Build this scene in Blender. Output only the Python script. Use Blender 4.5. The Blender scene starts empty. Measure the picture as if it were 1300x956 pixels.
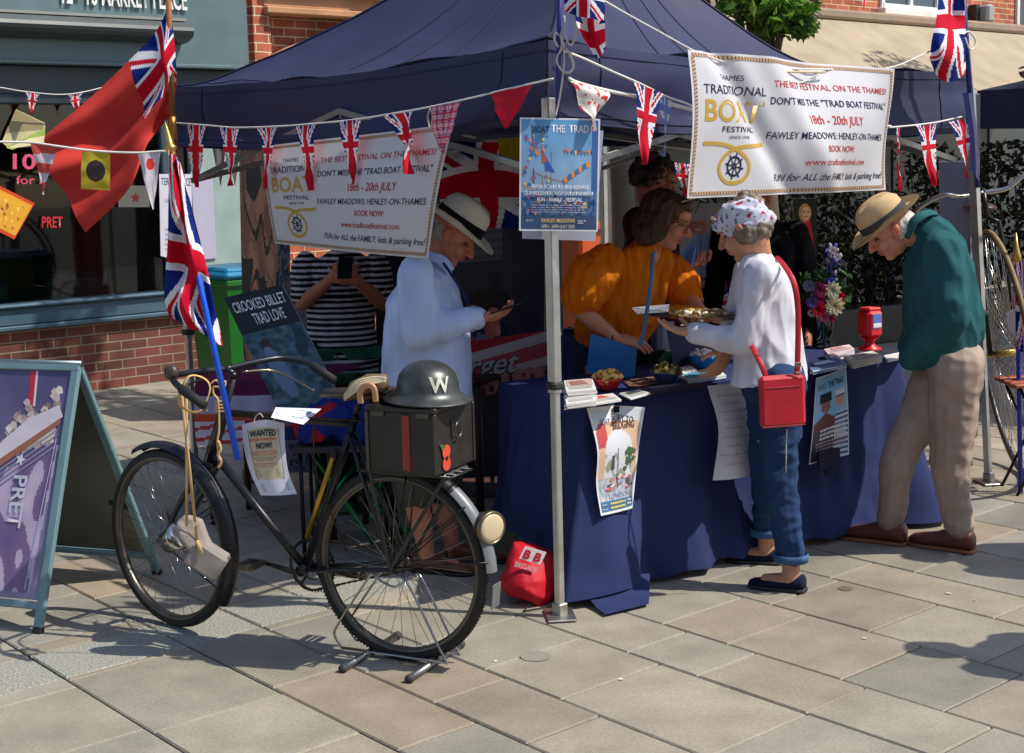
import bpy, math, random
import numpy as np
from mathutils import Vector, Matrix, noise
random.seed(7)
SC = bpy.context.scene
COL = SC.collection
# ------------------------------------------------------------------ camera
FL, HC = 1800.0, 1.70
ROLL, PITCH = math.radians(-1.5), math.radians(7.1)
_fw = Vector((0, math.cos(PITCH), -math.sin(PITCH)))
_u0 = Vector((1, 0, 0)).cross(_fw)
_R = math.cos(ROLL)*Vector((1, 0, 0)) + math.sin(ROLL)*_u0
_U = -math.sin(ROLL)*Vector((1, 0, 0)) + math.cos(ROLL)*_u0
CP = Vector((0, 0, HC))
def ray(x, y): return _fw*FL + _R*(x-650) - _U*(y-433)
def G(x, y, z=0.0):
    d = ray(x, y); return CP + d*((z-HC)/d.z)
def P(x, y, Y):
    d = ray(x, y); return CP + d*(Y/d.y)
def PV(x, y, a, b):
    n = Vector((-(b-a).y, (b-a).x, 0)); d = ray(x, y)
    return CP + d*(n.dot(a-Vector((0, 0, a.z)))/n.dot(d)) if True else None
def V3(*a): return Vector(a)
cam = bpy.data.cameras.new('camera'); co = bpy.data.objects.new('camera', cam); COL.objects.link(co)
cam.sensor_width = 36; cam.lens = 36*FL/1300; cam.clip_end = 500; cam.clip_start = .05
cam.shift_y = -45/1300.0
co.matrix_world = Matrix(((_R.x, _U.x, -_fw.x, 0), (_R.y, _U.y, -_fw.y, 0), (_R.z, _U.z, -_fw.z, HC), (0, 0, 0, 1)))
SC.camera = co
# ------------------------------------------------------------------ colours and materials
def lin(c):
    if isinstance(c, str):
        c = tuple(int(c[i:i+2], 16) for i in (0, 2, 4))
    o = []
    for v in c[:3]:
        v = v/255.0
        o.append(v/12.92 if v <= .04045 else ((v+.055)/1.055)**2.4)
    return tuple(o)
_MATS = {}
def mat(kind):
    """procedural materials; base colour comes from the painted 'Col' attribute with noise on top"""
    if kind in _MATS: return _MATS[kind]
    K = dict(rough=.7, metal=0, nscale=9, nvar=.12, bscale=60, bump=.0, sheen=0, coat=0, trans=0, spec=.5, bdist=.002, stretch=(1, 1, 1), fine=0, ridged=0, speck=0)
    K.update(dict(
        cloth=dict(rough=.9, bscale=7, bump=.8, bdist=.03, nvar=.2, spec=.2, fine=.02, ridged=1, stretch=(1, 1, .55)),
        thincloth=dict(rough=.85, bscale=14, bump=.8, bdist=.018, nvar=.16, spec=.2, fine=.02, ridged=1, stretch=(1.6, 1.6, .3), trans=.5),
        tent=dict(rough=.6, bscale=3, bump=.45, bdist=.02, nvar=.2, nscale=2.5, spec=.35, trans=.1, ridged=1, fine=.01),
        tablecloth=dict(rough=.85, bscale=4, bump=.5, bdist=.014, nvar=.16, nscale=3, spec=.2, fine=.02, ridged=1),
        flag=dict(rough=.8, bscale=6, bump=.5, bdist=.012, nvar=.1, spec=.15, trans=.2, fine=.02, ridged=1),
        vinyl=dict(rough=.42, bscale=3, bump=.4, bdist=.012, nvar=.04, spec=.4, trans=.3, ridged=1),
        paper=dict(rough=.55, bscale=8, bump=.15, bdist=.003, nvar=.04, spec=.3),
        photo=dict(rough=.35, bscale=6, bump=.1, bdist=.003, nvar=.1, spec=.4),
        paint=dict(rough=.38, bscale=40, bump=.1, bdist=.001, nvar=.14, nscale=5),
        oldpaint=dict(rough=.45, bscale=45, bump=.5, bdist=.0015, nvar=.55, nscale=16),
        metal=dict(rough=.35, metal=.9, bscale=50, bump=.08, bdist=.001, nvar=.2),
        helmet=dict(rough=.36, metal=.55, bscale=60, bump=.3, bdist=.0008, nvar=.5, nscale=12),
        chrome=dict(rough=.16, metal=1, nvar=.05),
        rust=dict(rough=.8, metal=.2, bscale=60, bump=.6, nvar=.6, nscale=25),
        rubber=dict(rough=.75, bscale=90, bump=.3, bdist=.001, nvar=.25),
        leather=dict(rough=.45, bscale=90, bump=.35, bdist=.001, nvar=.2),
        plastic=dict(rough=.35, bscale=20, bump=.05, nvar=.05),
        skin=dict(rough=.55, bscale=120, bump=.15, bdist=.001, nvar=.16, nscale=14, spec=.35),
        hair=dict(rough=.5, bscale=60, bump=1, bdist=.006, nvar=.5, nscale=40, stretch=(1, 1, .15), spec=.4),
        straw=dict(rough=.8, bscale=130, bump=.5, bdist=.002, nvar=.12),
        wood=dict(rough=.6, bscale=30, bump=.3, bdist=.002, nvar=.4, stretch=(1, 1, .1)),
        wall=dict(rough=.85, bscale=50, bump=.3, bdist=.003, nvar=.15, nscale=2),
        gloss=dict(rough=.3, bscale=3, bump=.12, bdist=.004, nvar=.1, nscale=2),
        leaf=dict(rough=.75, nvar=.5, nscale=30, trans=.3, spec=.15),
        food=dict(rough=.6, bscale=120, bump=.6, bdist=.002, nvar=.4, nscale=60),
        stone=dict(rough=.72, bscale=24, bump=.45, bdist=.005, nvar=.2, nscale=4.5, fine=.4, speck=.22),
        aggregate=dict(rough=.8, bscale=90, bump=.9, bdist=.005, nvar=.6, nscale=120),
        rope=dict(rough=.8, bscale=300, bump=.8, bdist=.002, nvar=.2),
    )[kind])
    m = bpy.data.materials.new(kind); m.use_nodes = True; nt = m.node_tree; N = nt.nodes; L = nt.links
    b = N['Principled BSDF']; out = N['Material Output']
    at = N.new('ShaderNodeAttribute'); at.attribute_name = 'Col'
    tc = N.new('ShaderNodeTexCoord'); mp = N.new('ShaderNodeMapping'); mp.inputs['Scale'].default_value = K['stretch']
    L.new(tc.outputs['Object'], mp.inputs['Vector'])
    n1 = N.new('ShaderNodeTexNoise'); n1.inputs['Scale'].default_value = K['nscale']; n1.inputs['Detail'].default_value = 6
    L.new(mp.outputs[0], n1.inputs['Vector'])
    mr = N.new('ShaderNodeMapRange'); mr.inputs['From Min'].default_value = .25; mr.inputs['From Max'].default_value = .75
    mr.inputs['To Min'].default_value = 1-K['nvar']; mr.inputs['To Max'].default_value = 1+K['nvar']*.8
    L.new(n1.outputs[0], mr.inputs['Value'])
    mx = N.new('ShaderNodeVectorMath'); mx.operation = 'SCALE'
    L.new(at.outputs['Color'], mx.inputs[0]); L.new(mr.outputs[0], mx.inputs['Scale'])
    if K['speck']:
        n5 = N.new('ShaderNodeTexNoise'); n5.inputs['Scale'].default_value = 95; n5.inputs['Detail'].default_value = 5; n5.inputs['Roughness'].default_value = .7; L.new(tc.outputs['Object'], n5.inputs['Vector'])
        n6 = N.new('ShaderNodeTexNoise'); n6.inputs['Scale'].default_value = 1.3; n6.inputs['Detail'].default_value = 9; n6.inputs['Roughness'].default_value = .65; L.new(tc.outputs['Object'], n6.inputs['Vector'])
        r5 = N.new('ShaderNodeMapRange'); r5.inputs['From Min'].default_value = .3; r5.inputs['From Max'].default_value = .7; r5.inputs['To Min'].default_value = 1-K['speck']; r5.inputs['To Max'].default_value = 1+K['speck']; L.new(n5.outputs[0], r5.inputs[0])
        r6 = N.new('ShaderNodeMapRange'); r6.inputs['From Min'].default_value = .3; r6.inputs['From Max'].default_value = .7; r6.inputs['To Min'].default_value = .84; r6.inputs['To Max'].default_value = 1.1; L.new(n6.outputs[0], r6.inputs[0])
        m5 = N.new('ShaderNodeMath'); m5.operation = 'MULTIPLY'; L.new(r5.outputs[0], m5.inputs[0]); L.new(r6.outputs[0], m5.inputs[1])
        m6 = N.new('ShaderNodeMath'); m6.operation = 'MULTIPLY'; L.new(m5.outputs[0], m6.inputs[0]); L.new(mr.outputs[0], m6.inputs[1]); L.new(m6.outputs[0], mx.inputs['Scale'])
    L.new(mx.outputs[0], b.inputs['Base Color'])
    b.inputs['Roughness'].default_value = K['rough']; b.inputs['Metallic'].default_value = K['metal']
    b.inputs['Specular IOR Level'].default_value = K['spec']
    rr = N.new('ShaderNodeMapRange'); rr.inputs['To Min'].default_value = max(.03, K['rough']-.12); rr.inputs['To Max'].default_value = min(1, K['rough']+.12)
    L.new(n1.outputs[0], rr.inputs['Value']); L.new(rr.outputs[0], b.inputs['Roughness'])
    if K['bump']:
        n2 = N.new('ShaderNodeTexNoise'); n2.inputs['Scale'].default_value = K['bscale']; n2.inputs['Detail'].default_value = 4
        L.new(mp.outputs[0], n2.inputs['Vector'])
        if K['ridged']: n2.noise_type = 'RIDGED_MULTIFRACTAL'; n2.inputs['Detail'].default_value = 2.5; n2.inputs['Roughness'].default_value = .4; n2.inputs['Distortion'].default_value = .6
        h = n2.outputs[0]
        if K['fine']:
            n3 = N.new('ShaderNodeTexNoise'); n3.inputs['Scale'].default_value = 400; n3.inputs['Detail'].default_value = 2
            L.new(tc.outputs['Object'], n3.inputs['Vector'])
            ma = N.new('ShaderNodeMath'); ma.operation = 'MULTIPLY_ADD'; ma.inputs[1].default_value = K['fine']
            L.new(n3.outputs[0], ma.inputs[0]); L.new(h, ma.inputs[2]); h = ma.outputs[0]
        bp = N.new('ShaderNodeBump'); bp.inputs['Strength'].default_value = K['bump']; bp.inputs['Distance'].default_value = K['bdist']
        L.new(h, bp.inputs['Height']); L.new(bp.outputs[0], b.inputs['Normal'])
    if K['trans']:
        tr = N.new('ShaderNodeBsdfTranslucent'); L.new(mx.outputs[0], tr.inputs['Color'])
        ms = N.new('ShaderNodeMixShader'); ms.inputs[0].default_value = K['trans']
        L.new(b.outputs[0], ms.inputs[1]); L.new(tr.outputs[0], ms.inputs[2]); L.new(ms.outputs[0], out.inputs['Surface'])
    _MATS[kind] = m
    return m
def glass_mat(name, tint=(.8, .85, .85), mixf=.0):
    if name in _MATS: return _MATS[name]
    m = bpy.data.materials.new(name); m.use_nodes = True; nt = m.node_tree; N = nt.nodes; L = nt.links
    N.remove(N['Principled BSDF'])
    t = N.new('ShaderNodeBsdfTransparent'); t.inputs[0].default_value = (*tint, 1)
    g = N.new('ShaderNodeBsdfGlossy'); g.inputs['Roughness'].default_value = .03
    fr = N.new('ShaderNodeFresnel'); fr.inputs[0].default_value = 1.5
    ad = N.new('ShaderNodeMath'); ad.inputs[1].default_value = mixf; L.new(fr.outputs[0], ad.inputs[0])
    no = N.new('ShaderNodeTexNoise'); no.inputs['Scale'].default_value = 1.5
    bp = N.new('ShaderNodeBump'); bp.inputs['Strength'].default_value = .05; L.new(no.outputs[0], bp.inputs['Height']); L.new(bp.outputs[0], g.inputs['Normal'])
    ms = N.new('ShaderNodeMixShader'); L.new(ad.outputs[0], ms.inputs[0]); L.new(t.outputs[0], ms.inputs[1]); L.new(g.outputs[0], ms.inputs[2])
    L.new(ms.outputs[0], N['Material Output'].inputs['Surface'])
    _MATS[name] = m
    return m
# ------------------------------------------------------------------ mesh builder
class MB:
    def __init__(s, kind='paint', col='808080'):
        s.v = []; s.f = []; s.fm = []; s.fc = []; s.fs = []; s.kinds = []; s.use(kind); s.col = lin(col)
    def use(s, kind, col=None):
        if kind not in s.kinds: s.kinds.append(kind)
        s.k = s.kinds.index(kind)
        if col is not None: s.col = lin(col)
        return s
    def add(s, vs, fs, smooth=True, cols=None):
        o = len(s.v); s.v.extend([tuple(p) for p in vs])
        for i, f in enumerate(fs):
            s.f.append(tuple(o+j for j in f)); s.fm.append(s.k); s.fs.append(smooth)
            s.fc.append(cols[i] if cols is not None else s.col)
    def box(s, c, size, rot=None, bev=.0):
        """box centre c, full size; rot a 3x3 Matrix (columns = local axes)"""
        c = Vector(c); hx, hy, hz = [q/2 for q in size]; R = rot or Matrix.Identity(3)
        b = min(bev, hx*.9, hy*.9, hz*.9)
        if b <= 0:
            vs = [c+R@Vector((x*hx, y*hy, z*hz)) for x in (-1, 1) for y in (-1, 1) for z in (-1, 1)]
            s.add(vs, [(0, 1, 3, 2), (4, 6, 7, 5), (0, 4, 5, 1), (2, 3, 7, 6), (0, 2, 6, 4), (1, 5, 7, 3)], False)
        else:
            vs = []; ix = {}
            for x in (-1, 1):
                for y in (-1, 1):
                    for z in (-1, 1):
                        for a in range(3):
                            q = [x*(hx-b), y*(hy-b), z*(hz-b)]; q[a] = (x, y, z)[a]*(hx, hy, hz)[a]
                            ix[(x, y, z, a)] = len(vs); vs.append(c+R@Vector(q))
            fs = []
            for a in range(3):
                o1, o2 = (a+1) % 3, (a+2) % 3
                for sg in (-1, 1):
                    k = []
                    for (p, q) in ((-1, -1), (1, -1), (1, 1), (-1, 1)):
                        t = [0, 0, 0]; t[a] = sg; t[o1] = p; t[o2] = q; k.append(ix[(*t, a)])
                    fs.append(tuple(k) if sg > 0 else tuple(k[::-1]))
            for a in range(3):
                o1, o2 = (a+1) % 3, (a+2) % 3
                for p in (-1, 1):
                    for q in (-1, 1):
                        t = [0, 0, 0]; t[o1] = p; t[o2] = q
                        t0 = t[:]; t0[a] = -1; t1 = t[:]; t1[a] = 1
                        k = [ix[(*t0, o1)], ix[(*t1, o1)], ix[(*t1, o2)], ix[(*t0, o2)]]
                        fs.append(tuple(k) if p*q < 0 else tuple(k[::-1]))
            for x in (-1, 1):
                for y in (-1, 1):
                    for z in (-1, 1):
                        k = [ix[(x, y, z, 0)], ix[(x, y, z, 1)], ix[(x, y, z, 2)]]
                        fs.append(tuple(k) if x*y*z > 0 else tuple(k[::-1]))
            s.add(vs, fs, False)
        return s
    def tube(s, pts, r, n=10, closed=False, smooth=True, cap=True, flat=None):
        pts = [Vector(p) for p in pts]; m = len(pts); rr = r if isinstance(r, (list, tuple)) else [r]*m
        vs = []; up = None
        for i, p in enumerate(pts):
            if closed: t = pts[(i+1) % m]-pts[i-1]
            else: t = pts[min(i+1, m-1)]-pts[max(i-1, 0)]
            if t.length < 1e-9: t = Vector((0, 0, 1))
            t.normalize()
            if up is None:
                up = Vector((0, 0, 1)) if abs(t.z) < .9 else Vector((1, 0, 0))
                if flat is not None: up = Vector(flat[0])
            u = (up - t*up.dot(t))
            if u.length < 1e-6: u = t.orthogonal()
            u.normalize(); w = t.cross(u); up = u
            fx, fy = (flat[1], flat[2]) if flat is not None else (1, 1)
            for k in range(n):
                a = 2*math.pi*k/n
                vs.append(p+u*(math.cos(a)*rr[i]*fx)+w*(math.sin(a)*rr[i]*fy))
        fs = []
        for i in range(m if closed else m-1):
            j = (i+1) % m
            for k in range(n):
                k2 = (k+1) % n
                fs.append((i*n+k, i*n+k2, j*n+k2, j*n+k))
        if cap and not closed:
            fs.append(tuple(range(n))[::-1]); fs.append(tuple((m-1)*n+k for k in range(n)))
        s.add(vs, fs, smooth); return s
    def rod(s, a, b, r, r2=None, n=10):
        return s.tube([a, b], [r, r if r2 is None else r2], n)
    def capsule(s, a, b, ra, rb=None, n=12, flat=None):
        a = Vector(a); b = Vector(b); rb = ra if rb is None else rb; d = (b-a)
        L = d.length; d = d/L if L > 1e-6 else Vector((0, 0, 1))
        pts = []; rs = []
        for k in range(5):
            t = math.pi/2*k/4; pts.append(a-d*ra*math.cos(t)); rs.append(max(ra*math.sin(t), ra*.05))
        for k in range(5):
            t = math.pi/2*(1-k/4); pts.append(b+d*rb*math.cos(t)); rs.append(max(rb*math.sin(t), rb*.05))
        return s.tube(pts, rs, n, flat=flat)
    def chain(s, pts, rs, n=12, flat=None):
        for i in range(len(pts)-1): s.capsule(pts[i], pts[i+1], rs[i], rs[i+1], n, flat)
        return s
    def ell(s, c, rad, rot=None, nu=16, nv=10):
        c = Vector(c); R = rot or Matrix.Identity(3); vs = []; fs = []
        vs.append(c+R@Vector((0, 0, -rad[2])))
        for i in range(1, nv):
            t = -math.pi/2+math.pi*i/nv
            for k in range(nu):
                a = 2*math.pi*k/nu
                vs.append(c+R@Vector((rad[0]*math.cos(t)*math.cos(a), rad[1]*math.cos(t)*math.sin(a), rad[2]*math.sin(t))))
        vs.append(c+R@Vector((0, 0, rad[2]))); e = len(vs)-1
        for k in range(nu): fs.append((0, 1+(k+1) % nu, 1+k)); fs.append((e, e-nu+k, e-nu+(k+1) % nu))
        for i in range(nv-2):
            for k in range(nu): a = 1+i*nu; fs.append((a+k, a+(k+1) % nu, a+nu+(k+1) % nu, a+nu+k))
        s.add(vs, fs, True); return s
    def loft(s, secs, n=24, cap=True, pw=1.0):
        """secs: (centre, axis vector a, axis vector b) ellipse sections"""
        vs = []
        for (c, a, b) in secs:
            c = Vector(c); a = Vector(a); b = Vector(b)
            for k in range(n):
                t = 2*math.pi*k/n; ct, st = math.cos(t), math.sin(t)
                if pw != 1: ct = math.copysign(abs(ct)**pw, ct); st = math.copysign(abs(st)**pw, st)
                vs.append(c+a*ct+b*st)
        fs = []; m = len(secs)
        for i in range(m-1):
            for k in range(n): k2 = (k+1) % n; fs.append((i*n+k, i*n+k2, (i+1)*n+k2, (i+1)*n+k))
        if cap: fs.append(tuple(range(n))[::-1]); fs.append(tuple((m-1)*n+k for k in range(n)))
        s.add(vs, fs, True); return s
    def lathe(s, c, prof, rot=None, n=32, smooth=True, close=False):
        c = Vector(c); R = rot or Matrix.Identity(3); vs = []; fs = []; m = len(prof)
        for (r, z) in prof:
            for k in range(n):
                a = 2*math.pi*k/n; vs.append(c+R@Vector((r*math.cos(a), r*math.sin(a), z)))
        for i in range(m-1 if not close else m):
            j = (i+1) % m
            for k in range(n): k2 = (k+1) % n; fs.append((i*n+k, i*n+k2, j*n+k2, j*n+k))
        s.add(vs, fs, smooth); return s
    def grid(s, fn, nu, nv, colfn=None, smooth=True, maskfn=None):
        vs = [fn(i/nu, j/nv) for j in range(nv+1) for i in range(nu+1)]
        fs = []; cs = []
        for j in range(nv):
            for i in range(nu):
                u, v = (i+.5)/nu, (j+.5)/nv
                if maskfn and not maskfn(u, v): continue
                a = j*(nu+1)+i; fs.append((a, a+nu+1, a+nu+2, a+1))
                cs.append(lin(colfn(u, v)) if colfn else s.col)
        s.add(vs, fs, smooth, cs); return s
    def poly(s, pts, thick, nrm):
        """extruded polygon"""
        n = len(pts); nrm = Vector(nrm).normalized()*thick
        vs = [Vector(p) for p in pts]+[Vector(p)-nrm for p in pts]
        fs = [tuple(range(n)), tuple(range(2*n-1, n-1, -1))]
        for i in range(n): j = (i+1) % n; fs.append((i, i+n, j+n, j))
        s.add(vs, fs, False); return s
    def build(s, name, parent=None, loc=None, label=None, **tags):
        V = np.array(s.v, dtype=np.float64).reshape(-1, 3)
        if parent is not None: o = _wloc(parent)
        elif loc is not None: o = Vector(loc)
        else: mn, mxx = V.min(0), V.max(0); o = Vector(((mn[0]+mxx[0])/2, (mn[1]+mxx[1])/2, mn[2]))
        if tags.get('kind') == 'structure': o = Vector((0, 0, 0))
        V = V-np.array(o)
        me = bpy.data.meshes.new(name); me.from_pydata(V.tolist(), [], s.f)
        for k in s.kinds: me.materials.append(k if not isinstance(k, str) else mat(k))
        me.polygons.foreach_set('material_index', s.fm); me.polygons.foreach_set('use_smooth', s.fs)
        ca = me.color_attributes.new('Col', 'FLOAT_COLOR', 'CORNER')
        tot = np.array([len(f) for f in s.f]); fc = np.ones((len(s.f), 4), dtype=np.float32); fc[:, :3] = np.array(s.fc, dtype=np.float32)
        ca.data.foreach_set('color', np.repeat(fc, tot, axis=0).ravel())
        me.update()
        ob = bpy.data.objects.new(name, me); COL.objects.link(ob)
        if parent is not None: ob.parent = parent; ob['_o'] = list(o)
        else: ob.location = o; ob['_o'] = list(o)
        if label: ob['label'] = label
        for k, v in tags.items():
            if v: ob[k] = v
        return ob
def _wloc(o): return Vector(o['_o'])
def thing(name, label, cat, loc, group=None):
    o = bpy.data.objects.new(name, None); COL.objects.link(o); o.location = loc; o['_o'] = list(Vector(loc))
    o.empty_display_size = .1
    o['label'] = label; o['category'] = cat
    if group: o['group'] = group
    return o
def fuse(mb, voxel, name, parent, smooth=4, disp=None, colfn=None, kind=None, label=None, extra=None):
    """one continuous surface out of overlapping shapes"""
    me = bpy.data.meshes.new('t'); me.from_pydata(mb.v, [], mb.f); ob = bpy.data.objects.new('t', me); COL.objects.link(ob)
    r = ob.modifiers.new('r', 'REMESH'); r.mode = 'VOXEL'; r.voxel_size = voxel; r.use_smooth_shade = True
    if smooth: q = ob.modifiers.new('s', 'SMOOTH'); q.iterations = smooth; q.factor = .5
    dg = bpy.context.evaluated_depsgraph_get(); dg.update()
    ev = bpy.data.meshes.new_from_object(ob.evaluated_get(dg)); bpy.data.objects.remove(ob)
    nv = len(ev.vertices); V = np.zeros(nv*3); ev.vertices.foreach_get('co', V); V = V.reshape(-1, 3)
    if disp:
        Nn = np.zeros(nv*3); ev.vertices.foreach_get('normal', Nn); Nn = Nn.reshape(-1, 3)
        for i in range(nv): V[i] += Nn[i]*disp(Vector(V[i]))
    o = _wloc(parent); col = mb.fc[0]
    C = np.ones((nv, 4), dtype=np.float32); C[:, :3] = col
    if colfn:
        for i in range(nv):
            c = colfn(Vector(V[i]))
            if c is not None: C[i, :3] = c
    ev.vertices.foreach_set('co', (V-np.array(o)).ravel())
    ca = ev.color_attributes.new('Col', 'FLOAT_COLOR', 'POINT'); ca.data.foreach_set('color', C.ravel())
    ev.polygons.foreach_set('use_smooth', [True]*len(ev.polygons))
    ev.materials.clear(); ev.materials.append(mat(kind or mb.kinds[0])); ev.name = name; ev.update()
    ob = bpy.data.objects.new(name, ev); COL.objects.link(ob); ob.parent = parent; ob['_o'] = list(o)
    if label: ob['label'] = label
    return ob
def catmull(pts, k=6, closed=False):
    pts = [Vector(p) for p in pts]; out = []; m = len(pts)
    for i in range(m if closed else m-1):
        if closed: p0, p1, p2, p3 = pts[i-1], pts[i], pts[(i+1) % m], pts[(i+2) % m]
        else: p0, p1, p2, p3 = pts[max(i-1, 0)], pts[i], pts[i+1], pts[min(i+2, m-1)]
        for j in range(k):
            t = j/k
            out.append(.5*((2*p1)+(p2-p0)*t+(2*p0-5*p1+4*p2-p3)*t*t+(3*p1-p0-3*p2+p3)*t**3))
    if not closed: out.append(pts[-1])
    return out
def frame(f, up=Vector((0, 0, 1))):
    """3x3 with columns right, forward, up"""
    f = Vector(f).normalized(); r = f.cross(Vector(up)); r.normalize(); u = r.cross(f)
    return Matrix(((r.x, f.x, u.x), (r.y, f.y, u.y), (r.z, f.z, u.z)))
def lerp(a, b, t): return a+(b-a)*t
# ------------------------------------------------------------------ lettering on sheets
_TXT = {}
def glyphs(s, bold, shear):
    k = (s, bold, shear)
    if k in _TXT: return _TXT[k]
    cu = bpy.data.curves.new('t', 'FONT'); cu.body = s; cu.offset = bold; cu.shear = shear; cu.resolution_u = 3; cu.size = 1
    ob = bpy.data.objects.new('t', cu); COL.objects.link(ob)
    dg = bpy.context.evaluated_depsgraph_get(); dg.update()
    me = bpy.data.meshes.new_from_object(ob.evaluated_get(dg))
    vs = [tuple(v.co) for v in me.vertices]; fs = [tuple(p.vertices) for p in me.polygons]
    bpy.data.objects.remove(ob); bpy.data.curves.remove(cu); bpy.data.meshes.remove(me)
    x0 = min(v[0] for v in vs); x1 = max(v[0] for v in vs); y0 = min(0, min(v[1] for v in vs)) if not any(c in s for c in 'gjpqy,') else 0
    y1 = .73
    _TXT[k] = ([((v[0]-x0)/(x1-x0), v[1]/y1) for v in vs], fs)
    return _TXT[k]
class Sheet:
    """a sheet whose surface is fn(s,t), s to the right, t downwards, both 0..1"""
    def __init__(s, fn, off=.0015):
        s.fn = fn; s.off = off
    def pt(s, u, v, k=1):
        e = .004; p = s.fn(u, v); a = s.fn(u+e, v)-p; b = s.fn(u, v+e)-p; n = b.cross(a)
        if n.length > 0: n.normalize()
        if n.dot(CP-p) < 0: n = -n
        return p+n*s.off*k
    def text(s, mb, t, s0, s1, t0, t1, col='202040', bold=.0, shear=0, k=1, rise=0, vert=False):
        vs, fs = glyphs(t, bold, shear)
        if vert: mp = [(s0+(s1-s0)*y, t0+(t1-t0)*x) for x, y in vs]
        else: mp = [(s0+(s1-s0)*x, t1+(t0-t1)*y+rise*x) for x, y in vs]
        P3 = [s.pt(u, v, k) for u, v in mp]
        mb.add(P3, fs, True, [lin(col)]*len(fs))
    def poly(s, mb, pts, col, k=1):
        P3 = [s.pt(u, v, k) for u, v in pts]; mb.add(P3, [tuple(range(len(pts)))], True, [lin(col)])
    def line(s, mb, pts, w, col, k=1, asp=1, closed=False):
        """ribbon of half-width w (s units), asp = width/height of the sheet"""
        n = len(pts); A = []
        for i in range(n):
            if closed: a, b = pts[i-1], pts[(i+1) % n]
            else: a, b = pts[max(i-1, 0)], pts[min(i+1, n-1)]
            dx, dy = b[0]-a[0], (b[1]-a[1])/asp; l = math.hypot(dx, dy) or 1
            nx, ny = -dy/l*w, dx/l*w*asp
            A += [s.pt(pts[i][0]+nx, pts[i][1]+ny, k), s.pt(pts[i][0]-nx, pts[i][1]-ny, k)]
        fs = [(2*i, 2*i+1, (2*i+3) % (2*n), (2*i+2) % (2*n)) for i in range(n if closed else n-1)]
        mb.add(A, fs, True, [lin(col)]*len(fs))
def quad(a, b, c, d, bulge=0, wave=0, wn=2, nz=None, seed=0):
    """a top-left, b top-right, c bottom-right, d bottom-left"""
    a, b, c, d = map(Vector, (a, b, c, d)); n = (b-a).cross(d-a); n.normalize()
    if n.dot(CP-a) < 0: n = -n
    def fn(u, v):
        p = lerp(lerp(a, b, u), lerp(d, c, u), v)
        h = bulge*math.sin(math.pi*max(0, min(1, u)))*math.sin(math.pi*max(0, min(1, v)))
        if wave: h += wave*math.sin(2*math.pi*(u*wn+v*.5+seed))*(.4+.6*v)
        if nz: h += nz*noise.noise(Vector((u*2.5+seed, v*2.5, seed)))*2
        return p+n*h
    return fn
def uj(u, v, asp=2.0):
    """union flag colour at u,v in 0..1"""
    R_, W_, B_ = (200, 16, 46), (236, 236, 240), (20, 40, 120)
    x = (u-.5)*asp; y = v-.5
    if abs(x) < .1 or abs(y) < .1: return R_
    if abs(x) < .165 or abs(y) < .165: return W_
    L = math.hypot(asp, 1); d1 = (x*1-y*asp)/L; d2 = (x*1+y*asp)/L
    for d, flip in ((d1, 1), (d2, -1)):
        if abs(d) < .1:
            sg = 1 if (x > 0) else -1
            q = d*sg*(1 if flip == 1 else 1)
            if (flip == 1 and 0 < q < .065) or (flip == -1 and -.0 < q < .065): return R_
            return W_
    return B_
def h2(a, b, c=0): return noise.noise(Vector((a, b, c)))
SX = Vector((.970, -.242, 0)).normalized()
SEL = math.radians(52.5)
SUN = Vector((SX.x*math.cos(SEL), SX.y*math.cos(SEL), math.sin(SEL)))
# ------------------------------------------------------------------ world and sun
w = bpy.data.worlds.new('World'); SC.world = w; w.use_nodes = True
nt = w.node_tree; sk = nt.nodes.new('ShaderNodeTexSky'); sk.sky_type = 'NISHITA'; sk.sun_disc = False
sk.sun_elevation = SEL; sk.sun_rotation = math.atan2(SX.x, SX.y)
nt.links.new(sk.outputs[0], nt.nodes['Background'].inputs[0]); nt.nodes['Background'].inputs[1].default_value = .15
sl = bpy.data.lights.new('sun', 'SUN'); sl.energy = 4.1; sl.angle = math.radians(.55); sl.color = (1, .94, .84)
so = bpy.data.objects.new('sun', sl); COL.objects.link(so)
so.rotation_euler = (-SUN).to_track_quat('-Z', 'Y').to_euler()
SC.view_settings.view_transform = 'Standard'; SC.view_settings.look = 'None'; SC.view_settings.gamma = 1
SC.view_settings.exposure = .24
try:
    SC.cycles.max_bounces = 6; SC.cycles.transparent_max_bounces = 8; SC.cycles.use_denoising = True
except Exception: pass
# ------------------------------------------------------------------ paving
hA, hB = math.radians(-40.5), math.radians(49.5)
AV = Vector((math.sin(hA), math.cos(hA), 0)); BV = Vector((math.sin(hB), math.cos(hB), 0))
rnd = random.Random(11)
gm = MB('stone', (76, 68, 56))
gm.grid(lambda u, v: Vector((-60+120*u, -30+110*v, -.012)), 4, 4)
gm.build('ground', kind='structure')
rows = [1.848, 2.312, 2.615, 2.923, 3.386, 3.695, 4.155, 4.597, 4.90]
known = {0: [4.528], 1: [3.975], 2: [4.497], 3: [3.61, 3.966], 4: [3.39, 3.066], 5: [3.513, 3.20, 2.715], 6: [2.932, 2.48], 7: [3.43, 2.7], 8: [3.235, 2.4]}
while rows[-1] < 17: rows.append(rows[-1]+rnd.choice([.303, .308, .46, .45]))
pre = []
b0 = rows[0]
while b0 > -9: b0 -= rnd.choice([.303, .308, .46, .45]); pre.insert(0, b0)
off = len(pre); rows = pre+rows
scol = [(146, 139, 124), (149, 141, 125), (143, 138, 124), (151, 141, 124), (148, 137, 122), (141, 136, 123), (148, 142, 128), (152, 139, 120), (139, 135, 125)]
pm = MB('stone', (150, 145, 133)); am = MB('aggregate', (150, 149, 138))
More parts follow.
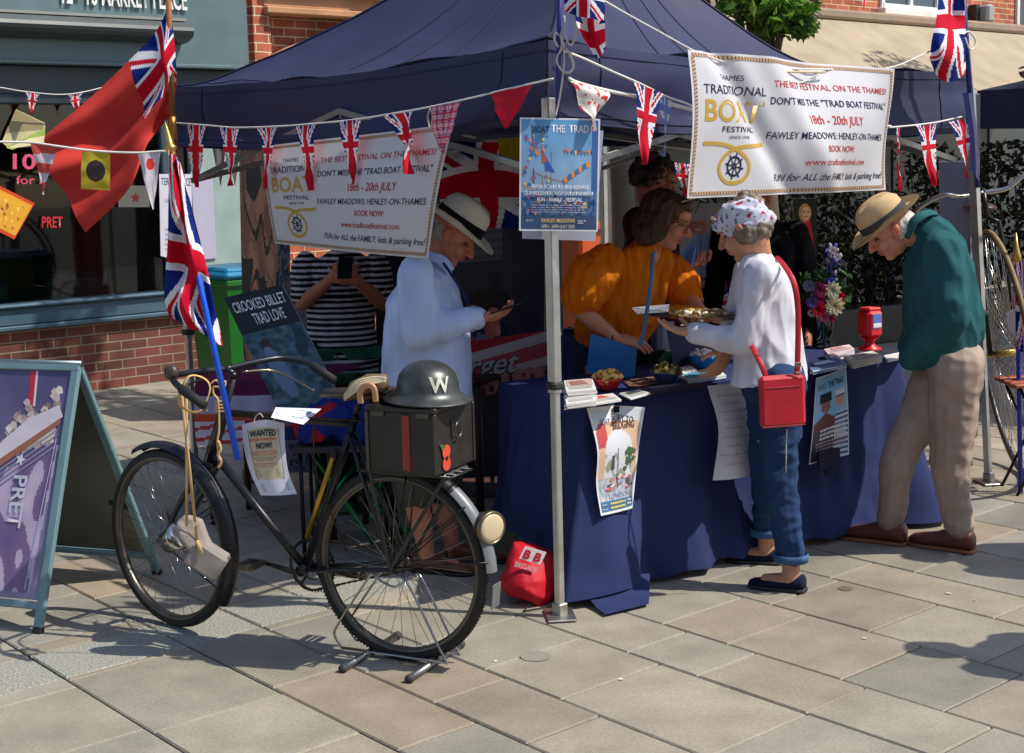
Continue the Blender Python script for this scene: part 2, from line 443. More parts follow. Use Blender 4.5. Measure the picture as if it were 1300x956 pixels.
for i in range(len(rows)-1):
    ya, yb = rows[i]+.0035, rows[i+1]-.0035; k = known.get(i-off, [])
    cuts = sorted(k)
    if not cuts: cuts = [3+rnd.random()]
    a = cuts[-1]
    while a < 21: a += rnd.choice([.45, .5, .62, .7, .38]); cuts.append(a)
    a = cuts[0]
    while a > -3: a -= rnd.choice([.45, .5, .62, .7, .38]); cuts.insert(0, a)
    for j in range(len(cuts)-1):
        a0, a1 = cuts[j]+.003, cuts[j+1]-.003
        c = rnd.choice(scol); g = rnd.uniform(.95, 1.04); c = tuple(q*g for q in c)
        segs = [(a0, a1, pm)]
        if ya < 2.95:   # exposed aggregate strip crossing the flags
            lo, hi = 4.56, 4.86; segs = []
            if a0 < lo: segs.append((a0, min(a1, lo-.004), pm))
            if a1 > lo and a0 < hi: segs.append((max(a0, lo), min(a1, hi), am))
            if a1 > hi: segs.append((max(a0, hi+.004), a1, pm))
        for (p, q, m_) in segs:
            if q-p < .02: continue
            e = .005; z1 = rnd.uniform(-.0012, .0012); t = []
            for (aa, bb, zz) in ((p, ya, -.006), (q, ya, -.006), (q, yb, -.006), (p, yb, -.006), (p+e, ya+e, z1), (q-e, ya+e, z1), (q-e, yb-e, z1), (p+e, yb-e, z1)):
                v = AV*aa+BV*bb; t.append((v.x, v.y, zz))
            m_.add(t, [(4, 7, 6, 5), (0, 4, 5, 1), (1, 5, 6, 2), (2, 6, 7, 3), (3, 7, 4, 0)], False, [lin(c)]*5 if m_ is pm else None)
pm.build('paving', kind='structure'); am.build('paving_aggregate_strip', kind='structure')
# chewing gum, stains
st = MB('stone', (196, 192, 180))
for (x, y, r, c) in ((1097, 811, .010, (190, 186, 172)), (788, 863, .008, (215, 212, 205)), (629, 840, .007, (220, 216, 205)), (1204, 754, .012, (190, 184, 172)), (1073, 748, .03, (112, 106, 92)), (680, 834, .055, (132, 130, 118)), (800, 758, .03, (118, 112, 100)), (1238, 763, .007, (190, 184, 172))):
    g = G(x, y); ps = [g+Vector((math.cos(t)*r*(1+.25*h2(t, x)), math.sin(t)*r*(1+.25*h2(t, y)), .0035)) for t in [k*math.pi/7 for k in range(14)]]
    st.add(ps, [tuple(range(14))], False, [lin(c)])
st.build('paving_spots', kind='structure')
# ------------------------------------------------------------------ brick material
D1 = Vector((.754, .657, 0)); N1 = Vector((.657, -.754, 0)); WP = Vector((-2.81, 11.607, 0))
def brick_mat(name, c1, c2, mo, glow=1):
    m = bpy.data.materials.new(name); m.use_nodes = True; nt = m.node_tree; N = nt.nodes; L = nt.links; b = N['Principled BSDF']
    tc = N.new('ShaderNodeTexCoord')
    dt = N.new('ShaderNodeVectorMath'); dt.operation = 'DOT_PRODUCT'; dt.inputs[1].default_value = D1
    sp = N.new('ShaderNodeSeparateXYZ'); cb = N.new('ShaderNodeCombineXYZ')
    L.new(tc.outputs['Object'], dt.inputs[0]); L.new(tc.outputs['Object'], sp.inputs[0])
    # returns at right angles to the facade take the other axis
    dn = N.new('ShaderNodeVectorMath'); dn.operation = 'DOT_PRODUCT'; dn.inputs[1].default_value = N1; L.new(tc.outputs['Object'], dn.inputs[0])
    ad = N.new('ShaderNodeMath'); L.new(dt.outputs['Value'], ad.inputs[0]); L.new(dn.outputs['Value'], ad.inputs[1])
    L.new(ad.outputs[0], cb.inputs[0]); L.new(sp.outputs[2], cb.inputs[1])
    bt = N.new('ShaderNodeTexBrick'); bt.inputs['Scale'].default_value = 1; bt.inputs['Brick Width'].default_value = .225; bt.inputs['Row Height'].default_value = .075
    bt.inputs['Mortar Size'].default_value = .006; bt.inputs['Mortar Smooth'].default_value = .25; bt.inputs['Bias'].default_value = 0
    bt.inputs['Color1'].default_value = (*lin(c1), 1); bt.inputs['Color2'].default_value = (*lin(c2), 1); bt.inputs['Mortar'].default_value = (*lin(mo), 1)
    L.new(cb.outputs[0], bt.inputs['Vector'])
    nz = N.new('ShaderNodeTexNoise'); nz.inputs['Scale'].default_value = 3.5; nz.inputs['Detail'].default_value = 8; L.new(tc.outputs['Object'], nz.inputs['Vector'])
    mr = N.new('ShaderNodeMapRange'); mr.inputs['From Min'].default_value = .3; mr.inputs['From Max'].default_value = .7; mr.inputs['To Min'].default_value = .7; mr.inputs['To Max'].default_value = 1.2; L.new(nz.outputs[0], mr.inputs[0])
    vs = N.new('ShaderNodeVectorMath'); vs.operation = 'SCALE'; L.new(bt.outputs[0], vs.inputs[0]); L.new(mr.outputs[0], vs.inputs['Scale'])
    L.new(vs.outputs[0], b.inputs['Base Color']); b.inputs['Roughness'].default_value = .85
    n2 = N.new('ShaderNodeTexNoise'); n2.inputs['Scale'].default_value = 60; L.new(tc.outputs['Object'], n2.inputs['Vector'])
    mm = N.new('ShaderNodeMath'); mm.operation = 'MULTIPLY_ADD'; mm.inputs[1].default_value = -1.2; L.new(bt.outputs['Fac'], mm.inputs[0]); L.new(n2.outputs[0], mm.inputs[2])
    bp = N.new('ShaderNodeBump'); bp.inputs['Strength'].default_value = .6; bp.inputs['Distance'].default_value = .006; L.new(mm.outputs[0], bp.inputs['Height']); L.new(bp.outputs[0], b.inputs['Normal'])
    return m
BR = brick_mat('brick_red', (192, 106, 74), (150, 76, 56), (212, 192, 154))
BR_SHADE = brick_mat('brick_shade_tone', (128, 68, 54), (88, 50, 42), (146, 134, 114))  # darker brick with the plinth's dappled shade put into its colours
def WL(s, z, o=0): return WP+D1*s+N1*o+Vector((0, 0, z))
def WS(x, y, o=0):
    a = WP+N1*o; p = PV2(x, y, a, a+D1); return (p-WP).dot(D1), p.z
def PV2(x, y, a, b):
    """pixel ray onto the vertical plane through a and b"""
    n = Vector((-(b-a).y, (b-a).x, 0)); d = ray(x, y); q = Vector((a.x, a.y, 0))-Vector((CP.x, CP.y, 0))
    return CP+d*(n.dot(q)/n.dot(d))
WR = Matrix(((D1.x, N1.x, 0), (D1.y, N1.y, 0), (0, 0, 1)))
def wbox(mb, s0, s1, z0, z1, o0, o1, bev=0):
    mb.box(WL((s0+s1)/2, (z0+z1)/2, (o0+o1)/2), (s1-s0, o1-o0, z1-z0), WR, bev)
# ------------------------------------------------------------------ shop on the left
sR = WS(308, 60)[0]; sG = WS(246, 300)[0]; zs1 = .745; zs0 = .55; zf = 2.56
shop = thing('shop_building', 'corner shop with grey green fascia lettered MARKET PLACE, dark window and brick plinth', 'shop', WL(-1, 0))
m = MB(BR_SHADE); wbox(m, -8, sR+.02, 0, zs0+.03, -.3, 0); m.build('plinth_wall', shop)
m = MB('paint', (66, 92, 108)); wbox(m, -8, sG+.02, zs0+.03, zs1-.03, -.1, .05, .01); wbox(m, -8, sG+.02, zs1-.03, zs1, -.1, .09, .012); wbox(m, -8, sG+.02, zs0-.005, zs0+.03, -.05, .075, .008); m.build('window_sill', shop)
m = MB('paint', (96, 116, 120))
wbox(m, -8, sR, zf, 4.6, -.28, .10, .01); wbox(m, -8, sR+.01, zf-.015, zf+.012, -.2, .12, .004)
zt = WS(120, 18)[1]
fas = m.build('fascia', shop)
m = MB('paint', (44, 56, 66)); wbox(m, -8, sR-.05, 2.32, zf-.016, -.25, -.02, .01); wbox(m, -8, sG, 2.25, 2.33, -.2, .0, .01); m.build('window_head', shop)
# roller blind box
zr1 = WS(100, 18, .3)[1]; zr0 = WS(100, 48, .3)[1]; sE = WS(245, 34, .3)[0]
m = MB('paint', (52, 62, 66)); pr = []
for k in range(13):
    a = math.pi*.5*k/12; pr.append((.10+.22*math.sin(a), zr1-(zr1-zr0)*(1-math.cos(a))))
ns = [(-8), sE]; vs = []
prof = [(.10, zr1)]+[(.12+.2*math.sin(math.pi*k/10), (zr1+zr0)/2+(zr1-zr0)/2*math.cos(math.pi*k/10)) for k in range(11)]+[(.10, zr0)]
for s_ in ns:
    for (o, z) in prof: vs.append(WL(s_, z, o))
n = len(prof); m.add(vs, [(i, i+1, n+i+1, n+i) for i in range(n-1)]+[tuple(range(n)), tuple(range(2*n-1, n-1, -1))], False)
m.use('paint', (150, 150, 142)); wbox(m, -8, sE, zr1, zr1+.02, .1, .2)
m.build('blind_box', shop)
# lettering on the fascia
a0, zA = WS(75, -8, .102); a1, zB = WS(236, 13, .102)
sh = Sheet(lambda u, v: WL(lerp(a0, a1, u), lerp(zA+.03, zA+.03-.11, v), .105), .012)
m = MB('paint', (235, 235, 232))
a0b = WS(77, 0, .1)[0]; a1b = WS(236, 10, .1)[0]; zb = WS(236, 13, .1)[1]
sh = Sheet(lambda u, v: WL(lerp(a0b, a1b, u), lerp(zb+.17, zb, v), .105), .02)
sh.text(m, '12 - 16 MARKET PLACE', 0, 1, 0, 1, 'e8e8e4', bold=.015)
sh2 = Sheet(lambda u, v: WL(lerp(a0b, a1b, u), lerp(zb+.17, zb, v), .105), .01); sh2.text(m, '12 - 16 MARKET PLACE', 0, 1, 0, 1, 'b0b0aa', bold=.015)
m.build('sign_lettering', shop)
# glass and room behind
m = MB(glass_mat('shop_glass', (.55, .6, .6), .01)); m.add([WL(-8, zs1, -.05), WL(sG-.25, zs1, -.05), WL(sG-.25, 2.3, -.05), WL(-8, 2.3, -.05)], [(0, 1, 2, 3)], False); m.build('window_pane', shop)
m = MB('paint', (58, 78, 88)); wbox(m, sG-.25, sG-.17, zs1, 2.3, -.1, 0, .01); m.build('window_frame', shop)
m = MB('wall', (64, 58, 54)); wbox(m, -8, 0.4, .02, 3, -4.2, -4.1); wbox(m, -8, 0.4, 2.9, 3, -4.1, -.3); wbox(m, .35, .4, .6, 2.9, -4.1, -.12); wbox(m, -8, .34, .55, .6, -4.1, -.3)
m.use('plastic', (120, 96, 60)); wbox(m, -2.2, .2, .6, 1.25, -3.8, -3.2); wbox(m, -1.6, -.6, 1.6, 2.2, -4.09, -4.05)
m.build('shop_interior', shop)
for (x0, x1, y0, y1) in ((62, 142, 350, 392), (-30, 15, 358, 395)):
    m = MB('leather', (34, 52, 66)); s0, z1_ = WS(x0, y0, -.5); s1 = WS(x1, y0, -.5)[0]; wbox(m, s0, s1, .62, z1_, -.62, -.5, .04); m.build('window_seat', shop)
# teal door panel beside the window
m = MB('paint', (150, 168, 164)); wbox(m, sG, sR, zs1-.2, 2.33, -.05, .02, .01); m.use('paint', (110, 132, 130)); wbox(m, sG+.62, sG+.64, .5, 2.3, .02, .03); wbox(m, sG, sR, .1, zs1-.2, -.05, .03, .01); m.build('side_panel', shop)
# stickers on the window
def wsheet(x0, y0, x1, y1, x2, y2, x3, y3, o=-.02):
    q = [PV2(x, y, WP+N1*o, WP+N1*o+D1) for x, y in ((x0, y0), (x1, y1), (x2, y2), (x3, y3))]
    return Sheet(quad(*q), .003)
m = MB('photo', (200, 190, 160)); s_ = wsheet(0, 134, 60, 134, 60, 192, 0, 192)
s_.poly(m, [(.33, .08), (.95, .38), (.95, .85), (.2, .95), (.03, .8)], (196, 186, 140)); s_.poly(m, [(.33, .1), (.93, .4), (.9, .52), (.1, .6)], (150, 138, 100), 1.5); s_.poly(m, [(.12, .92), (.94, .5), (.95, .68), (.25, .97)], (150, 176, 84), 1.6)
s_.poly(m, [(.14, .94), (.6, .72), (.95, .66), (.9, .8), (.5, .9)], (226, 214, 170), 1.9)
m.build('sandwich_sticker', shop)
m = MB('photo', (214, 150, 40)); s_ = wsheet(0, 236, 44, 258, 18, 304, -22, 284)
s_.poly(m, [(0, 0), (1, 0), (1, 1), (0, 1)], (205, 70, 36)); s_.poly(m, [(.03, .08), (.97, .08), (.97, .92), (.03, .92)], (222, 160, 50), 1.5)
for k in range(26):
    x, y = rnd.uniform(.08, .85), rnd.uniform(.12, .82); s_.poly(m, [(x, y), (x+.1, y+.02), (x+.08, y+.09)], rnd.choice([(240, 200, 90), (180, 100, 40), (230, 180, 60), (150, 60, 60)]), 2)
m.build('crisp_packet_sticker', shop)
m = MB('paint', (220, 70, 110)); s_ = wsheet(10, 185, 60, 187, 60, 235, 10, 235); s_.text(m, '10', .12, .7, .18, .58, (214, 84, 116), .02); m.build('price_lettering', shop); m = MB('paint', (220, 70, 110)); s_.text(m, 'for a', .2, .95, .75, .97, (200, 74, 100), .01)
m.build('window_lettering', shop); m = MB('paint', (190, 40, 50)); s_ = wsheet(50, 270, 80, 270, 80, 292, 50, 292); s_.text(m, 'PRET', .1, .98, .2, .85, (190, 40, 50), .02)
m.build('window_lettering', shop); m = MB('paint', (98, 96, 92))
s_ = wsheet(150, 235, 190, 236, 190, 266, 150, 266); s_.poly(m, [(0, 0), (1, 0), (1, .9), (0, .9)], (98, 96, 92)); cx, cy = .55, .5
s_.poly(m, [(cx+.16*(1 if k % 2 else .45)*math.sin(k*math.pi/5), cy+.24*(1 if k % 2 else .45)*math.cos(k*math.pi/5)) for k in range(10)], (110, 20, 30), 2)
m.build('star_sticker', shop)
# notice on the pillar
q = [PV2(x, y, WP+N1*.06, WP+N1*.06+D1) for x, y in ((202, 221), (243, 221), (245, 335), (204, 325))]
m = MB('paper', (206, 204, 214)); no = Sheet(quad(*q, bulge=.01), .002); m.grid(no.fn, 4, 8)
no.text(m, 'TERRY SERVICE', .06, .97, .04, .13, (60, 60, 90)); no.text(m, 'OPEN DAILY', .15, .85, .3, .34, (100, 105, 170)); no.text(m, 'TABLES', .3, .7, .55, .59, (100, 105, 170))
for k in range(5): no.line(m, [(.15, .66+k*.06), (.85, .66+k*.06)], .01, (150, 150, 185))
m.use('plastic', (180, 176, 196)); m.box((q[1]+q[2])/2+D1*.12+N1*-.03+Vector((0, 0, .02)), (.2, .02, .72), WR, .004)
m.build('notice_board', label='white paper notice headed in blue on the pillar beside the shop window', category='notice')
# ------------------------------------------------------------------ brick terrace continuing right
ter = thing('brick_terrace', 'red brick building front with arched hood moulding rising above the gazebo roof', 'building', WL(4, 0))
sA, _ = WS(318, 40); sB, _ = WS(331, 40); sC, _ = WS(342, 40); zst = WS(400, 22)[1]
m = MB(BR)
wbox(m, sR+.0, sA, 0, 6, -.3, 0); wbox(m, sA, sB, 0, 6, -.3, .05); wbox(m, sB, sC, 0, zst+.05, -.3, .02); wbox(m, sC, 5.2, 0, 6, -.35, -.1)
m.build('wall', ter)
m = MB('stone', (188, 140, 100)); wbox(m, sB, 5.2, zst, zst+.06, -.1, .12, .01); wbox(m, sB, 5.2, zst+.06, zst+.2, -.1, .06, .01)
wbox(m, sB, 5.2, zst+.2, zst+.25, -.1, .14, .01); m.build('string_course', ter)
m = MB('stone', (190, 146, 106)); ap = [WS(x, y, -.02) for x, y in ((341, 78), (360, 68), (385, 57), (410, 49), (440, 44), (475, 41), (520, 44), (570, 56))]
m.tube(catmull([WL(s, z, -.05) for s, z in ap], 5), .035, 8, flat=((0, 0, 1), 1, 2.2)); m.build('hood_moulding', ter)
m = MB('paint', (214, 214, 208)); s0, z0 = WS(450, 2, .05); s1 = WS(560, 6, .05)[0]; wbox(m, s0, s1, z0+.02, z0+.12, 0, .16, .01)
m.build('window_ledge', ter)
# cream panel and reds seen under the canopy
m = MB('wall', (196, 192, 176)); s0 = WS(757, 260)[0]; s1 = WS(818, 260)[0]; wbox(m, s0, s1, 0, 2.4, -.1, -.02); m.use('paint', (40, 46, 44)); wbox(m, s0-.9, s0, 0, 2.4, -.1, -.04); wbox(m, s1, 5.2, 0, 2.5, -.1, -.03)
m.build('shop_door', ter)
# ------------------------------------------------------------------ far right building
far = thing('cafe_building', 'brick building with white sash windows above a long cream awning', 'building', WL(9, 0))
m = MB(BR); wbox(m, 5.2, 18, 0, 8, -.3, 0); m.build('wall', far)
sa0, za0 = WS(1000, 14, .1); sa1, za1 = WS(1287, 40, .1); za = (za0+za1)/2-.05
m = MB('paint', (150, 128, 104)); wbox(m, 5.2, sa1, za-.02, za+.10, 0, .35, .03); m.build('awning_cassette', far)
m = MB('tent', (176, 162, 136)); m.grid(lambda u, v: WL(lerp(5.25, sa1-.03+.5*v*0, u), za-.02-1.02*v-.05*math.sin(math.pi*v), .3+1.7*v), 30, 8)
m.grid(lambda u, v: WL(lerp(5.25, sa1-.03, u), za-1.04-.2*v, 2.0), 30, 1); m.build('awning', far)
m = MB('paint', (225, 226, 222))
def sash(x0, x1, ybot, name='window'):
    s0, zb_ = WS(x0, ybot, .02); s1, _ = WS(x1, ybot, .02)
    m = MB('paint', (226, 226, 220)); wbox(m, s0-.08, s1+.08, zb_-.1, zb_, -.05, .12, .01)
    for q in (s0, (s0+s1)/2, s1): wbox(m, q-.035, q+.035, zb_, zb_+1.5, -.05, .04, .005)
    for q in (0, .7, 1.4): wbox(m, s0, s1, zb_+q, zb_+q+.06, -.05, .05, .005)
    m.use('stone', (170, 150, 124)); wbox(m, s0-.12, s1+.12, zb_-.26, zb_-.1, -.05, .16, .01)
    wn = m.build(name, far)
    m = MB('gloss', (70, 84, 96)); wbox(m, s0, s1, zb_, zb_+1.5, -.06, .0); m.build('pane', wn)
sash(1120, 1190, 10); sash(1291, 1330, 56)
m = MB('plastic', (150, 156, 154)); s0, z0 = WS(1251, 28, .2); s1, z1_ = WS(1260, 6, .2); wbox(m, s0, s1, z0, z1_, .06, .24, .03); m.use('paint', (40, 38, 36)); wbox(m, s0-.1, s0-.01, z0, z1_, 0, .12); m.build('wall_lamp', far)
m = MB('paint', (40, 42, 40)); wbox(m, 5.3, 17, .05, 2.5, -.02, .06); m.use('gloss', (60, 66, 66))
for k in range(5): wbox(m, 5.6+k*2.3, 7.5+k*2.3, .5, 2.2, .02, .08)
m.build('shopfront', far)
# opposite side of the street, behind the viewer: what the window reflects
op = MB(BR_SHADE); op.box((0, -16, 4.5), (60, 1, 9)); op.use('gloss', (60, 66, 70))
for k in range(9):
    for z in (1.5, 4.4, 7.2): op.box((-24+k*6, -15.48, z), (2, .1, 1.9))
op.build('terrace_opposite', label='long brick terrace across the street from the stall', category='building')
# ------------------------------------------------------------------ gazebo
F0 = Vector((.154, 5.186, 0)); R0 = Vector((2.448, 7.187, 0)); Ld = Vector((-.657, .754, 0)); L0 = F0+Ld*2.78; B0 = R0+Ld*2.78
EZ = {'F': 2.14, 'R': 2.10, 'L': 2.13, 'B': 2.1}
gz = thing('gazebo', 'navy blue pop up gazebo with grey metal legs sheltering the festival stall', 'gazebo', (F0+B0)/2)
Fe, Re, Le, Be = [p+Vector((0, 0, EZ[k])) for p, k in ((F0, 'F'), (R0, 'R'), (L0, 'L'), (B0, 'B'))]
Re = Re+Vector((-.12, .02, 0)); AP = (Fe+Re+Le+Be)/4+Vector((0, 0, .93))
m = MB('tent', (50, 53, 84))
CS = {'F': .13, 'L': .10, 'R': .34, 'B': .34}
def roof(a, b, ka='F', kb='F'):
    def fn(u, v):
        e = lerp(a, b, u); e = e+(((Fe+Re+Le+Be)/4)-e)*(.035*math.sin(math.pi*u))
        p = lerp(e, AP, v); dist = math.sin(math.pi*u)*(1-v)
        p.z -= math.sin(math.pi*v**.8)*(lerp(CS[ka], CS[kb], u)+.09*math.sin(math.pi*u))+.03*dist
        p.z += .012*noise.noise(Vector((p.x*3, p.y*3, 1)))*(1+2*(v < .2))
        return p
    return fn
vd = .30
def val(a, b, dd=vd, seed=0, lift=0):
    cdir = ((Fe+Re+Le+Be)/4-(a+b)/2); cdir.z = 0; cdir.normalize()
    def fn(u, v):
        e = lerp(a, b, u); e = e+(((Fe+Re+Le+Be)/4)-e)*(.035*math.sin(math.pi*u))
        z = .03*math.sin(math.pi*u)
        wv = .022*noise.noise(Vector((u*5+seed, v*1.5, 3)))+.010*noise.noise(Vector((u*11+v*4+seed, v*5, 9)))+.012*math.sin(v*7+3*u)*v
        return e-cdir*(.006+wv*(.3+v)*1.8)+Vector((0, 0, -z-dd*v+.018*noise.noise(Vector((u*6, seed, v)))*v))
    return fn
for a, b, sd, kk in ((Le, Fe, 1, 'LF'), (Fe, Re, 2, 'FR'), (Re, Be, 3, 'RB'), (Be, Le, 4, 'BL')):
    m.grid(roof(a, b, *kk), 28, 20); m.grid(val(a, b, seed=sd*7), 60, 10)
    m.tube([val(a, b, seed=sd*7)(k/40, .995) for k in range(41)], .004, 5)
cnp = m.build('canopy', gz)
m = MB('tent', (38, 41, 68))
for a, b, sd, kk in ((Le, Fe, 1, 'LF'), (Fe, Re, 2, 'FR'), (Re, Be, 3, 'RB'), (Be, Le, 4, 'BL')):
    rf_, vf_ = roof(a, b, *kk), val(a, b, seed=sd*7); up_ = Vector((0, 0, .004)); od = ((a+b)/2-(Fe+Re+Le+Be)/4); od.z = 0; od.normalize()
    m.tube([rf_(0, v/20)+up_ for v in range(20)], .006, 6); m.tube([rf_(k/30, .012)+up_ for k in range(31)], .006, 6); m.tube([rf_(k/30, .07)+up_ for k in range(31)], .0025, 5)
    m.tube([vf_(k/60, .9)+od*.002 for k in range(61)], .0022, 5); m.tube([vf_(k/60, .12)+od*.002 for k in range(61)], .0022, 5)
    for u_ in (.09, .91): m.tube([vf_(u_, .03+k*.9/12)+od*.002 for k in range(13)], .003, 5)
    for u_ in (.33, .5, .66): m.tube([rf_(u_+(.5-u_)*v/20*.0, v/20*.9)+up_ for v in range(21)][:int(20*(1-abs(u_-.5)*1.0))], .002, 5)
m.build('seams', cnp)
m = MB('metal', (196, 196, 194))
def leg(p, lean=(0, 0), lab=None):
    m = MB('metal', (200, 200, 198)); top = p+Vector((lean[0], lean[1], 1.95)); R = frame(D1)
    if lean[0]: m.tube([p, lerp(p, top, .46)], .021, 4, smooth=False); m.tube([lerp(p, top, .45), top+Vector((lean[0]*.04, 0, .06))], .028, 4, smooth=False)
    else: m.box(p+Vector((0, 0, .45)), (.030, .030, .88), R, .004); m.box((p+top)/2+Vector((0, 0, .42)), (.040, .040, 1.08), R, .004)
    l = m.build('leg', gz); 
    m = MB('metal', (170, 168, 162)); m.box(p+Vector((0, 0, .008)), (.16, .11, .008), frame(Vector((1, .1, 0))), .003); m.box(p+Vector((0, 0, .03)), (.045, .045, .05), R, .004); m.build('foot_plate', l)
    m = MB('rubber', (44, 44, 46)); m.box(p+Vector((lean[0]*.45, 0, .885)), (.056, .056, .03), R, .008); m.build('height_collar', l)
for p in (F0, R0, L0, B0): leg(p, (-.115, .02) if p is R0 else (0, 0))
# scissor frame under the roof
m = MB('metal', (150, 150, 150))
ins = .97
def tp(p, z): c = (Fe+Be)/2; q = lerp(Vector((c.x, c.y, 0)), Vector((p.x, p.y, 0)), ins); q.z = z; return q
def bar(a, b):
    d = (b-a).normalized(); s_ = d.cross(Vector((0, 0, 1))).normalized(); u_ = s_.cross(d)
    R = Matrix(((d.x, s_.x, u_.x), (d.y, s_.y, u_.y), (d.z, s_.z, u_.z))); m.box((a+b)/2, ((b-a).length, .013, .028), R, .002)
for a, b in ((Fe, Re), (Fe, Le), (Re, Be), (Le, Be)):
    md = (a+b)/2
    for z0, z1 in ((1.95, 1.66), (1.66, 1.95)):
        bar(tp(a, z0), tp(md, z1)); bar(tp(md, z0), tp(b, z1))
cc = (Fe+Be)/2; c0 = Vector((cc.x, cc.y, 2.2)); c1_ = Vector((cc.x, cc.y, 1.85))
for a, b in ((Fe, Re), (Fe, Le), (Re, Be), (Le, Be)):
    bar(tp((a+b)/2, 1.93), c0); bar(tp((a+b)/2, 1.7), c1_)
m.rod(c1_, AP-Vector((0, 0, .05)), .02); m.build('scissor_frame', gz)
# bungee cords and eyelets at the front corner
m = MB('rope', (205, 200, 190)); base = Fe+N1*.02
def FP(x, y, o=.05): a = F0+Vector((0, -o, 0)); return PV2(x, y, a, a+Vector((1, 0, 0)))
m.tube(catmull([FP(x, y) for x, y in ((716, 20), (718, 45), (724, 57), (731, 45), (730, 22))], 6), .004, 6)
m.tube(catmull([FP(x, y) for x, y in ((709, 60), (704, 50), (706, 42), (712, 48), (713, 60), (707, 75), (712, 88), (722, 92), (728, 84), (724, 70), (718, 62))], 6), .0045, 6)
m.tube(catmull([FP(x, y) for x, y in ((709, 0), (709, 30), (715, 55), (716, 80), (711, 120), (705, 148))], 6), .0035, 6)
m.build('elastic_cord', gz)
# ------------------------------------------------------------------ bunting
NL = Vector((-.754, -.657, 0)); NR = Vector((.657, -.754, 0))
def PL(x, y, o=0): a = F0+NL*o; return PV2(x, y, a, a+Ld)
def PR(x, y, o=0): a = F0+NR*o; return PV2(x, y, a, a+Vector((.754, .657, 0)))
def ujp(u, v):
    X = (u-.5)*(1-v)*1.0; Y = v*1.75-.66; R_, W_, B_ = (205, 30, 50), (232, 232, 238), (28, 44, 120)
    if abs(X) < .105 or abs(Y) < .09: return R_
    if abs(X) < .165 or abs(Y) < .155: return W_
    d = abs(X)-abs(Y)*.62
    if abs(d) < .035: return R_
    if abs(d) < .095: return W_
    return B_
def solid(c): return lambda u, v: c
def pennant(par, a, b, c, fn, name='pennant', label=None, nu=18, nv=30, curl=.012, seed=0, square=False, off=None):
    a, b, c = Vector(a), Vector(b), Vector(c); n = (b-a).cross(c-a).normalized()
    if n.dot(CP-a) < 0: n = -n
    def f(u, v):
        if square: p = lerp(a, b, u)+(c-a)*v
        else: p = lerp(lerp(a, b, u), c, v)
        return p+n*(curl*math.sin(v*3.2+u*2.5+seed)*(.3+v)+.5*curl*h2(u*2+seed, v*3)*2)
    m = MB('flag'); m.grid(f, nu, nv, fn)
    return m.build(name, par, label=label), f
def cord(par, pts, r=.0025, col=(226, 222, 214), name='cord', kind='rope', k=6):
    m = MB(kind, col); m.tube(catmull(pts, k), r, 6); return m.build(name, par)
# left valance bunting
bl = thing('bunting', 'string of small union flag pennants along the left valance of the gazebo', 'bunting', PL(470, 150, .08))
o = .15
cord(bl, [PL(x, y, o) for x, y in ((222, 156), (262, 159), (300, 162), (360, 160), (410, 156), (450, 152), (500, 144), (545, 136), (600, 124), (645, 113), (702, 100))], .0035)
for i, (x0, y0, x1, y1, xt, yt) in enumerate(((238, 158, 262, 160, 248, 238), (279, 161, 303, 162, 292, 236), (327, 161, 352, 161, 339, 240), (375, 159, 402, 157, 395, 242), (432, 154, 458, 151, 446, 234))):
    pennant(bl, PL(x0, y0, o), PL(x1, y1, o), PL(xt, yt, o), ujp, seed=i*1.7)
pp, _ = pennant(bl, PL(487, 147, o), PL(522, 141, o), PL(526, 221, o), ujp, seed=3, curl=.03)
def small_print(u, v):
    x = (u*9) % 1; y = (v*14) % 1
    return (200, 60, 80) if abs(x-.5) < .17 or abs(y-.5) < .17 else ((220, 214, 226) if (abs(x-.5) < .3 or abs(y-.5) < .3) else (80, 90, 150))
pennant(bl, PL(546, 136, o), PL(586, 129, o), PL(560, 194, o), small_print, label='pennant printed all over with tiny flags', nu=40, nv=50)
pennant(bl, PL(624, 119, o), PL(677, 107, o), PL(641, 163, o), solid((206, 34, 58)), label='plain red pennant', curl=.01)
m = MB('rope', (200, 190, 170)); m.tube(catmull([PL(x, y, o+.01) for x, y in ((546, 138), (543, 148), (546, 163), (549, 150), (548, 140))], 4), .003, 5); m.build('tie_ribbon', bl)
# right valance bunting near the corner
br = thing('bunting', 'white tape with crumpled white, union flag and blue check pennants right of the front pole', 'bunting', PR(800, 130, .08))
cord(br, [PR(x, y, .08) for x, y in ((716, 65), (738, 73), (780, 92), (812, 106), (845, 122), (868, 130), (900, 140), (1000, 152), (1131, 160))], .0045)
cord(br, [PR(x, y, .05) for x, y in ((722, 100), (735, 106), (765, 114), (804, 122), (850, 132), (880, 140))], .008)
def lobster(u, v): return (206, 60, 62) if h2(u*7, v*7, 4) > .22 else (226, 222, 216)
pennant(br, PR(726, 102, .09), PR(771, 117, .1), PR(749, 168, .12), lobster, label='crumpled white pennant with red prints', curl=.03, seed=5)
pennant(br, PR(804, 104, .1), PR(843, 119, .1), PR(818, 209, .12), ujp, curl=.012, seed=2, nu=26, nv=40)
def gingham(u, v):
    a = int(u*5) % 2; b = int(v*8) % 2
    return [(230, 232, 240), (120, 150, 214), (120, 150, 214), (44, 84, 176)][a+b]
pennant(br, PR(834, 120, .06), PR(852, 128, .06), PR(845, 199, .06), gingham, label='blue check pennant', nu=20, nv=32)
pennant(br, PR(857, 206, -.1), PR(876, 209, -.1), PR(868, 249, -.1), ujp, seed=4)
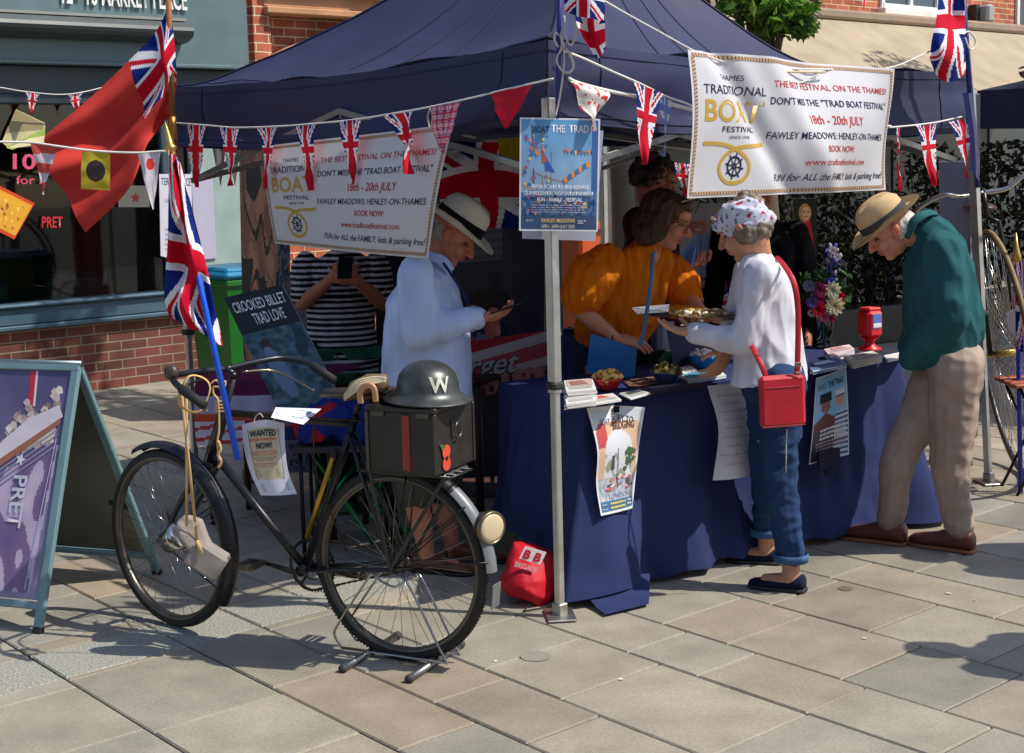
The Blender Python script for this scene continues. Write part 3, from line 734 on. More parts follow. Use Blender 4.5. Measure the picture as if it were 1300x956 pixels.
# bunting right of the big banner
b3 = thing('bunting', 'short string of union flag pennants between the right hand banner and the flag pole', 'bunting', PR(1180, 170, .08))
cord(b3, [PR(x, y, .07) for x, y in ((1128, 162), (1160, 159), (1190, 155), (1222, 148))], .004)
pennant(b3, PR(1137, 162, .06), PR(1143, 161, .0), PR(1144, 242, .04), ujp, seed=1)
pennant(b3, PR(1162, 159, .07), PR(1191, 155, .07), PR(1186, 236, .09), ujp, seed=2, nu=24, nv=36)
pennant(b3, PR(1205, 155, .08), PR(1234, 148, .1), PR(1229, 226, .1), ujp, seed=6, nu=24, nv=36)
# left street bunting in front of the red ensign
b4 = thing('bunting', 'white tape of signal flags crossing in front of the red ensign', 'bunting', P(100, 200, 6.3))
D4 = 6.45
def Q4(x, y, d=0): return P(x, y, D4+d)
cord(b4, [Q4(x, y) for x, y in ((-60, 176), (0, 180), (38, 181), (76, 186), (105, 190), (140, 193), (176, 194), (208, 192), (222, 196))], .005)
def rw(u, v): return (214, 92, 78) if int(v*5.2+.15*u) % 2 == 0 else (216, 206, 216)
pennant(b4, Q4(39, 182), Q4(72, 186), Q4(55, 247), rw, label='red and white striped pennant', seed=2)
def iflag(u, v): return (70, 58, 60) if math.hypot((u-.5), (v-.5)*1.15) < .33 else (206, 190, 62)
pennant(b4, Q4(104, 192), Q4(140, 194), Q4(103, 240), iflag, name='signal_flag', label='yellow square flag with black disc', square=True, nu=40, nv=44, curl=.006)
def jp(u, v):
    x = (u-.5)*(1-v); y = v
    return (216, 60, 60) if math.hypot(x-.02, (y-.2)*1.6) < .17 else (222, 218, 226)
pennant(b4, Q4(175, 195), Q4(204, 193), Q4(194, 266), jp, label='white pennant with red disc', nu=30, nv=40)
# bunting by the shop window
b5 = thing('bunting', 'faded union flag bunting strung across the top of the dark shop window', 'bunting', WL(-1.2, 2.2, .1))
def Q5(x, y): a = WP+N1*.12; return PV2(x, y, a, a+D1)
cord(b5, [Q5(x, y) for x, y in ((-40, 106), (0, 111), (30, 116), (75, 120), (110, 116), (150, 105))], .004)
pennant(b5, Q5(32, 116), Q5(51, 119), Q5(40, 146), ujp, seed=1); pennant(b5, Q5(86, 120), Q5(105, 117), Q5(97, 142), ujp, seed=3)
# pennant under the upper window of the far building
b6 = thing('bunting', 'single small union flag pennant hanging below the upper window of the far building', 'bunting', WL(11, 4, .3))
def Q6(x, y): a = WP+N1*.3; return PV2(x, y, a, a+D1)
cord(b6, [Q6(x, y) for x, y in ((1060, -14), (1097, -6), (1130, -14))], .006); pennant(b6, Q6(1088, -8), Q6(1106, -8), Q6(1097, 11), ujp)
# dark pennants hanging inside the gazebo on the far left
b7 = thing('bunting', 'grey shaded pennants hanging behind the left corner of the gazebo', 'bunting', P(290, 190, 8.2))
cord(b7, [P(x, y, 8.2) for x, y in ((222, 176), (270, 186), (345, 184))], .003)
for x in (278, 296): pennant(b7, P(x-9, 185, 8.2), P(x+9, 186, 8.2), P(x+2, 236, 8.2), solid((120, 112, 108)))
# ------------------------------------------------------------------ flags
def patch(rows):
    rows = [[Vector(p) for p in r] for r in rows]
    def cr(ps, t):
        m = len(ps)-1; x = max(0, min(.9999, t))*m; i = int(x); f = x-i
        if t > 1: f += (t-1)*m
        if t < 0: f += t*m
        p0 = ps[i-1] if i > 0 else ps[0]*2-ps[1]; p1, p2 = ps[i], ps[i+1]; p3 = ps[i+2] if i+2 <= m else ps[m]*2-ps[m-1]
        return .5*((2*p1)+(p2-p0)*f+(2*p0-5*p1+4*p2-p3)*f*f+(3*p1-p0-3*p2+p3)*f**3)
    return lambda u, v: cr([cr(r, u) for r in rows], v)
# red ensign, hoist at the right on the wooden pole
ED = 6.75
en = thing('ensign', 'red ensign with union canton drooping from a wooden pole at the left corner', 'flag', P(214, 190, ED))
m = MB('wood', (150, 92, 44)); m.rod(P(212, -60, ED), P(219, 160, ED), .013, .015); m.build('flagpole', en)
m = MB('metal', (176, 128, 60)); m.tube([P(218.3, 148, ED), P(218.6, 158, ED), P(221, 196, ED)], [.019, .02, .017], 12); m.build('ferrule', en)
Z = ED
rws = [[P(216, 8, Z), P(186, 48, Z-.05), P(120, 122, Z+.03), P(56, 172, Z-.05)],
       [P(222, 60, Z), P(200, 96, Z-.08), P(130, 168, Z-.0), P(62, 202, Z-.03)],
       [P(224, 108, Z), P(203, 138, Z+.05), P(152, 195, Z-.06), P(80, 246, Z-.02)],
       [P(216, 148, Z), P(190, 178, Z-.03), P(170, 238, Z-.10), P(105, 296, Z-.03)]]
pf = patch(rws)
def ens(u, v):
    if u < .47 and v < .62: return uj(1-u/.47, v/.62, 1.5)
    return (206, 66, 58)
m = MB('flag'); m.grid(lambda u, v: pf(u, v)+Vector((0, (.05*math.sin(7*u-6*v)+.03*math.sin(15*v+4*u))*min(1, u*3), 0)), 90, 70, ens); m.build('flag_cloth', en)
# union flag on blue stick tied to the bicycle
uf = thing('union_flag', 'crumpled union flag on a leaning blue stick with brass spearhead tied to the bicycle', 'flag', P(300, 585, 5.0))
pa, pb = P(217, 190, 5.06), P(302, 584, 4.93)
m = MB('paint', (20, 90, 220)); m.rod(pa, pb, .0105, .0115, 12); m.build('flagpole', uf)
m = MB('metal', (200, 164, 90)); d = (pa-pb).normalized(); R = frame(d.orthogonal(), d); R = Matrix((R.col[0], R.col[1], d)).transposed()
m.lathe(pa-d*.02, [(.0, .125), (.006, .1), (.012, .06), (.015, .035), (.022, .03), (.02, .02), (.015, .015), (.015, -.0)], R, 16); m.build('spearhead', uf)
Zf = 5.03
rws = [[P(214, 190, Zf), P(219, 195, Zf-.03), P(224, 200, Zf-.05), P(227, 206, Zf)],
       [P(212, 255, Zf), P(226, 262, Zf-.05), P(236, 268, Zf-.02), P(246, 275, Zf+.02)],
       [P(212, 318, Zf-.03), P(232, 322, Zf+.03), P(246, 330, Zf-.08), P(264, 338, Zf)],
       [P(210, 372, Zf), P(228, 378, Zf-.08), P(252, 385, Zf+.03), P(274, 392, Zf)],
       [P(216, 404, Zf), P(238, 414, Zf+.03), P(262, 428, Zf-.05), P(282, 440, Zf+.0)]]
pf2 = patch(rws)
def ufc(u, v): return uj(v, u, 1.7)
m = MB('flag'); m.grid(lambda u, v: pf2(u, v)+Vector((0, .02*math.sin(14*u+6*v), 0)), 60, 100, lambda u, v: uj(.02+.96*v, (u*1.0+.12*math.sin(v*9)) % 1.0, 1.8)); m.build('flag_cloth', uf)
# flag tied to the front leg, above the corner
def FQ(x, y, o=.16): a = F0+Vector((0, -o, 0)); return PV2(x, y, a, a+Vector((1, 0, 0)))
fc = thing('union_flag', 'union flag hanging from the blue stick tied to the front leg of the gazebo', 'flag', FQ(712, 150, .06))
m = MB('paint', (30, 50, 130)); m.rod(FQ(711, -60, .05), FQ(708, 150, .04), .009, .009, 12); m.build('flagpole', fc)
rws = [[FQ(716, -70, .12), FQ(735, -66, .16), FQ(765, -60, .13)], [FQ(715, -20, .12), FQ(740, -10, .2), FQ(768, -5, .13)], [FQ(717, 15, .12), FQ(740, 22, .18), FQ(767, 26, .14)]]
m = MB('flag'); f1 = patch(rws); m.grid(lambda u, v: f1(u, v)+Vector((0, .015*math.sin(u*11+v*4), 0)), 50, 60, lambda u, v: uj(v, u, 1.6))
rws = [[FQ(733, -10, .10), FQ(750, -8, .06), FQ(768, -5, .12)], [FQ(732, 30, .10), FQ(748, 36, .05), FQ(768, 32, .12)], [FQ(757, 75, .11), FQ(762, 72, .1), FQ(769, 62, .13)]]
f2 = patch(rws); m.grid(f2, 40, 50, lambda u, v: uj(.15+.5*v, u*.9, 1.4)); m.build('flag_cloth', fc)
# flag at the right corner
fr = thing('union_flag', 'tall union flag on the blue stick at the right corner of the gazebo', 'flag', PR(1228, 150, .1))
def RQ(x, y, o=.12): return PR(x, y, o)
m = MB('paint', (24, 44, 110)); m.rod(RQ(1218, -60, .1), RQ(1241, 238, .1), .014, .014, 12)
m.build('flagpole', fr)
rws = [[RQ(1193, -60, .14), RQ(1208, -60, .2), RQ(1221, -58, .12)], [RQ(1192, 10, .16), RQ(1206, 10, .1), RQ(1223, 12, .12)], [RQ(1182, 55, .16), RQ(1204, 62, .22), RQ(1226, 58, .12)], [RQ(1178, 76, .16), RQ(1200, 104, .14), RQ(1228, 94, .12)]]
f3 = patch(rws); m = MB('flag'); m.grid(lambda u, v: f3(u, v)+Vector((0, .02*math.sin(u*9+v*5), 0)), 40, 110, lambda u, v: uj(min(.999, .1+.9*v), (u+.08*math.sin(v*8)) % 1, 1.9)); m.build('flag_cloth', fr)
rws = [[RQ(1222, 118, .1), RQ(1234, 118, .14)], [RQ(1230, 170, .1), RQ(1241, 172, .14)], [RQ(1233, 215, .1), RQ(1243, 230, .14)]]
m = MB('flag', (70, 84, 140)); m.grid(patch(rws), 8, 30, lambda u, v: (70, 84, 140) if u < .6 else (150, 156, 190)); m.build('furled_flag', fr)
m = MB('rope', (228, 224, 214)); m.tube(catmull([RQ(x, y, .16) for x, y in ((1222, 44), (1230, 40), (1238, 50), (1237, 60), (1231, 62), (1225, 48))], 5), .004, 6); m.build('loop', fr)
# string over the banner
st = thing('banner_string', 'white string running from the corner flag over the banner to the right flag pole', 'string', PR(900, 70, .14))
cord(st, [PR(x, y, .15) for x, y in ((762, -2), (800, 20), (840, 42), (876, 62))]+[PR(x, y, .15) for x, y in ((900, 72), (940, 84), (1000, 87), (1060, 88), (1124, 87), (1170, 70), (1222, 44))], .0035)
cord(st, [PR(x, y, .17) for x, y in ((967, 90), (990, 91), (1048, 92))], .004, (196, 180, 140), name='knotted_end')
cord(st, [PR(x, y, .155) for x, y in ((994, 90), (996, 101), (1008, 106), (1025, 102), (1040, 94))], .003, name='loop')
# ------------------------------------------------------------------ the two festival banners
def wheel_logo(sh, mb, cx, cy, r, asp, col):
    for k in range(8):
        a = k*math.pi/4+.2; sh.line(mb, [(cx+.1*r*math.cos(a), cy+.1*r*asp*math.sin(a)), (cx+1.35*r*math.cos(a), cy+1.35*r*asp*math.sin(a))], r*.07, col, asp=asp)
        x, y = cx+1.3*r*math.cos(a), cy+1.3*r*asp*math.sin(a); sh.poly(mb, [(x+.13*r*math.cos(t), y+.13*r*asp*math.sin(t)) for t in [q*math.pi/4 for q in range(8)]], col, 1.2)
    sh.line(mb, [(cx+r*math.cos(t), cy+r*asp*math.sin(t)) for t in [q*math.pi/14 for q in range(28)]], r*.12, col, asp=asp, closed=True)
    sh.line(mb, [(cx+.25*r*math.cos(t), cy+.25*r*asp*math.sin(t)) for t in [q*math.pi/8 for q in range(16)]], r*.1, col, asp=asp, closed=True)
def rope_edge(sh, mb, pts, w, asp, n):
    """twisted rope printed along the hem"""
    tot = []; 
    for i in range(len(pts)-1):
        (x0, y0), (x1, y1) = pts[i], pts[i+1]
        for k in range(n):
            t = k/n; tot.append((x0+(x1-x0)*t, y0+(y1-y0)*t, (x1-x0), (y1-y0)))
    sh.line(mb, [(a, b) for a, b, _, _ in tot]+[pts[-1]], w, (212, 190, 160), asp=asp)
    for a, b, dx, dy in tot:
        L = math.hypot(dx, dy/asp); ux, uy = dx/L, dy/asp/L; nx, ny = -uy, ux; q = .8*w
        P_ = [(-q*.6, -w), (q*.2, -w), (q*1.3, w), (q*.5, w)]
        sh.poly(mb, [(a+ux*s_+nx*r_, b+(uy*s_+ny*r_)*asp) for s_, r_ in P_], (148, 88, 62), 1.5)
def banner_text(sh, mb, asp, full=True):
    N_ = (38, 36, 70); R_ = (196, 60, 58); O_ = (214, 178, 84)
    T = sh.text
    T(mb, 'THE BEST FESTIVAL ON THE THAMES!', .36, .955, .165, .215, R_, .004)
    T(mb, 'DON\'T MISS THE "TRAD BOAT FESTIVAL"', .35, .955, .285, .338, N_, .008)
    T(mb, '18th - 20th JULY', .53, .80, .405, .475, R_, .01)
    T(mb, 'FAWLEY MEADOWS: HENLEY-ON-THAMES', .35, .955, .535, .588, N_, .004)
    T(mb, 'BOOK NOW:', .585, .755, .635, .685, R_, .008)
    T(mb, 'www.tradboatfestival.com', .5, .84, .735, .785, R_, .006)
    T(mb, 'FUN for ALL the FAMILY: kids & parking free!', .385, .975, .845, .9, N_, .006, .25)
    T(mb, 'THAMES', .135, .235, .145, .185, N_)
    T(mb, 'TRADITIONAL', .045, .33, .22, .285, N_)
    T(mb, 'BOAT', .05, .325, .32, .47, O_, .02)
    T(mb, 'FESTIVAL', .13, .3, .505, .545, N_, .005); T(mb, 'SINCE 1978', .165, .26, .57, .592, N_)
    c = [(.05, .625), (.10, .625), (.15, .635), (.2, .665), (.245, .72), (.262, .79), (.25, .86), (.215, .9), (.17, .895), (.14, .84), (.135, .77), (.16, .70), (.2, .66), (.245, .645), (.3, .64), (.34, .63)]
    cc_ = [Vector((a, b, 0)) for a, b in c]; cc_ = catmull(cc_, 5); sh.line(mb, [(p.x, p.y) for p in cc_], .006, O_, asp=asp)
    wheel_logo(sh, mb, .198, .785, .028, asp, N_)
def banner(name, label, TL, TR, BR_, BL, fnd, plane, back=True, asp=2.35):
    base = quad(TL, TR, BR_, BL)
    n = (TR-TL).cross(BL-TL).normalized()
    if n.dot(CP-TL) < 0: n = -n
    fn = lambda u, v: base(u, v)+n*fnd(u, v)
    sh = Sheet(fn, .0018); m = MB('vinyl', (234, 233, 236)); m.grid(fn, 80, 44)
    banner_text(sh, m, asp)
    rope_edge(sh, m, [(.015, .03), (.985, .03)], .0055, asp, 80); rope_edge(sh, m, [(.985, .03), (.985, .97)], .0055, asp, 36)
    rope_edge(sh, m, [(.985, .97), (.015, .97)], .0055, asp, 80); rope_edge(sh, m, [(.015, .97), (.015, .03)], .0055, asp, 36)
    return m.build(name, label=label, category='banner'), sh
o = .16
def bd(u, v):
    h = .05*math.sin(math.pi*u)*math.sin(math.pi*v)
    h -= .045*math.exp(-((u-.12-.35*v)/.05)**2)*(1-.4*v)+.02*math.exp(-((u-.62+.2*v)/.08)**2)
    h += .02*math.sin(8*u+4*v)+.03*math.exp(-((u-.35-.3*v)/.07)**2)
    h += .03*(u > .9)*(u-.9)*10*(.5-v)
    return h
bR, shR = banner('festival_banner', 'white vinyl festival banner hanging in the sun on the right side of the gazebo', PR(873, 63, o), PR(1127, 88, o), PR(1131, 241, o), PR(876, 252, o), bd, None)
def bd2(u, v): return .035*math.sin(math.pi*u)*math.sin(math.pi*v)+.012*math.sin(7*u+3*v)+.02*(v**2)*math.sin(5*u)
q = [PL(334, 186, .1), PL(578, 157, .1), PL(537, 329, .1), PL(350, 309, .1)]
bL, shL = banner('festival_banner', 'white vinyl festival banner in the shade on the left side above the striped top', *q, bd2, None)
# ------------------------------------------------------------------ poster on the front leg
def txtbars(sh, m, x0, x1, ys, h, col, seed=0):
    r = random.Random(seed)
    for y in ys:
        x = x0
        while x < x1-.02:
            w_ = r.uniform(.025, .08); w_ = min(w_, x1-x); sh.poly(m, [(x, y), (x+w_, y), (x+w_, y+h), (x, y+h)], col, 2); x += w_+.014
o = .06
a_ = F0+Vector((0, -o, 0)); XB = Vector((1, 0, 0))
def PQ(x, y, o=.05): return PV2(x, y, F0+Vector((0, -o, 0)), F0+Vector((0, -o, 0))+Vector((1, .12, 0)))
fn = quad(PQ(660, 149), PQ(762, 151), PQ(759, 294), PQ(659, 293), bulge=.012)
m = MB('photo', (120, 160, 200))
def sky(u, v):
    if u < .025 or u > .975 or v < .015 or v > .985: return (225, 225, 230)
    if v > .86: return (64, 88, 122)
    if v > .66: 
        q = h2(u*22, v*22); return (70+70*q, 100+60*q, 146+40*q) if v > .7 else (86, 122, 160)
    t = v/.66; q = 12*h2(u*6, v*6)
    if u > .9: return (70, 104, 164)
    return (96+60*t+q, 156+26*t+q, 204+6*t+q)
m.grid(fn, 50, 70, sky); sp = Sheet(fn, .0012)
sp.text(m, 'TRAD', .61, .86, .055, .125, (226, 232, 240), .02); sp.text(m, 'THE', .39, .56, .055, .125, (226, 232, 240), .02); sp.text(m, 'BOAT', .17, .36, .07, .13, (48, 56, 90), .01)
sp.line(m, [(.15, .05), (.18, .58)], .006, (90, 70, 84)); sp.line(m, [(.28, .12), (.285, .6)], .005, (150, 110, 120)); sp.line(m, [(.39, .3), (.39, .6)], .004, (130, 120, 130)); sp.poly(m, [(.29, .3), (.44, .48), (.32, .46)], (60, 96, 170))
sp.poly(m, [(.27, .26), (.34, .38), (.28, .4)], (200, 90, 90)); sp.line(m, [(.15, .47), (.35, .53), (.6, .57)], .004, (160, 120, 100))
rr = random.Random(4)
cols = [(214, 100, 96), (236, 150, 70), (70, 110, 180), (230, 210, 110), (200, 80, 110), (80, 130, 190)]
for k in range(9):
    t = k/9; x, y = .55+.38*t, .265+.02*math.sin(t*3.14); sp.poly(m, [(x, y), (x+.035, y), (x+.018, y+.045)], cols[k % 6], 2)
for k in range(7):
    t = k/7; x, y = .55+.32*t, .52-.16*t; sp.poly(m, [(x, y), (x+.04, y-.01), (x+.045, y+.04), (x+.005, y+.05)], [(240, 150, 60), (70, 120, 190)][k % 2], 2)
for k in range(34):
    x, y, r = rr.uniform(.05, .4), rr.uniform(.15, .62), rr.uniform(.01, .03); sp.poly(m, [(x-r, y), (x, y-r*.7), (x+r, y+.01), (x, y+r*.8)], rr.choice(cols), 1.5)
for k in range(60):
    x, y, r = rr.uniform(.04, .93), rr.uniform(.64, .84), rr.uniform(.008, .03); sp.poly(m, [(x-r, y), (x, y-r*.5), (x+r, y), (x, y+r)], rr.choice(cols+[(60, 70, 90), (200, 200, 210), (90, 80, 80)]), 1.2)
sp.text(m, 'FROM BOATS TO THE BIZARRE', .15, .87, .585, .62, (230, 232, 240), .02, k=3); sp.text(m, 'QUINTESSENTIAL HIGH ENTERTAINMENT', .06, .93, .645, .678, (230, 232, 240), .02, k=3); sp.text(m, 'FUN - FAMILY - FESTIVAL', .22, .79, .7, .735, (230, 232, 240), .02, k=3)
txtbars(sp, m, .15, .85, (.765, .785, .805, .825), .008, (170, 176, 200), 2)
sp.text(m, 'FAWLEY MEADOWS', .28, .7, .885, .92, (236, 200, 120), .02, k=3); sp.text(m, '18TH - 20TH JULY 2025', .28, .7, .94, .97, (226, 216, 190), .01, k=3); sp.text(m, 'BOAT', .09, .18, .895, .915, (200, 206, 220), k=3); txtbars(sp, m, .74, .84, (.9, .92), .01, (200, 206, 220), 5)
m.build('pole_poster', label='blue festival poster of flags and masts fixed to the front leg of the gazebo', category='poster')
m = MB('paper', (200, 204, 226)); b2 = F0+Vector((0, .035, 0))
q = [PV2(x, y, b2, b2+XB) for x, y in ((664, 160), (766, 166), (756, 306), (663, 303))]; m.grid(quad(*q, bulge=.006), 6, 8)
m.build('backing_sheet', label='pale sheet sticking out behind the blue poster on the front leg', category='paper')
# ------------------------------------------------------------------ main table with navy cloth
TZ = .775
T0 = G(745, 509, TZ); T1 = G(1141, 457, TZ-.01); TD = (T1-T0); TD.z = 0; TLen = TD.length; TD.normalize(); TB = Vector((-TD.y, TD.x, 0)); TN = -TB
TW = .62
def TT(s, d, z=0): return Vector((T0.x, T0.y, 0))+TD*s+TB*d+Vector((0, 0, z))
tb = thing('folding_table', 'long folding table hidden under the navy cloth at the front of the stall', 'table', TT(TLen/2, TW/2))
RT = Matrix(((TD.x, TB.x, 0), (TD.y, TB.y, 0), (0, 0, 1)))
m = MB('plastic', (190, 190, 186)); m.box(TT(TLen/2, TW/2, TZ-.028), (TLen-.03, TW-.03, .035), RT, .006); m.build('tabletop', tb)
for s_ in (.15, TLen-.15):
    for d_ in (.08, TW-.08): m = MB('metal', (120, 120, 120)); m.rod(TT(s_, d_, 0), TT(s_, d_, TZ-.04), .013); m.build('leg', tb)
per = [(0, TW), (0, 0), (TLen, 0), (TLen, TW)]
def edge(t):
    """t: 0..1 left side, 1..3 front, 3..4 right side -> point, outward normal, corner weight"""
    if t < 1: return TT(0, TW*(1-t)), -TD, max(0, t-.75)*4
    if t < 3: u = (t-1)/2; return TT(TLen*u, 0), TN, max(0, 1-u*9)+max(0, (u-.93)/.07)
    return TT(TLen, TW*(t-3)), TD, max(0, 1.25-t+3-.25)*1
def skirt(u, v):
    t = u*4; p, n, cw = edge(min(t, 3.9999))
    if 1 <= t < 1.18: k = (t-1)/.18; n = (-TD*(1-k)*.8+TN*(.4+.6*k)).normalized()
    elif .8 < t < 1: k = (t-.8)/.2; n = (-TD+TN*k*.6).normalized()
    elif 2.85 < t < 3: k = (t-2.85)/.15; n = (TN+TD*k*.8).normalized()
    elif 3 <= t < 3.2: k = (t-3)/.2; n = (TN*(1-k)*.7+TD).normalized()
    f = 1.0
    fold = .5*noise.noise(Vector((t*4.2, v*.8, 2)))+.3*noise.noise(Vector((t*9, v*1.1, 5)))
    out = .008+.07*v**1.3*(.6+1.4*cw)+.11*fold*min(1, v*1.6)+.05*cw*v+.012*noise.noise(Vector((t*14, v*6, 8)))*v
    out = max(.006, out+.03*v)
    hem = .012+.2*max(0, (1-t))**.7*(t < 1)+.02*(1+noise.noise(Vector((t*5, 0, 1))))+.05*max(0, t-3)
    z = TZ-.001-(TZ-hem)*v
    if v < .06: z += .004*(1-v/.06)
    return p+n*out+Vector((0, 0, z))
m = MB('tablecloth', (44, 52, 94)); m.grid(skirt, 260, 40)
m.grid(lambda u, v: TT(-.006+(TLen+.012)*u, -.006+(TW+.012)*v, TZ+.003+.003*noise.noise(Vector((u*14, v*6, 2)))), 60, 16)
c0_ = TT(-.02, -.05); m.grid(lambda u, v: c0_+(TN*.9-TD*.3)*(.06+.20*v)+TD*(.32*(u-.2)*(1-.35*v))+Vector((0, 0, .014+.02*abs(noise.noise(Vector((u*4, v*4, 3))))*(1-v)+.05*(1-v)**3)), 20, 14)
m.build('tablecloth', label='navy blue tablecloth draped to the paving over the long front table', category='tablecloth')
def PT(x, y, o=.06): a = Vector((T0.x, T0.y, 0))+TN*o; return PV2(x, y, a, a+TD)
# poster on the cloth: riverside arch
rws = [[PT(745, 518, .05), PT(780, 515, .05), PT(819, 517, .1)], [PT(758, 570, .09), PT(784, 565, .1), PT(812, 560, .1)], [PT(757, 615, .09), PT(782, 610, .1), PT(807, 605, .1)], [PT(763, 655, .12), PT(785, 650, .12), PT(803, 645, .12)]]
fn = patch(rws); m = MB('paper', (220, 218, 214))
def arch(u, v):
    if u < .04 or u > .96 or v < .02 or v > .97: return (226, 226, 226)
    if v > .86: return (74, 112, 150)
    x = (u-.52)/.33; y = (v-.42)/.22; r = math.hypot(x, min(0, y))
    if v > .42: r = abs(x)
    if v < .12: return (206, 214, 222)
    if v < .62:
        if r < 1: return (214, 218, 224) if h2(u*9, v*9) > -.15 or v < .4 else (150, 160, 140)
        if r < 1.75: return (216, 180, 150) if not (x < -.75 and -1.3 < y < -.35) else (190, 80, 80)
        return (216, 214, 210)
    q = h2(u*16, v*16, 3); return (170+60*q, 176+40*q, 186+40*q)
m.grid(fn, 50, 80, arch); sp = Sheet(fn, .0014)
sp.text(m, 'BOAT', .18, .38, .1, .155, (90, 110, 140)); sp.text(m, 'BURY TO', .42, .82, .06, .12, (96, 60, 46), .01, rise=.03); sp.text(m, 'BRIDGING', .42, .84, .13, .2, (84, 52, 40), .02, rise=-.01)
sp.text(m, 'LONDON', .3, .86, .79, .845, (150, 150, 190), .01); sp.line(m, [(.52, .36), (.53, .74)], .008, (110, 80, 80)); sp.poly(m, [(.38, .42), (.44, .42), (.45, .55), (.36, .56)], (84, 90, 84)); 
for k in range(14):
    x, y = .66+.22*rr.random(), .36+.18*rr.random(); sp.poly(m, [(x, y), (x+.08, y+.015), (x+.05, y+.05), (x-.02, y+.03)], (76, 104, 70), 1.5)
for k in range(18):
    x, y = .1+.7*rr.random(), .62+.14*rr.random(); sp.poly(m, [(x, y), (x+.14, y-.01), (x+.1, y+.02), (x+.02, y+.022)], rr.choice([(190, 90, 96), (210, 214, 222), (110, 130, 160), (90, 80, 90), (214, 130, 90)]), 1.5)
txtbars(sp, m, .3, .74, (.885, .93), .022, (222, 206, 110), 3); txtbars(sp, m, .8, .93, (.88, .92), .02, (200, 214, 226), 3); txtbars(sp, m, .08, .2, (.89, .94), .012, (190, 200, 214), 4)
m.use('metal', (30, 30, 32)); b = fn(.5, 0); m.box(b+TN*.012+Vector((0, 0, -.012)), (.024, .012, .026), RT, .002); m.tube([b+TN*.02+Vector((-.008, 0, .0)), b+TN*.03+Vector((0, 0, .02)), b+TN*.02+Vector((.008, 0, 0))], .0015, 5)
m.build('arch_poster', label='curling riverside arch poster clipped to the left end of the navy tablecloth', category='poster')
rws = [[PT(898, 490, .07), PT(925, 487, .07), PT(962, 482, .07)], [PT(912, 545, .09), PT(930, 545, .12), PT(962, 540, .1)], [PT(905, 610, .12), PT(932, 608, .13), PT(968, 600, .12)]]
fn = patch(rws); m = MB('paper', (216, 216, 220)); m.grid(fn, 14, 20); sp = Sheet(fn, .0014)
for k, (s0, s1) in enumerate(((.2, .8), (.3, .7), (.15, .85), (.25, .75), (.3, .7), (.2, .8), (.35, .65), (.1, .9), (.3, .7))): sp.text(m, ['RIVER EVENTS', 'TICKETS', 'MUSIC BY THE WATER', 'FOOD STALLS', 'BOATS', 'FAMILY ACTIVITIES', 'SHOPS', 'OPEN TO EVERYBODY', 'PARKING'][k], s0, s1, .12+k*.09, .135+k*.09, (130, 130, 140))
m.build('letter_sheet', label='white printed sheet curling off the front of the navy tablecloth', category='paper')
rws = [[PT(1036, 480, .05), PT(1055, 474, .05), PT(1074, 466, .05)], [PT(1032, 540, .08), PT(1056, 530, .09), PT(1077, 522, .08)], [PT(1027, 590, .1), PT(1052, 583, .1), PT(1078, 577, .1)]]
fn = patch(rws); m = MB('photo', (160, 190, 210))
def duo(u, v):
    if u < .03 or u > .97 or v < .02 or v > .98: return (222, 222, 226)
    a = math.hypot((u-.33)/.13, (v-.34)/.085) < 1; b = math.hypot((u-.76)/.14, (v-.33)/.08) < 1
    if .16 < u < .5 and .2 < v < .30: return (32, 34, 40)
    if .62 < u < .92 and .21 < v < .27: return (226, 222, 214)
    if .62 < u < .92 and .27 <= v < .285: return (30, 30, 40)
    if a: return (150, 100, 84)
    if b: return (206, 150, 120)
    if v > .42+.2*abs(u-.33)*1.5 and u < .58: return (110+30*h2(u*9, v*9), 60, 54) if v < .62 else (70, 60, 66)
    if v > .45 and u >= .58: return (210, 214, 222) if int(v*34) % 2 else (60, 90, 140)
    return (140+30*h2(u*4, v*4), 184, 212)
m.grid(fn, 44, 70, duo); sp = Sheet(fn, .0014); sp.text(m, 'BOAT', .1, .34, .09, .15, (90, 120, 150), .01); sp.text(m, 'THE TRAD', .4, .9, .08, .15, (30, 40, 60), .02)
txtbars(sp, m, .2, .9, (.6, .65, .7), .03, (226, 220, 220), 4); txtbars(sp, m, .12, .9, (.76, .8, .84), .018, (200, 170, 160), 6); sp.text(m, 'FAWLEY MEADOWS', .3, .75, .9, .93, (220, 200, 150))
m.use('tent', (22, 26, 52)); m.box(PT(1052, 583, .14)+Vector((0, 0, 0)), (.13, .02, .09), RT, .006); m.box(PT(1055, 596, .14), (.07, .02, .05), RT, .006)
m.build('duo_poster', label='blue poster of two men in hats pinned to the right half of the navy tablecloth', category='poster')
# ------------------------------------------------------------------ things lying on the table
def on(x, y, z=TZ+.008): return G(x, y, z)
def flat(name, lab, cat, pts, h, cols, layers=1, deco=None, group=None, z0=TZ+.008):
    """a pile of printed sheets whose top outline is given"""
    q = [G(x, y, z0+h) for x, y in pts]; m = MB('paper', cols[0]); th = h/layers; c = sum(q, Vector())/4
    for k in range(layers):
        a = rr.uniform(-.05, .05)*(layers > 1 and k < layers-1); zz = z0+th*k
        R = Matrix.Rotation(a, 3, 'Z'); P_ = [c+R@(p-c) for p in q]; P_ = [Vector((p.x, p.y, zz+th*.93)) for p in P_]
        m.col = lin(cols[k % len(cols)]); m.poly(P_, th*.9, (0, 0, 1))
    q2 = [Vector((p.x, p.y, z0+h)) for p in q]; sp = Sheet(lambda u, v: lerp(lerp(q2[0], q2[1], u), lerp(q2[3], q2[2], u), v), .0012)
    if deco: deco(sp, m)
    return m.build(name, label=lab, category=cat, group=group)
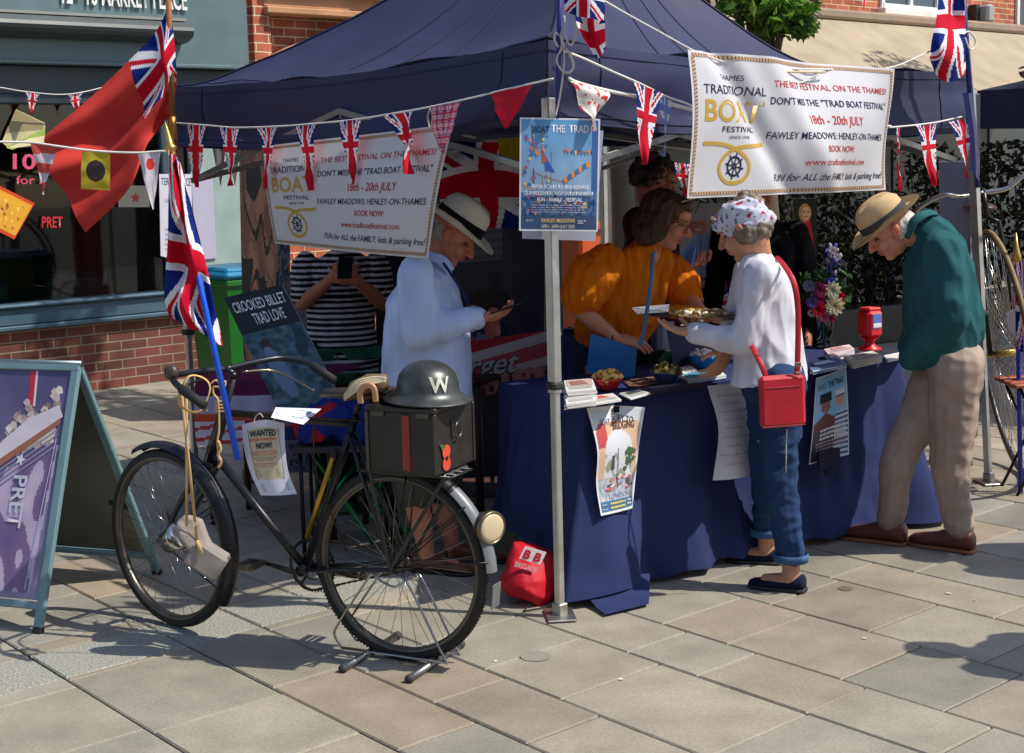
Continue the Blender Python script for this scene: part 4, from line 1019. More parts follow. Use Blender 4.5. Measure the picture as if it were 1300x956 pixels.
def magd(c1, c2):
    def d(sp, m):
        sp.poly(m, [(.06, .06), (.94, .06), (.94, .6), (.06, .6)], c1); sp.poly(m, [(.15, .2), (.6, .15), (.8, .5), (.2, .55)], c2, 2); txtbars(sp, m, .1, .9, (.7, .82), .04, (120, 120, 130), 3)
    return d
W_ = (214, 212, 208)
flat('leaflet_pile', 'tall pile of white leaflets beside the front leg of the gazebo', 'leaflets', [(716, 483), (752, 480), (757, 494), (719, 497)], .05, [W_, (198, 190, 186)], 9, magd((190, 170, 160), (150, 110, 100)))
flat('leaflet_pile', 'low pile of white leaflets at the near left corner of the table', 'leaflets', [(716, 499), (752, 494), (758, 508), (719, 513)], .022, [W_, (204, 200, 196)], 5, magd((206, 196, 190), (160, 90, 90)))
flat('magazine', 'glossy magazine with red print on the near left corner of the table', 'magazine', [(735, 505), (778, 499), (789, 507), (745, 514)], .008, [W_], 2, magd((214, 206, 200), (190, 80, 70)))
flat('magazine', 'open grey magazine in front of the red bowl', 'magazine', [(786, 499), (812, 494), (826, 499), (800, 506)], .006, [W_], 2, magd((190, 190, 186), (70, 80, 70)))
flat('photo_print', 'brown photo print between the red and navy bowls', 'print', [(790, 483), (835, 477), (846, 485), (800, 491)], .003, [(120, 84, 66)], 1, magd((150, 110, 88), (60, 50, 48)))
flat('photo_print', 'dark photo print in front of the navy bowl', 'print', [(806, 492), (880, 483), (896, 490), (820, 500)], .003, [(44, 42, 48)], 1, magd((60, 54, 58), (120, 116, 120)))
flat('book', 'pale blue book lying in front of the bright blue bowl', 'book', [(863, 475), (912, 468), (922, 476), (874, 484)], .014, [(206, 214, 222), (214, 214, 214)], 2, magd((96, 160, 186), (70, 130, 160)))
flat('leaflet_pile', 'fan of pale leaflets behind the navy bowl', 'leaflets', [(856, 468), (876, 463), (884, 469), (864, 474)], .01, [W_], 3)
flat('leaflet_pile', 'blue edged leaflets at the elbow of the white jumper', 'leaflets', [(1024, 461), (1066, 454), (1075, 462), (1030, 470)], .02, [(96, 120, 160), W_], 5, magd((60, 90, 140), (200, 210, 220)))
flat('leaflet_pile', 'white leaflet pile with pink covers in front of the flower vase', 'leaflets', [(1046, 443), (1078, 437), (1085, 443), (1052, 450)], .035, [W_, (214, 190, 196)], 6, magd((214, 196, 200), (190, 120, 130)))
flat('leaflet_pile', 'low wide pile of cream leaflets in front of the red collecting tin', 'leaflets', [(1071, 452), (1108, 445), (1120, 452), (1082, 460)], .028, [(214, 208, 196), (190, 180, 170)], 6, magd((206, 200, 190), (150, 120, 110)))
flat('leaflet_pile', 'thin pale leaflets at the right end of the table', 'leaflets', [(1122, 451), (1142, 447), (1150, 453), (1128, 458)], .008, [W_], 2)
def bowl(name, lab, x, y, r, h, col, food, n, fs):
    c = on(x, y); t = thing(name, lab, 'bowl', c)
    m = MB('plastic', col); m.lathe(c, [(0, .002), (r*.45, 0), (r*.5, .004), (r*.72, h*.4), (r*.93, h*.85), (r, h), (r-.004, h), (r*.88, h*.8), (r*.6, h*.35), (0, h*.25)], None, 32); m.build('dish', t)
    m = MB('food', food[0])
    for k in range(n):
        a, q = rr.random()*6.28, math.sqrt(rr.random())*r*.8; z = h*.75+.035*(1-(q/r)**2)*rr.uniform(.5, 1.1)
        p = c+Vector((q*math.cos(a), q*math.sin(a), z)); m.col = lin(rr.choice(food)); R = Matrix.Rotation(rr.random()*6, 3, Vector((rr.random()-.5, rr.random()-.5, rr.random())).normalized())
        if fs == 'crisp': m.grid(lambda u, v: p+R@Vector(((u-.5)*.032, (v-.5)*.026, .012*math.sin(u*3.1)+.003)), 3, 3)
        else: m.ell(p, (.014, .012, .011), R, 8, 6)
    m.build('crisps' if fs == 'crisp' else 'sweets', t); return t
bowl('snack_bowl', 'red plastic bowl of yellow crisps on the near end of the table', 772, 495, .064, .05, (206, 44, 50), [(226, 176, 84), (214, 160, 70), (232, 190, 110)], 110, 'crisp')
bowl('snack_bowl', 'slate blue bowl of olive coloured crisps in the middle of the table', 846, 487, .066, .052, (52, 76, 112), [(170, 150, 88), (150, 128, 66), (184, 164, 104)], 100, 'crisp')
bowl('snack_bowl', 'bright blue bowl heaped with white sweets', 893, 467, .07, .06, (10, 130, 190), [(226, 214, 208), (220, 206, 200), (232, 226, 222)], 60, 'sweet')
# collecting tin
c = on(1104, 444); ct = thing('collecting_tin', 'red plastic collecting box with blue and white label at the right table end', 'collecting box', c)
m = MB('plastic', (206, 24, 36)); m.lathe(c, [(0, 0), (.055, 0), (.055, .008), (.03, .02), (.022, .035), (.03, .05), (.045, .06)], None, 24); m.box(c+Vector((0, 0, .125)), (.095, .095, .13), Matrix.Rotation(.5, 3, 'Z'), .016); m.box(c+Vector((0, 0, .195)), (.075, .075, .016), Matrix.Rotation(.5, 3, 'Z'), .005); m.build('body', ct)
m = MB('paper', (80, 120, 190)); R = Matrix.Rotation(.5, 3, 'Z'); m.box(c+R@Vector((0, -.049, .14)), (.05, .003, .07), R, .001); m.use('paper', (222, 222, 222)); m.box(c+R@Vector((0, -.0508, .12)), (.05, .003, .02), R, .001); m.build('sticker', ct)
# flowers in a vase
c = on(1046, 440); fl = thing('flower_vase', 'clear glass vase with a mixed bouquet of white, red and purple flowers', 'vase', c)
m = MB(glass_mat('clear_glass', (.86, .9, .88), .03)); m.lathe(c, [(0, .003), (.05, 0), (.055, .01), (.06, .16), (.065, .2), (.062, .2), (.056, .15), (.05, .012), (0, .01)], None, 28); m.build('vase', fl)
m = MB('leaf', (50, 80, 44))
for k in range(26):
    a = rr.random()*6.28; q = rr.random(); m.tube(catmull([c+Vector((.03*math.cos(a+3), .03*math.sin(a+3), .02)), c+Vector((0, 0, .17)), c+Vector((.12*q*math.cos(a), .12*q*math.sin(a), .26+.08*(1-q)))], 3), .0025, 5)
for k in range(110):
    a = rr.random()*6.28; q = .03+rr.random()*.10; p = c+Vector((q*math.cos(a), q*math.sin(a)+.02, .19+rr.random()*.17)); R = Matrix.Rotation(rr.random()*6, 3, Vector((rr.random()-.5, rr.random()-.5, rr.random()-.5)).normalized())
    m.col = lin(rr.choice([(50, 84, 46), (66, 104, 56), (40, 66, 40)])); m.grid(lambda u, v: p+R@Vector(((u-.5)*.06, (v-.5)*.022*math.sin(3.1*(u*.9+.05)), .01*math.sin(3*u))), 4, 2)
m.build('stems', fl)
def bloom(p, r, col, n=5, dirv=None):
    m = MB('flag', col); f = (dirv or (CP-p)).normalized(); R = frame(f)
    for ring in range(n):
        q = r*(1-ring/n*.8); el = .25+1.1*ring/n; kk = 11-ring
        for k in range(kk):
            a = 6.28*(k+.5*(ring % 2))/kk
            dr = R@Vector((math.cos(a)*math.cos(el), math.sin(el), math.sin(a)*math.cos(el))); sd = R@Vector((-math.sin(a), 0, math.cos(a)))
            m.col = tuple(x*rr.uniform(.8, 1.1) for x in lin(col)); m.grid(lambda u, v: p+dr*(u*q)+sd*((v-.5)*q*.5*math.sin(3.14*(.12+.8*u)))+f*(.15*q*u*u), 3, 2)
    m.build('flower', fl)
for x, y, r, col, dz in ((1057, 368, .042, (226, 222, 196), 0), (1060, 388, .048, (226, 222, 180), 0), (1066, 377, .028, (200, 30, 50), .0), (1038, 392, .04, (190, 30, 46), 0), (1040, 367, .038, (150, 60, 96), 0), (1031, 384, .03, (110, 90, 170), 0), (1027, 363, .03, (140, 150, 180), 0), (1045, 402, .028, (190, 90, 130), 0), (1056, 404, .02, (180, 60, 90), 0), (1056, 357, .02, (90, 100, 190), 0), (1041, 379, .03, (170, 40, 90), 0), (1031, 397, .022, (220, 206, 214), 0), (1058, 318, .02, (226, 206, 206), 0), (1063, 326, .018, (220, 216, 216), 0)):
    bloom(P(x, y, c.y-.13), r*1.05, col)
m = MB('leaf', (84, 90, 170))
for k in range(60):
    p = P(rr.uniform(1048, 1068), rr.uniform(310, 362), c.y+rr.uniform(-.02, .05)); m.col = lin(rr.choice([(90, 100, 190), (214, 206, 214), (110, 116, 186), (226, 200, 206)])); m.ell(p, (.008, .008, .01), None, 6, 4)
for x in (1053, 1060): m.rod(c+Vector((0, 0, .2)), P(x, 312, c.y), .002)
m.build('delphinium', fl)
# ------------------------------------------------------------------ kit bag by the front leg
c = G(672, 755); bg = thing('drawstring_bag', 'red drawstring bag with white letters slumped behind the front leg', 'bag', c)
m = MB('tent', (196, 20, 40)); D = 5.36
m.loft([(P(682, 693, D+.1), Vector((.03, 0, -.01)), Vector((0, .03, 0))), (P(684, 700, D+.08), Vector((.10, 0, -.04)), Vector((0, .05, .01))), (P(678, 722, D+.06), Vector((.10, 0, -.05)), Vector((0, .10, 0))), (P(672, 742, D+.03), Vector((.095, 0, -.05)), Vector((0, .11, 0))), (P(672, 757, D+.02), Vector((.06, 0, -.04)), Vector((0, .08, 0)))], 28)
m.ell(P(668, 738, D+.03), (.105, .1, .07)); m.ell(P(686, 752, D+.03), (.06, .06, .05))
bb = fuse(m, .007, 'body', bg, 5, disp=lambda p: .006*noise.noise(p*14)+.004*noise.noise(p*30))
m = MB('paper', (226, 214, 216)); b2 = Vector((0, D-.085, 0)); pq = [P(667, 693, D-.045), P(694, 701, D-.045), P(686, 717, D-.052), P(659, 709, D-.052)]; sp = Sheet(quad(*pq), .002); m.grid(sp.fn, 3, 3)
sp.text(m, 'B B', .1, .9, .2, .85, (196, 20, 40), .03); pq = [P(655, 712, D-.055), P(683, 720, D-.055), P(681, 727, D-.055), P(653, 719, D-.055)]; Sheet(quad(*pq), .001).text(m, 'BRIGADE', 0, 1, 0, 1, (226, 214, 216), .01); m.build('print', bg)
m = MB('rope', (30, 30, 32)); m.tube(catmull([P(676, 764, D-.06), G(668, 772, .005), G(665, 776, .005), G(670, 775, .006), G(700, 770, .006)], 5), .003, 5); m.build('drawstring', bg)
# ------------------------------------------------------------------ old bicycle
RC = G(512, 838); FC = G(222, 795); BU = (FC-RC).normalized(); BN = Vector((BU.y, -BU.x, 0))
if BN.y > 0: BN = -BN
WRAD = .342
def BP(x, y, w=0): a = RC+BN*w; return PV2(x, y, a, a+BU)
bk = thing('bicycle', 'old black roadster bicycle with ration box on its carrier, parked in a wire stand', 'bicycle', (RC+FC)/2)
def wheel(par, hub, d, R, name='wheel', tread=True, ns=32, tyr=.0175, tcol=(34, 32, 30)):
    d = d.normalized(); n = d.cross(Vector((0, 0, 1))).normalized(); RM = Matrix((d, Vector((0, 0, 1)), n)).transposed()
    w = MB('chrome', (120, 116, 108)); w.use('metal', (96, 92, 84))
    w.lathe(hub, [(R-.044, -.014), (R-.036, -.017), (R-.030, -.016), (R-.030, .016), (R-.036, .017), (R-.044, .014), (R-.049, 0)], RM, 72, close=True)
    wo = w.build(name, par)
    t = MB('rubber', tcol); pr = [(R-.022+tyr*1.12*math.cos(a), tyr*math.sin(a)) for a in [2*math.pi*k/14 for k in range(14)]]
    t.lathe(hub, pr, RM, 96, close=True)
    if tread:
        for k in range(160):
            a = 2*math.pi*k/160
            for s_ in (-1, 1):
                c = hub+RM@Vector(((R-.0035)*math.cos(a), (R-.0035)*math.sin(a), s_*.006)); t.box(c, (.004, .006, .008), RM@Matrix.Rotation(a, 3, 'Z'))
    t.build('tyre', wo)
    s_ = MB('chrome', (150, 148, 142))
    for k in range(ns):
        a = 2*math.pi*k/ns; sd = 1 if k % 2 else -1; b = a+(.9 if (k//2) % 2 else -.9)
        s_.rod(hub+RM@Vector((.018*math.cos(b), .018*math.sin(b), sd*.032)), hub+RM@Vector(((R-.044)*math.cos(a), (R-.044)*math.sin(a), 0)), .0011, n=5)
    s_.build('spokes', wo)
    h = MB('metal', (90, 88, 84)); h.rod(hub-n*.042, hub+n*.042, .012, n=14)
    for q in (-.032, .032): h.rod(hub+n*(q-.003), hub+n*(q+.003), .024, n=18)
    h.rod(hub-n*.06, hub+n*.06, .005); h.build('hub', wo)
    return wo, RM, n
hubR = RC+Vector((0, 0, WRAD)); hubF = FC+Vector((0, 0, WRAD)); FD = Vector((-.79, .613, 0)).normalized()
_, RMr, nr = wheel(bk, hubR, BU, WRAD); _, RMf, nf = wheel(bk, hubF, FD, WRAD, tread=False)
BB = BP(388, 722); ST = BP(452, 528); HT = BP(287, 515); HB = BP(268, 585)
m = MB('paint', (26, 28, 32))
m.rod(HT, HB, .018, n=14); m.rod(lerp(HT, HB, .12), lerp(ST, BB, .05), .0135, n=12); m.rod(lerp(HT, HB, .85), BB, .0155, n=12); m.rod(ST, BB, .0145, n=12)
m.rod(BB-BN*.035, BB+BN*.035, .02, n=16)
for sd in (-1, 1):
    m.rod(BB+BN*.02*sd, hubR+BN*.055*sd+Vector((0, 0, -.005)), .010, .008); m.rod(lerp(ST, BB, .1)+BN*.015*sd, hubR+BN*.055*sd, .008, .007)
m.build('frame', bk)
cr = HB+(HB-HT).normalized()*.02
m = MB('paint', (26, 28, 32)); m.ell(cr, (.03, .03, .02))
for sd in (-1, 1):
    p0 = cr+nf*.045*sd; m.rod(cr, p0, .012); fd = hubF+nf*.05*sd; m.tube(catmull([p0, lerp(p0, fd, .5)-FD*.0, lerp(p0, fd, .8)-FD*.012, fd], 5), [.012]*6+[.010]*5+[.008]*5, 10)
SM = HT+(HT-HB).normalized()*.11; m.rod(cr, SM, .012); m.build('fork', bk)
def mudg(hub, RM, a0, a1, R, w_, name, col, kind='paint', wcol=None):
    m = MB(kind, col)
    pr = [(-w_, -.012), (-w_*.75, .0), (-w_*.35, .007), (0, .009), (w_*.35, .007), (w_*.75, .0), (w_, -.012)]; N_ = 50; vs = []
    for i in range(N_+1):
        a = math.radians(lerp(a0, a1, i/N_))
        for (x, h_) in pr: vs.append(hub+RM@Vector(((R+h_)*math.cos(a), (R+h_)*math.sin(a), x)))
        for (x, h_) in pr: vs.append(hub+RM@Vector(((R+h_-.0025)*math.cos(a), (R+h_-.0025)*math.sin(a), x*.98)))
    k = len(pr)*2; fs = []; cs = []
    for i in range(N_):
        for j in range(len(pr)-1):
            fs.append((i*k+j, i*k+j+1, (i+1)*k+j+1, (i+1)*k+j)); fs.append((i*k+j+7, (i+1)*k+j+7, (i+1)*k+j+8, i*k+j+8)); c_ = wcol(lerp(a0, a1, i/N_)) if wcol else col; cs += [lin(c_)]*2
    m.add(vs, fs, True, cs); return m.build(name, bk)
# angles: 0 = towards the front of the bike along its direction, 90 = up
mudg(hubR, RMr, 72, 178, WRAD+.022, .03, 'rear_mudguard', (28, 30, 34), wcol=lambda a: (112, 116, 118) if a > 128 else (28, 30, 34))
mudg(hubF, RMf, 62, 215, WRAD+.02, .029, 'front_mudguard', (30, 30, 34))
m = MB('leather', (96, 100, 98)); a = math.radians(186)
e0 = hubR+RMr@Vector(((WRAD+.028)*math.cos(a), (WRAD+.028)*math.sin(a), 0)); R = RMr@Matrix.Rotation(a, 3, 'Z'); m.box(e0+Vector((0, 0, -.03)), (.005, .085, .06), R, .002); m.build('mudflap', bk)
m = MB('metal', (60, 60, 60))
for a in (100, 140, 172):
    for sd in (-1, 1): q = math.radians(a); m.rod(hubR+BN*.05*sd, hubR+RMr@Vector(((WRAD+.02)*math.cos(q), (WRAD+.02)*math.sin(q), .03*(1 if sd > 0 else -1)*(1 if RMr.col[2].dot(BN) > 0 else -1))), .003, n=6)
m.build('mudguard_stays', bk); m = MB('metal', (60, 60, 60))
for a in (150, 205):
    for sd in (-1, 1): q = math.radians(a); m.rod(hubF+nf*.05*sd, hubF+RMf@Vector(((WRAD+.018)*math.cos(q), (WRAD+.018)*math.sin(q), .029*sd)), .0028, n=6)
m.build('mudguard_stays', bk)
# chainset
ch = MB('metal', (70, 66, 60)); cc2 = BB-BN*.045; RB = Matrix((BU, Vector((0, 0, 1)), BN)).transposed()
ch.lathe(cc2, [(.088, -.002), (.094, -.002), (.094, .002), (.088, .002)], RB, 48, False, True)
for k in range(46): a = 2*math.pi*k/46; ch.box(cc2+RB@Vector((.096*math.cos(a), .096*math.sin(a), 0)), (.007, .006, .003), RB@Matrix.Rotation(a, 3, 'Z'))
ch.lathe(cc2, [(.05, -.002), (.055, -.002), (.055, .002), (.05, .002)], RB, 36, False, True)
for k in range(5): a = 2*math.pi*k/5+.3; ch.rod(cc2, cc2+RB@Vector((.09*math.cos(a), .09*math.sin(a), 0)), .005)
ch.build('chainring', bk)
cn = MB('rust', (70, 52, 40)); pts = []; r1, r2 = .097, .032
cR = hubR-BN*.045
for k in range(14): a = math.radians(-80+160*k/13)-.0; pts.append(cc2+RB@Vector((r1*math.cos(a), r1*math.sin(a), 0)))
for k in range(8): a = math.radians(100+160*k/7); pts.append(cR+RB@Vector((r2*math.cos(a), r2*math.sin(a), 0)))
pp = pts+[pts[0]]; P2 = []
for i in range(len(pp)-1):
    L_ = (pp[i+1]-pp[i]).length; k = max(1, int(L_/.0127)); P2 += [lerp(pp[i], pp[i+1], j/k) for j in range(k)]
for i, p in enumerate(P2):
    q = P2[(i+1) % len(P2)]; cn.box((p+q)/2, ((q-p).length*1.05, .007 if i % 2 else .005, .006 if i % 2 else .003), Matrix(((q-p).normalized(), BN.cross((q-p).normalized()).normalized(), BN)).transposed())
cn.build('chain', bk)
ca = math.atan2((BP(322, 702)-BB).z, (BP(322, 702)-BB).dot(BU)); cv = RB@Vector((math.cos(ca), math.sin(ca), 0))
for sd, s2 in ((1, 1), (-1, -1)):
    m = MB('metal', (66, 60, 54)); p0 = BB+BN*.055*sd; p1 = p0+cv*.165*s2; m.rod(p0, p1, .010, .008); cko = m.build('crank', bk)
    m = MB('rubber', (60, 48, 36)); pc = p1+BN*.05*sd
    for q in (-.028, .028): m.box(pc+BU*q, (.018, .085, .02), Matrix((BU, BN, Vector((0, 0, 1)))).transposed(), .004)
    m.use('metal', (110, 104, 90)); m.rod(p1, pc+BN*.045*sd, .006)
    for q in (-.04, .04): m.box(pc+BN*q, (.075, .004, .022), Matrix((BU, BN, Vector((0, 0, 1)))).transposed(), .001)
    m.build('pedal', cko)
m = MB('metal', (190, 150, 50)); q0, q1 = BP(423, 580, .03), BP(390, 682, .03); m.rod(q0, q1, .0095, n=12); m.use('rubber', (30, 30, 30)); m.rod(q0+(q0-q1).normalized()*.03, q0, .011); m.build('pump', bk)
# saddle, springs, leather roll
sc = BP(458, 505); m = MB('metal', (50, 50, 52)); m.rod(ST, sc, .011)
for sd in (-1, 1):
    for k in range(7): a0 = sc+BN*.06*sd-BU*.08+Vector((0, 0, -.04+.009*k)); m.tube([a0+Vector((.014*math.cos(t), .014*math.sin(t), .0012*t)) for t in [j*.8 for j in range(8)]], .0025, 5, cap=False)
    m.rod(sc+BN*.05*sd-BU*.09, sc+BN*.01*sd+BU*.12, .004)
m.build('seat_post', bk)
m = MB('leather', (50, 38, 30))
m.loft([(sc-BU*.12+Vector((0, 0, .015)), BN*.05, Vector((0, 0, .018))), (sc-BU*.09+Vector((0, 0, .02)), BN*.09, Vector((0, 0, .022))), (sc-BU*.04+Vector((0, 0, .02)), BN*.085, Vector((0, 0, .022))), (sc+BU*.04+Vector((0, 0, .015)), BN*.04, Vector((0, 0, .02))), (sc+BU*.14+Vector((0, 0, .01)), BN*.022, Vector((0, 0, .016))), (sc+BU*.16+Vector((0, 0, .006)), BN*.012, Vector((0, 0, .01)))], 22); m.build('saddle', bk)
# brake rods and stirrups
m = MB('metal', (70, 56, 44)); m.rod(lerp(HT, HB, .1)+BN*.02, BP(470, 535, .03), .0035); m.tube(catmull([SM+BN*.03, HT+BN*.035, cr+BN*.04, lerp(cr, hubF, .25)+nf*.04], 4), .003, 6)
m.tube(catmull([BP(400, 540, .03), BP(402, 600, .03), BP(440, 700, .03)], 4), .003, 6); m.build('brake_rods', bk)
# handlebar
hb = Vector((.613, .79, 0)); back = -FD
m = MB('metal', (64, 66, 70)); m.rod(SM, SM+Vector((0, 0, .02)), .014)
SB = SM+FD*.04+Vector((0, 0, .03)); m.rod(SM+Vector((0, 0, .015)), SB, .012)
for sd in (-1, 1): m.tube(catmull([SB, SB+hb*.15*sd+Vector((0, 0, .008)), SB+hb*.25*sd+back*.02+Vector((0, 0, .01)), SB+hb*.30*sd+back*.09-Vector((0, 0, .005)), SB+hb*.31*sd+back*.16-Vector((0, 0, .03))], 6), .0115, 12)
m.build('handlebar', bk)
for sd in (-1, 1):
    m = MB('rubber', (28, 28, 30)); a = SB+hb*.308*sd+back*.13-Vector((0, 0, .02)); m.tube([a, a+(back*.12+Vector((0, 0, -.05))).normalized()*.12], [.017, .0155], 14); m.build('grip', bk)
    m = MB('chrome', (150, 140, 120)); m.tube(catmull([SB+hb*.08*sd-Vector((0, 0, .02)), SB+hb*.2*sd+back*.03-Vector((0, 0, .03)), SB+hb*.25*sd+back*.12-Vector((0, 0, .075)), SB+hb*.25*sd+back*.19-Vector((0, 0, .1))], 5), .0045, 8); m.build('brake_lever', bk)
m = MB('leather', (72, 60, 54)); bp_ = SB-hb*.275+back*.04+Vector((0, 0, .028)); RMb = frame(Vector((-.5, -.8, .2))); RL = Matrix((RMb.col[0], RMb.col[2], RMb.col[1])).transposed()
m.lathe(bp_, [(0, .02), (.018, .018), (.026, .01), (.027, 0), (.026, -.01), (.018, -.018), (0, -.02)], RL, 24); m.build('bell', bk)
# carrier, rear lamp
m = MB('paint', (36, 38, 38)); rz = BP(470, 592).z
s0 = (BP(468, 592)-RC).dot(BU); s1 = (BP(565, 592)-RC).dot(BU)-.06
for w_ in (-.07, -.02, .03, .07): m.rod(RC+BU*s0+BN*w_+Vector((0, 0, rz)), RC+BU*s1+BN*w_+Vector((0, 0, rz)), .005, n=6)
for s_ in (s0, (s0+s1)/2, s1): m.rod(RC+BU*s_-BN*.075+Vector((0, 0, rz)), RC+BU*s_+BN*.075+Vector((0, 0, rz)), .005, n=6)
for sd in (-1, 1):
    for s_ in (s0*.6, s1*.9): m.box(lerp(RC+BU*s_+BN*.07*sd+Vector((0, 0, rz)), hubR+BN*.06*sd, .5), (.012, .004, (RC+BU*s_+Vector((0, 0, rz))-hubR).length), frame(BN, (RC+BU*s_+Vector((0, 0, rz))-hubR).normalized()))
m.build('carrier', bk)
m = MB('plastic', (196, 180, 146)); lp = BP(624, 670); fd_ = -BU; RF = frame(fd_*.9+BN*.4); RL = Matrix((RF.col[0], RF.col[2], RF.col[1])).transposed()
m.lathe(lp, [(0, .011), (.035, .010), (.048, .006), (.052, 0), (.052, -.012), (.045, -.02)], RL, 32); m.use('metal', (120, 110, 90)); m.lathe(lp, [(.05, .008), (.056, .006), (.057, -.01), (.052, -.016)], RL, 32, close=True); m.use('rust', (60, 44, 34)); m.lathe(lp, [(.05, -.014), (.045, -.05), (.03, -.07), (0, -.072)], RL, 24); m.rod(lp, BP(606, 676), .006); m.build('rear_lamp', bk)
# front lamp in the wheel
fl_ = P(222, 684, 5.02); m = MB('chrome', (190, 190, 186)); ax = (P(240, 674, 4.96)-P(205, 692, 5.1)).normalized(); RF = frame(ax); RL = Matrix((RF.col[0], RF.col[2], RF.col[1])).transposed()
m.lathe(fl_, [(0, .05), (.035, .046), (.05, .04), (.054, .032), (.05, .026), (.052, .018), (.048, .012), (.05, .004), (.046, -.002)], RL, 32); m.use('paint', (40, 40, 42)); m.lathe(fl_, [(.046, -.002), (.044, -.04), (.03, -.06), (0, -.062)], RL, 24); m.rod(fl_, hubF+Vector((0, 0, .1)), .008); m.build('front_lamp', bk)
# ------------------------------------------------------------------ things on the bicycle
bx_c = (BP(470, 590)+BP(558, 590))/2; R3 = Matrix((BU, BN, Vector((0, 0, 1)))).transposed()
pz0 = rz+.008; bl_ = abs((BP(470, 590, .13)-BP(556, 590, .13)).dot(BU)); bh = .215; bw = .27
cx_ = RC+BU*((BP(513, 590, .1)-RC).dot(BU))+BN*-.02; bc = Vector((cx_.x, cx_.y, pz0+bh/2))
box_ = thing('ration_box', 'battered black metal box with a red stripe and poppy strapped on the bicycle carrier', 'box', Vector((bc.x, bc.y, pz0)))
m = MB('oldpaint', (38, 34, 30)); m.box(bc, (bl_, bw, bh), R3, .008); m.box(bc+Vector((0, 0, bh/2+.004)), (bl_+.01, bw+.01, .02), R3, .004)
m.use('metal', (90, 88, 82)); 
for s_ in (-.33, .33): m.box(bc+BU*bl_*s_+BN*(bw/2+.003)+Vector((0, 0, bh/2-.012)), (.05, .006, .02), R3, .002)
for s_ in (-1, 1):
    for q in (-1, 1): m.box(bc+BU*bl_/2*s_+BN*(bw/2)*q, (.012, .012, bh-.01), R3, .003)
m.build('body', box_)
m = MB('paint', (150, 46, 34)); m.box(bc-BU*-.0+BN*(bw/2+.001)+BU*-.02, (.028, .004, bh-.03), R3, .0005); m.build('stripe', box_)
ef = bc-BU*(bl_/2+.003)
m = MB('metal', (110, 108, 104)); m.box(ef+BN*.0+Vector((0, 0, .035)), (.004, .05, .06), R3, .001); m.tube(catmull([ef-BU*.012+BN*.022*math.cos(t)+Vector((0, 0, .03+.026*math.sin(t))) for t in [k*math.pi/5 for k in range(10)]], 3, True), .0035, 6, True); m.build('ring_handle', box_)
m = MB('paper', (206, 74, 50)); pc = ef-BU*.0025+BN*.07+Vector((0, 0, -.055))
for dx, dz in ((0, .022), (0, -.018)): m.poly([pc+BN*(dx+.027*math.cos(t))+Vector((0, 0, dz+.024*math.sin(t))) for t in [k*math.pi/9 for k in range(18)]], .001, -BU)
m.use('paper', (26, 26, 24)); m.poly([pc-BU*.002+BN*(.008*math.cos(t))+Vector((0, 0, .008*math.sin(t))) for t in [k*math.pi/6 for k in range(12)]], .001, -BU)
m.use('paper', (66, 96, 62)); m.poly([pc-BU*.0+BN*.028+Vector((0, 0, .03)), pc+BN*.045+Vector((0, 0, .055)), pc+BN*.02+Vector((0, 0, .05)), pc+BN*.008+Vector((0, 0, .04))], .001, -BU); m.build('poppy', box_)
m = MB('metal', (120, 120, 118)); m.box(bc-BU*(bl_/2-.03)+BN*-.02+Vector((0, 0, -bh/2-.012)), (.05, .17, .016), R3, .006); m.build('bottom_clip', box_)
# helmet
hc = Vector((bc.x, bc.y, bc.z+bh/2+.016))-BU*.035+BN*.01; he = thing('steel_helmet', 'wide brimmed wartime steel helmet with a white letter lying on the black box', 'helmet', hc)
m = MB('helmet', (78, 81, 79)); pr = [(.148, .006), (.152, .008), (.148, .012), (.13, .022), (.112, .034), (.106, .05), (.104, .07), (.098, .095), (.085, .118), (.065, .136), (.038, .148), (0, .152)]
tl = Matrix.Rotation(-.06, 3, BN); ov = Matrix.Diagonal(Vector((1, 1, 1)))
m.lathe(hc, [(a_, b_*.9) for a_, b_ in pr], tl@R3, 56); m.lathe(hc, [(.148, .006), (.12, .012), (.1, .02), (.0, .02)], tl@R3, 40); m.build('shell', he)
m = MB('paint', (206, 204, 192)); uw = (BN*.62-BU*.78).normalized(); ang = math.atan2(uw.dot(BN), uw.dot(BU))
def hp(a, z):
    for (r0, z0_), (r1, z1_) in zip(pr[:-1], pr[1:]):
        if z0_ <= z <= z1_: r = lerp(r0, r1, (z-z0_)/max(1e-6, z1_-z0_)); return hc+tl@R3@Vector(((r+.0045)*math.cos(a), (r+.0045)*math.sin(a), z*.9+.002))
    return hc
sh_h = Sheet(lambda u, v: hp(ang+(.5-u)*-.75, lerp(.108, .05, max(0, min(1, v)))), .0008); sh_h.text(m, 'W', .0, 1.0, 0, 1, (206, 204, 192), .03); m.build('letter', he)
# leather tool roll with horseshoe shaped strap behind the saddle
tr_ = thing('saddle_roll', 'rolled canvas with cream edges and a tan leather horseshoe strap behind the saddle', 'roll', BP(462, 500, .05))
m = MB('cloth', (110, 92, 70)); m.tube([BP(438, 506, .09), BP(450, 494, .08), BP(470, 487, .06), BP(490, 486, .05)], [.012, .028, .034, .03], 12)
rl = m.build('roll', tr_); m = MB('cloth', (206, 196, 160))
for k in range(5): m.tube(catmull([BP(437, 508-k*1.5, .10+.002*k), BP(452, 497-k*3, .115-.004*k), BP(472, 488-k*2.2, .10-.004*k), BP(490, 484-k, .085)], 5), .0035, 5)
m.build('cream_edges', tr_)
m = MB('leather', (190, 140, 104)); m.tube(catmull([BP(458, 512, .12), BP(457, 499, .125), BP(462, 491, .125), BP(469, 489, .125), BP(475, 494, .125), BP(477, 510, .12)], 6), .011, 10, flat=(BN, .6, 1)); m.build('horseshoe_strap', tr_)
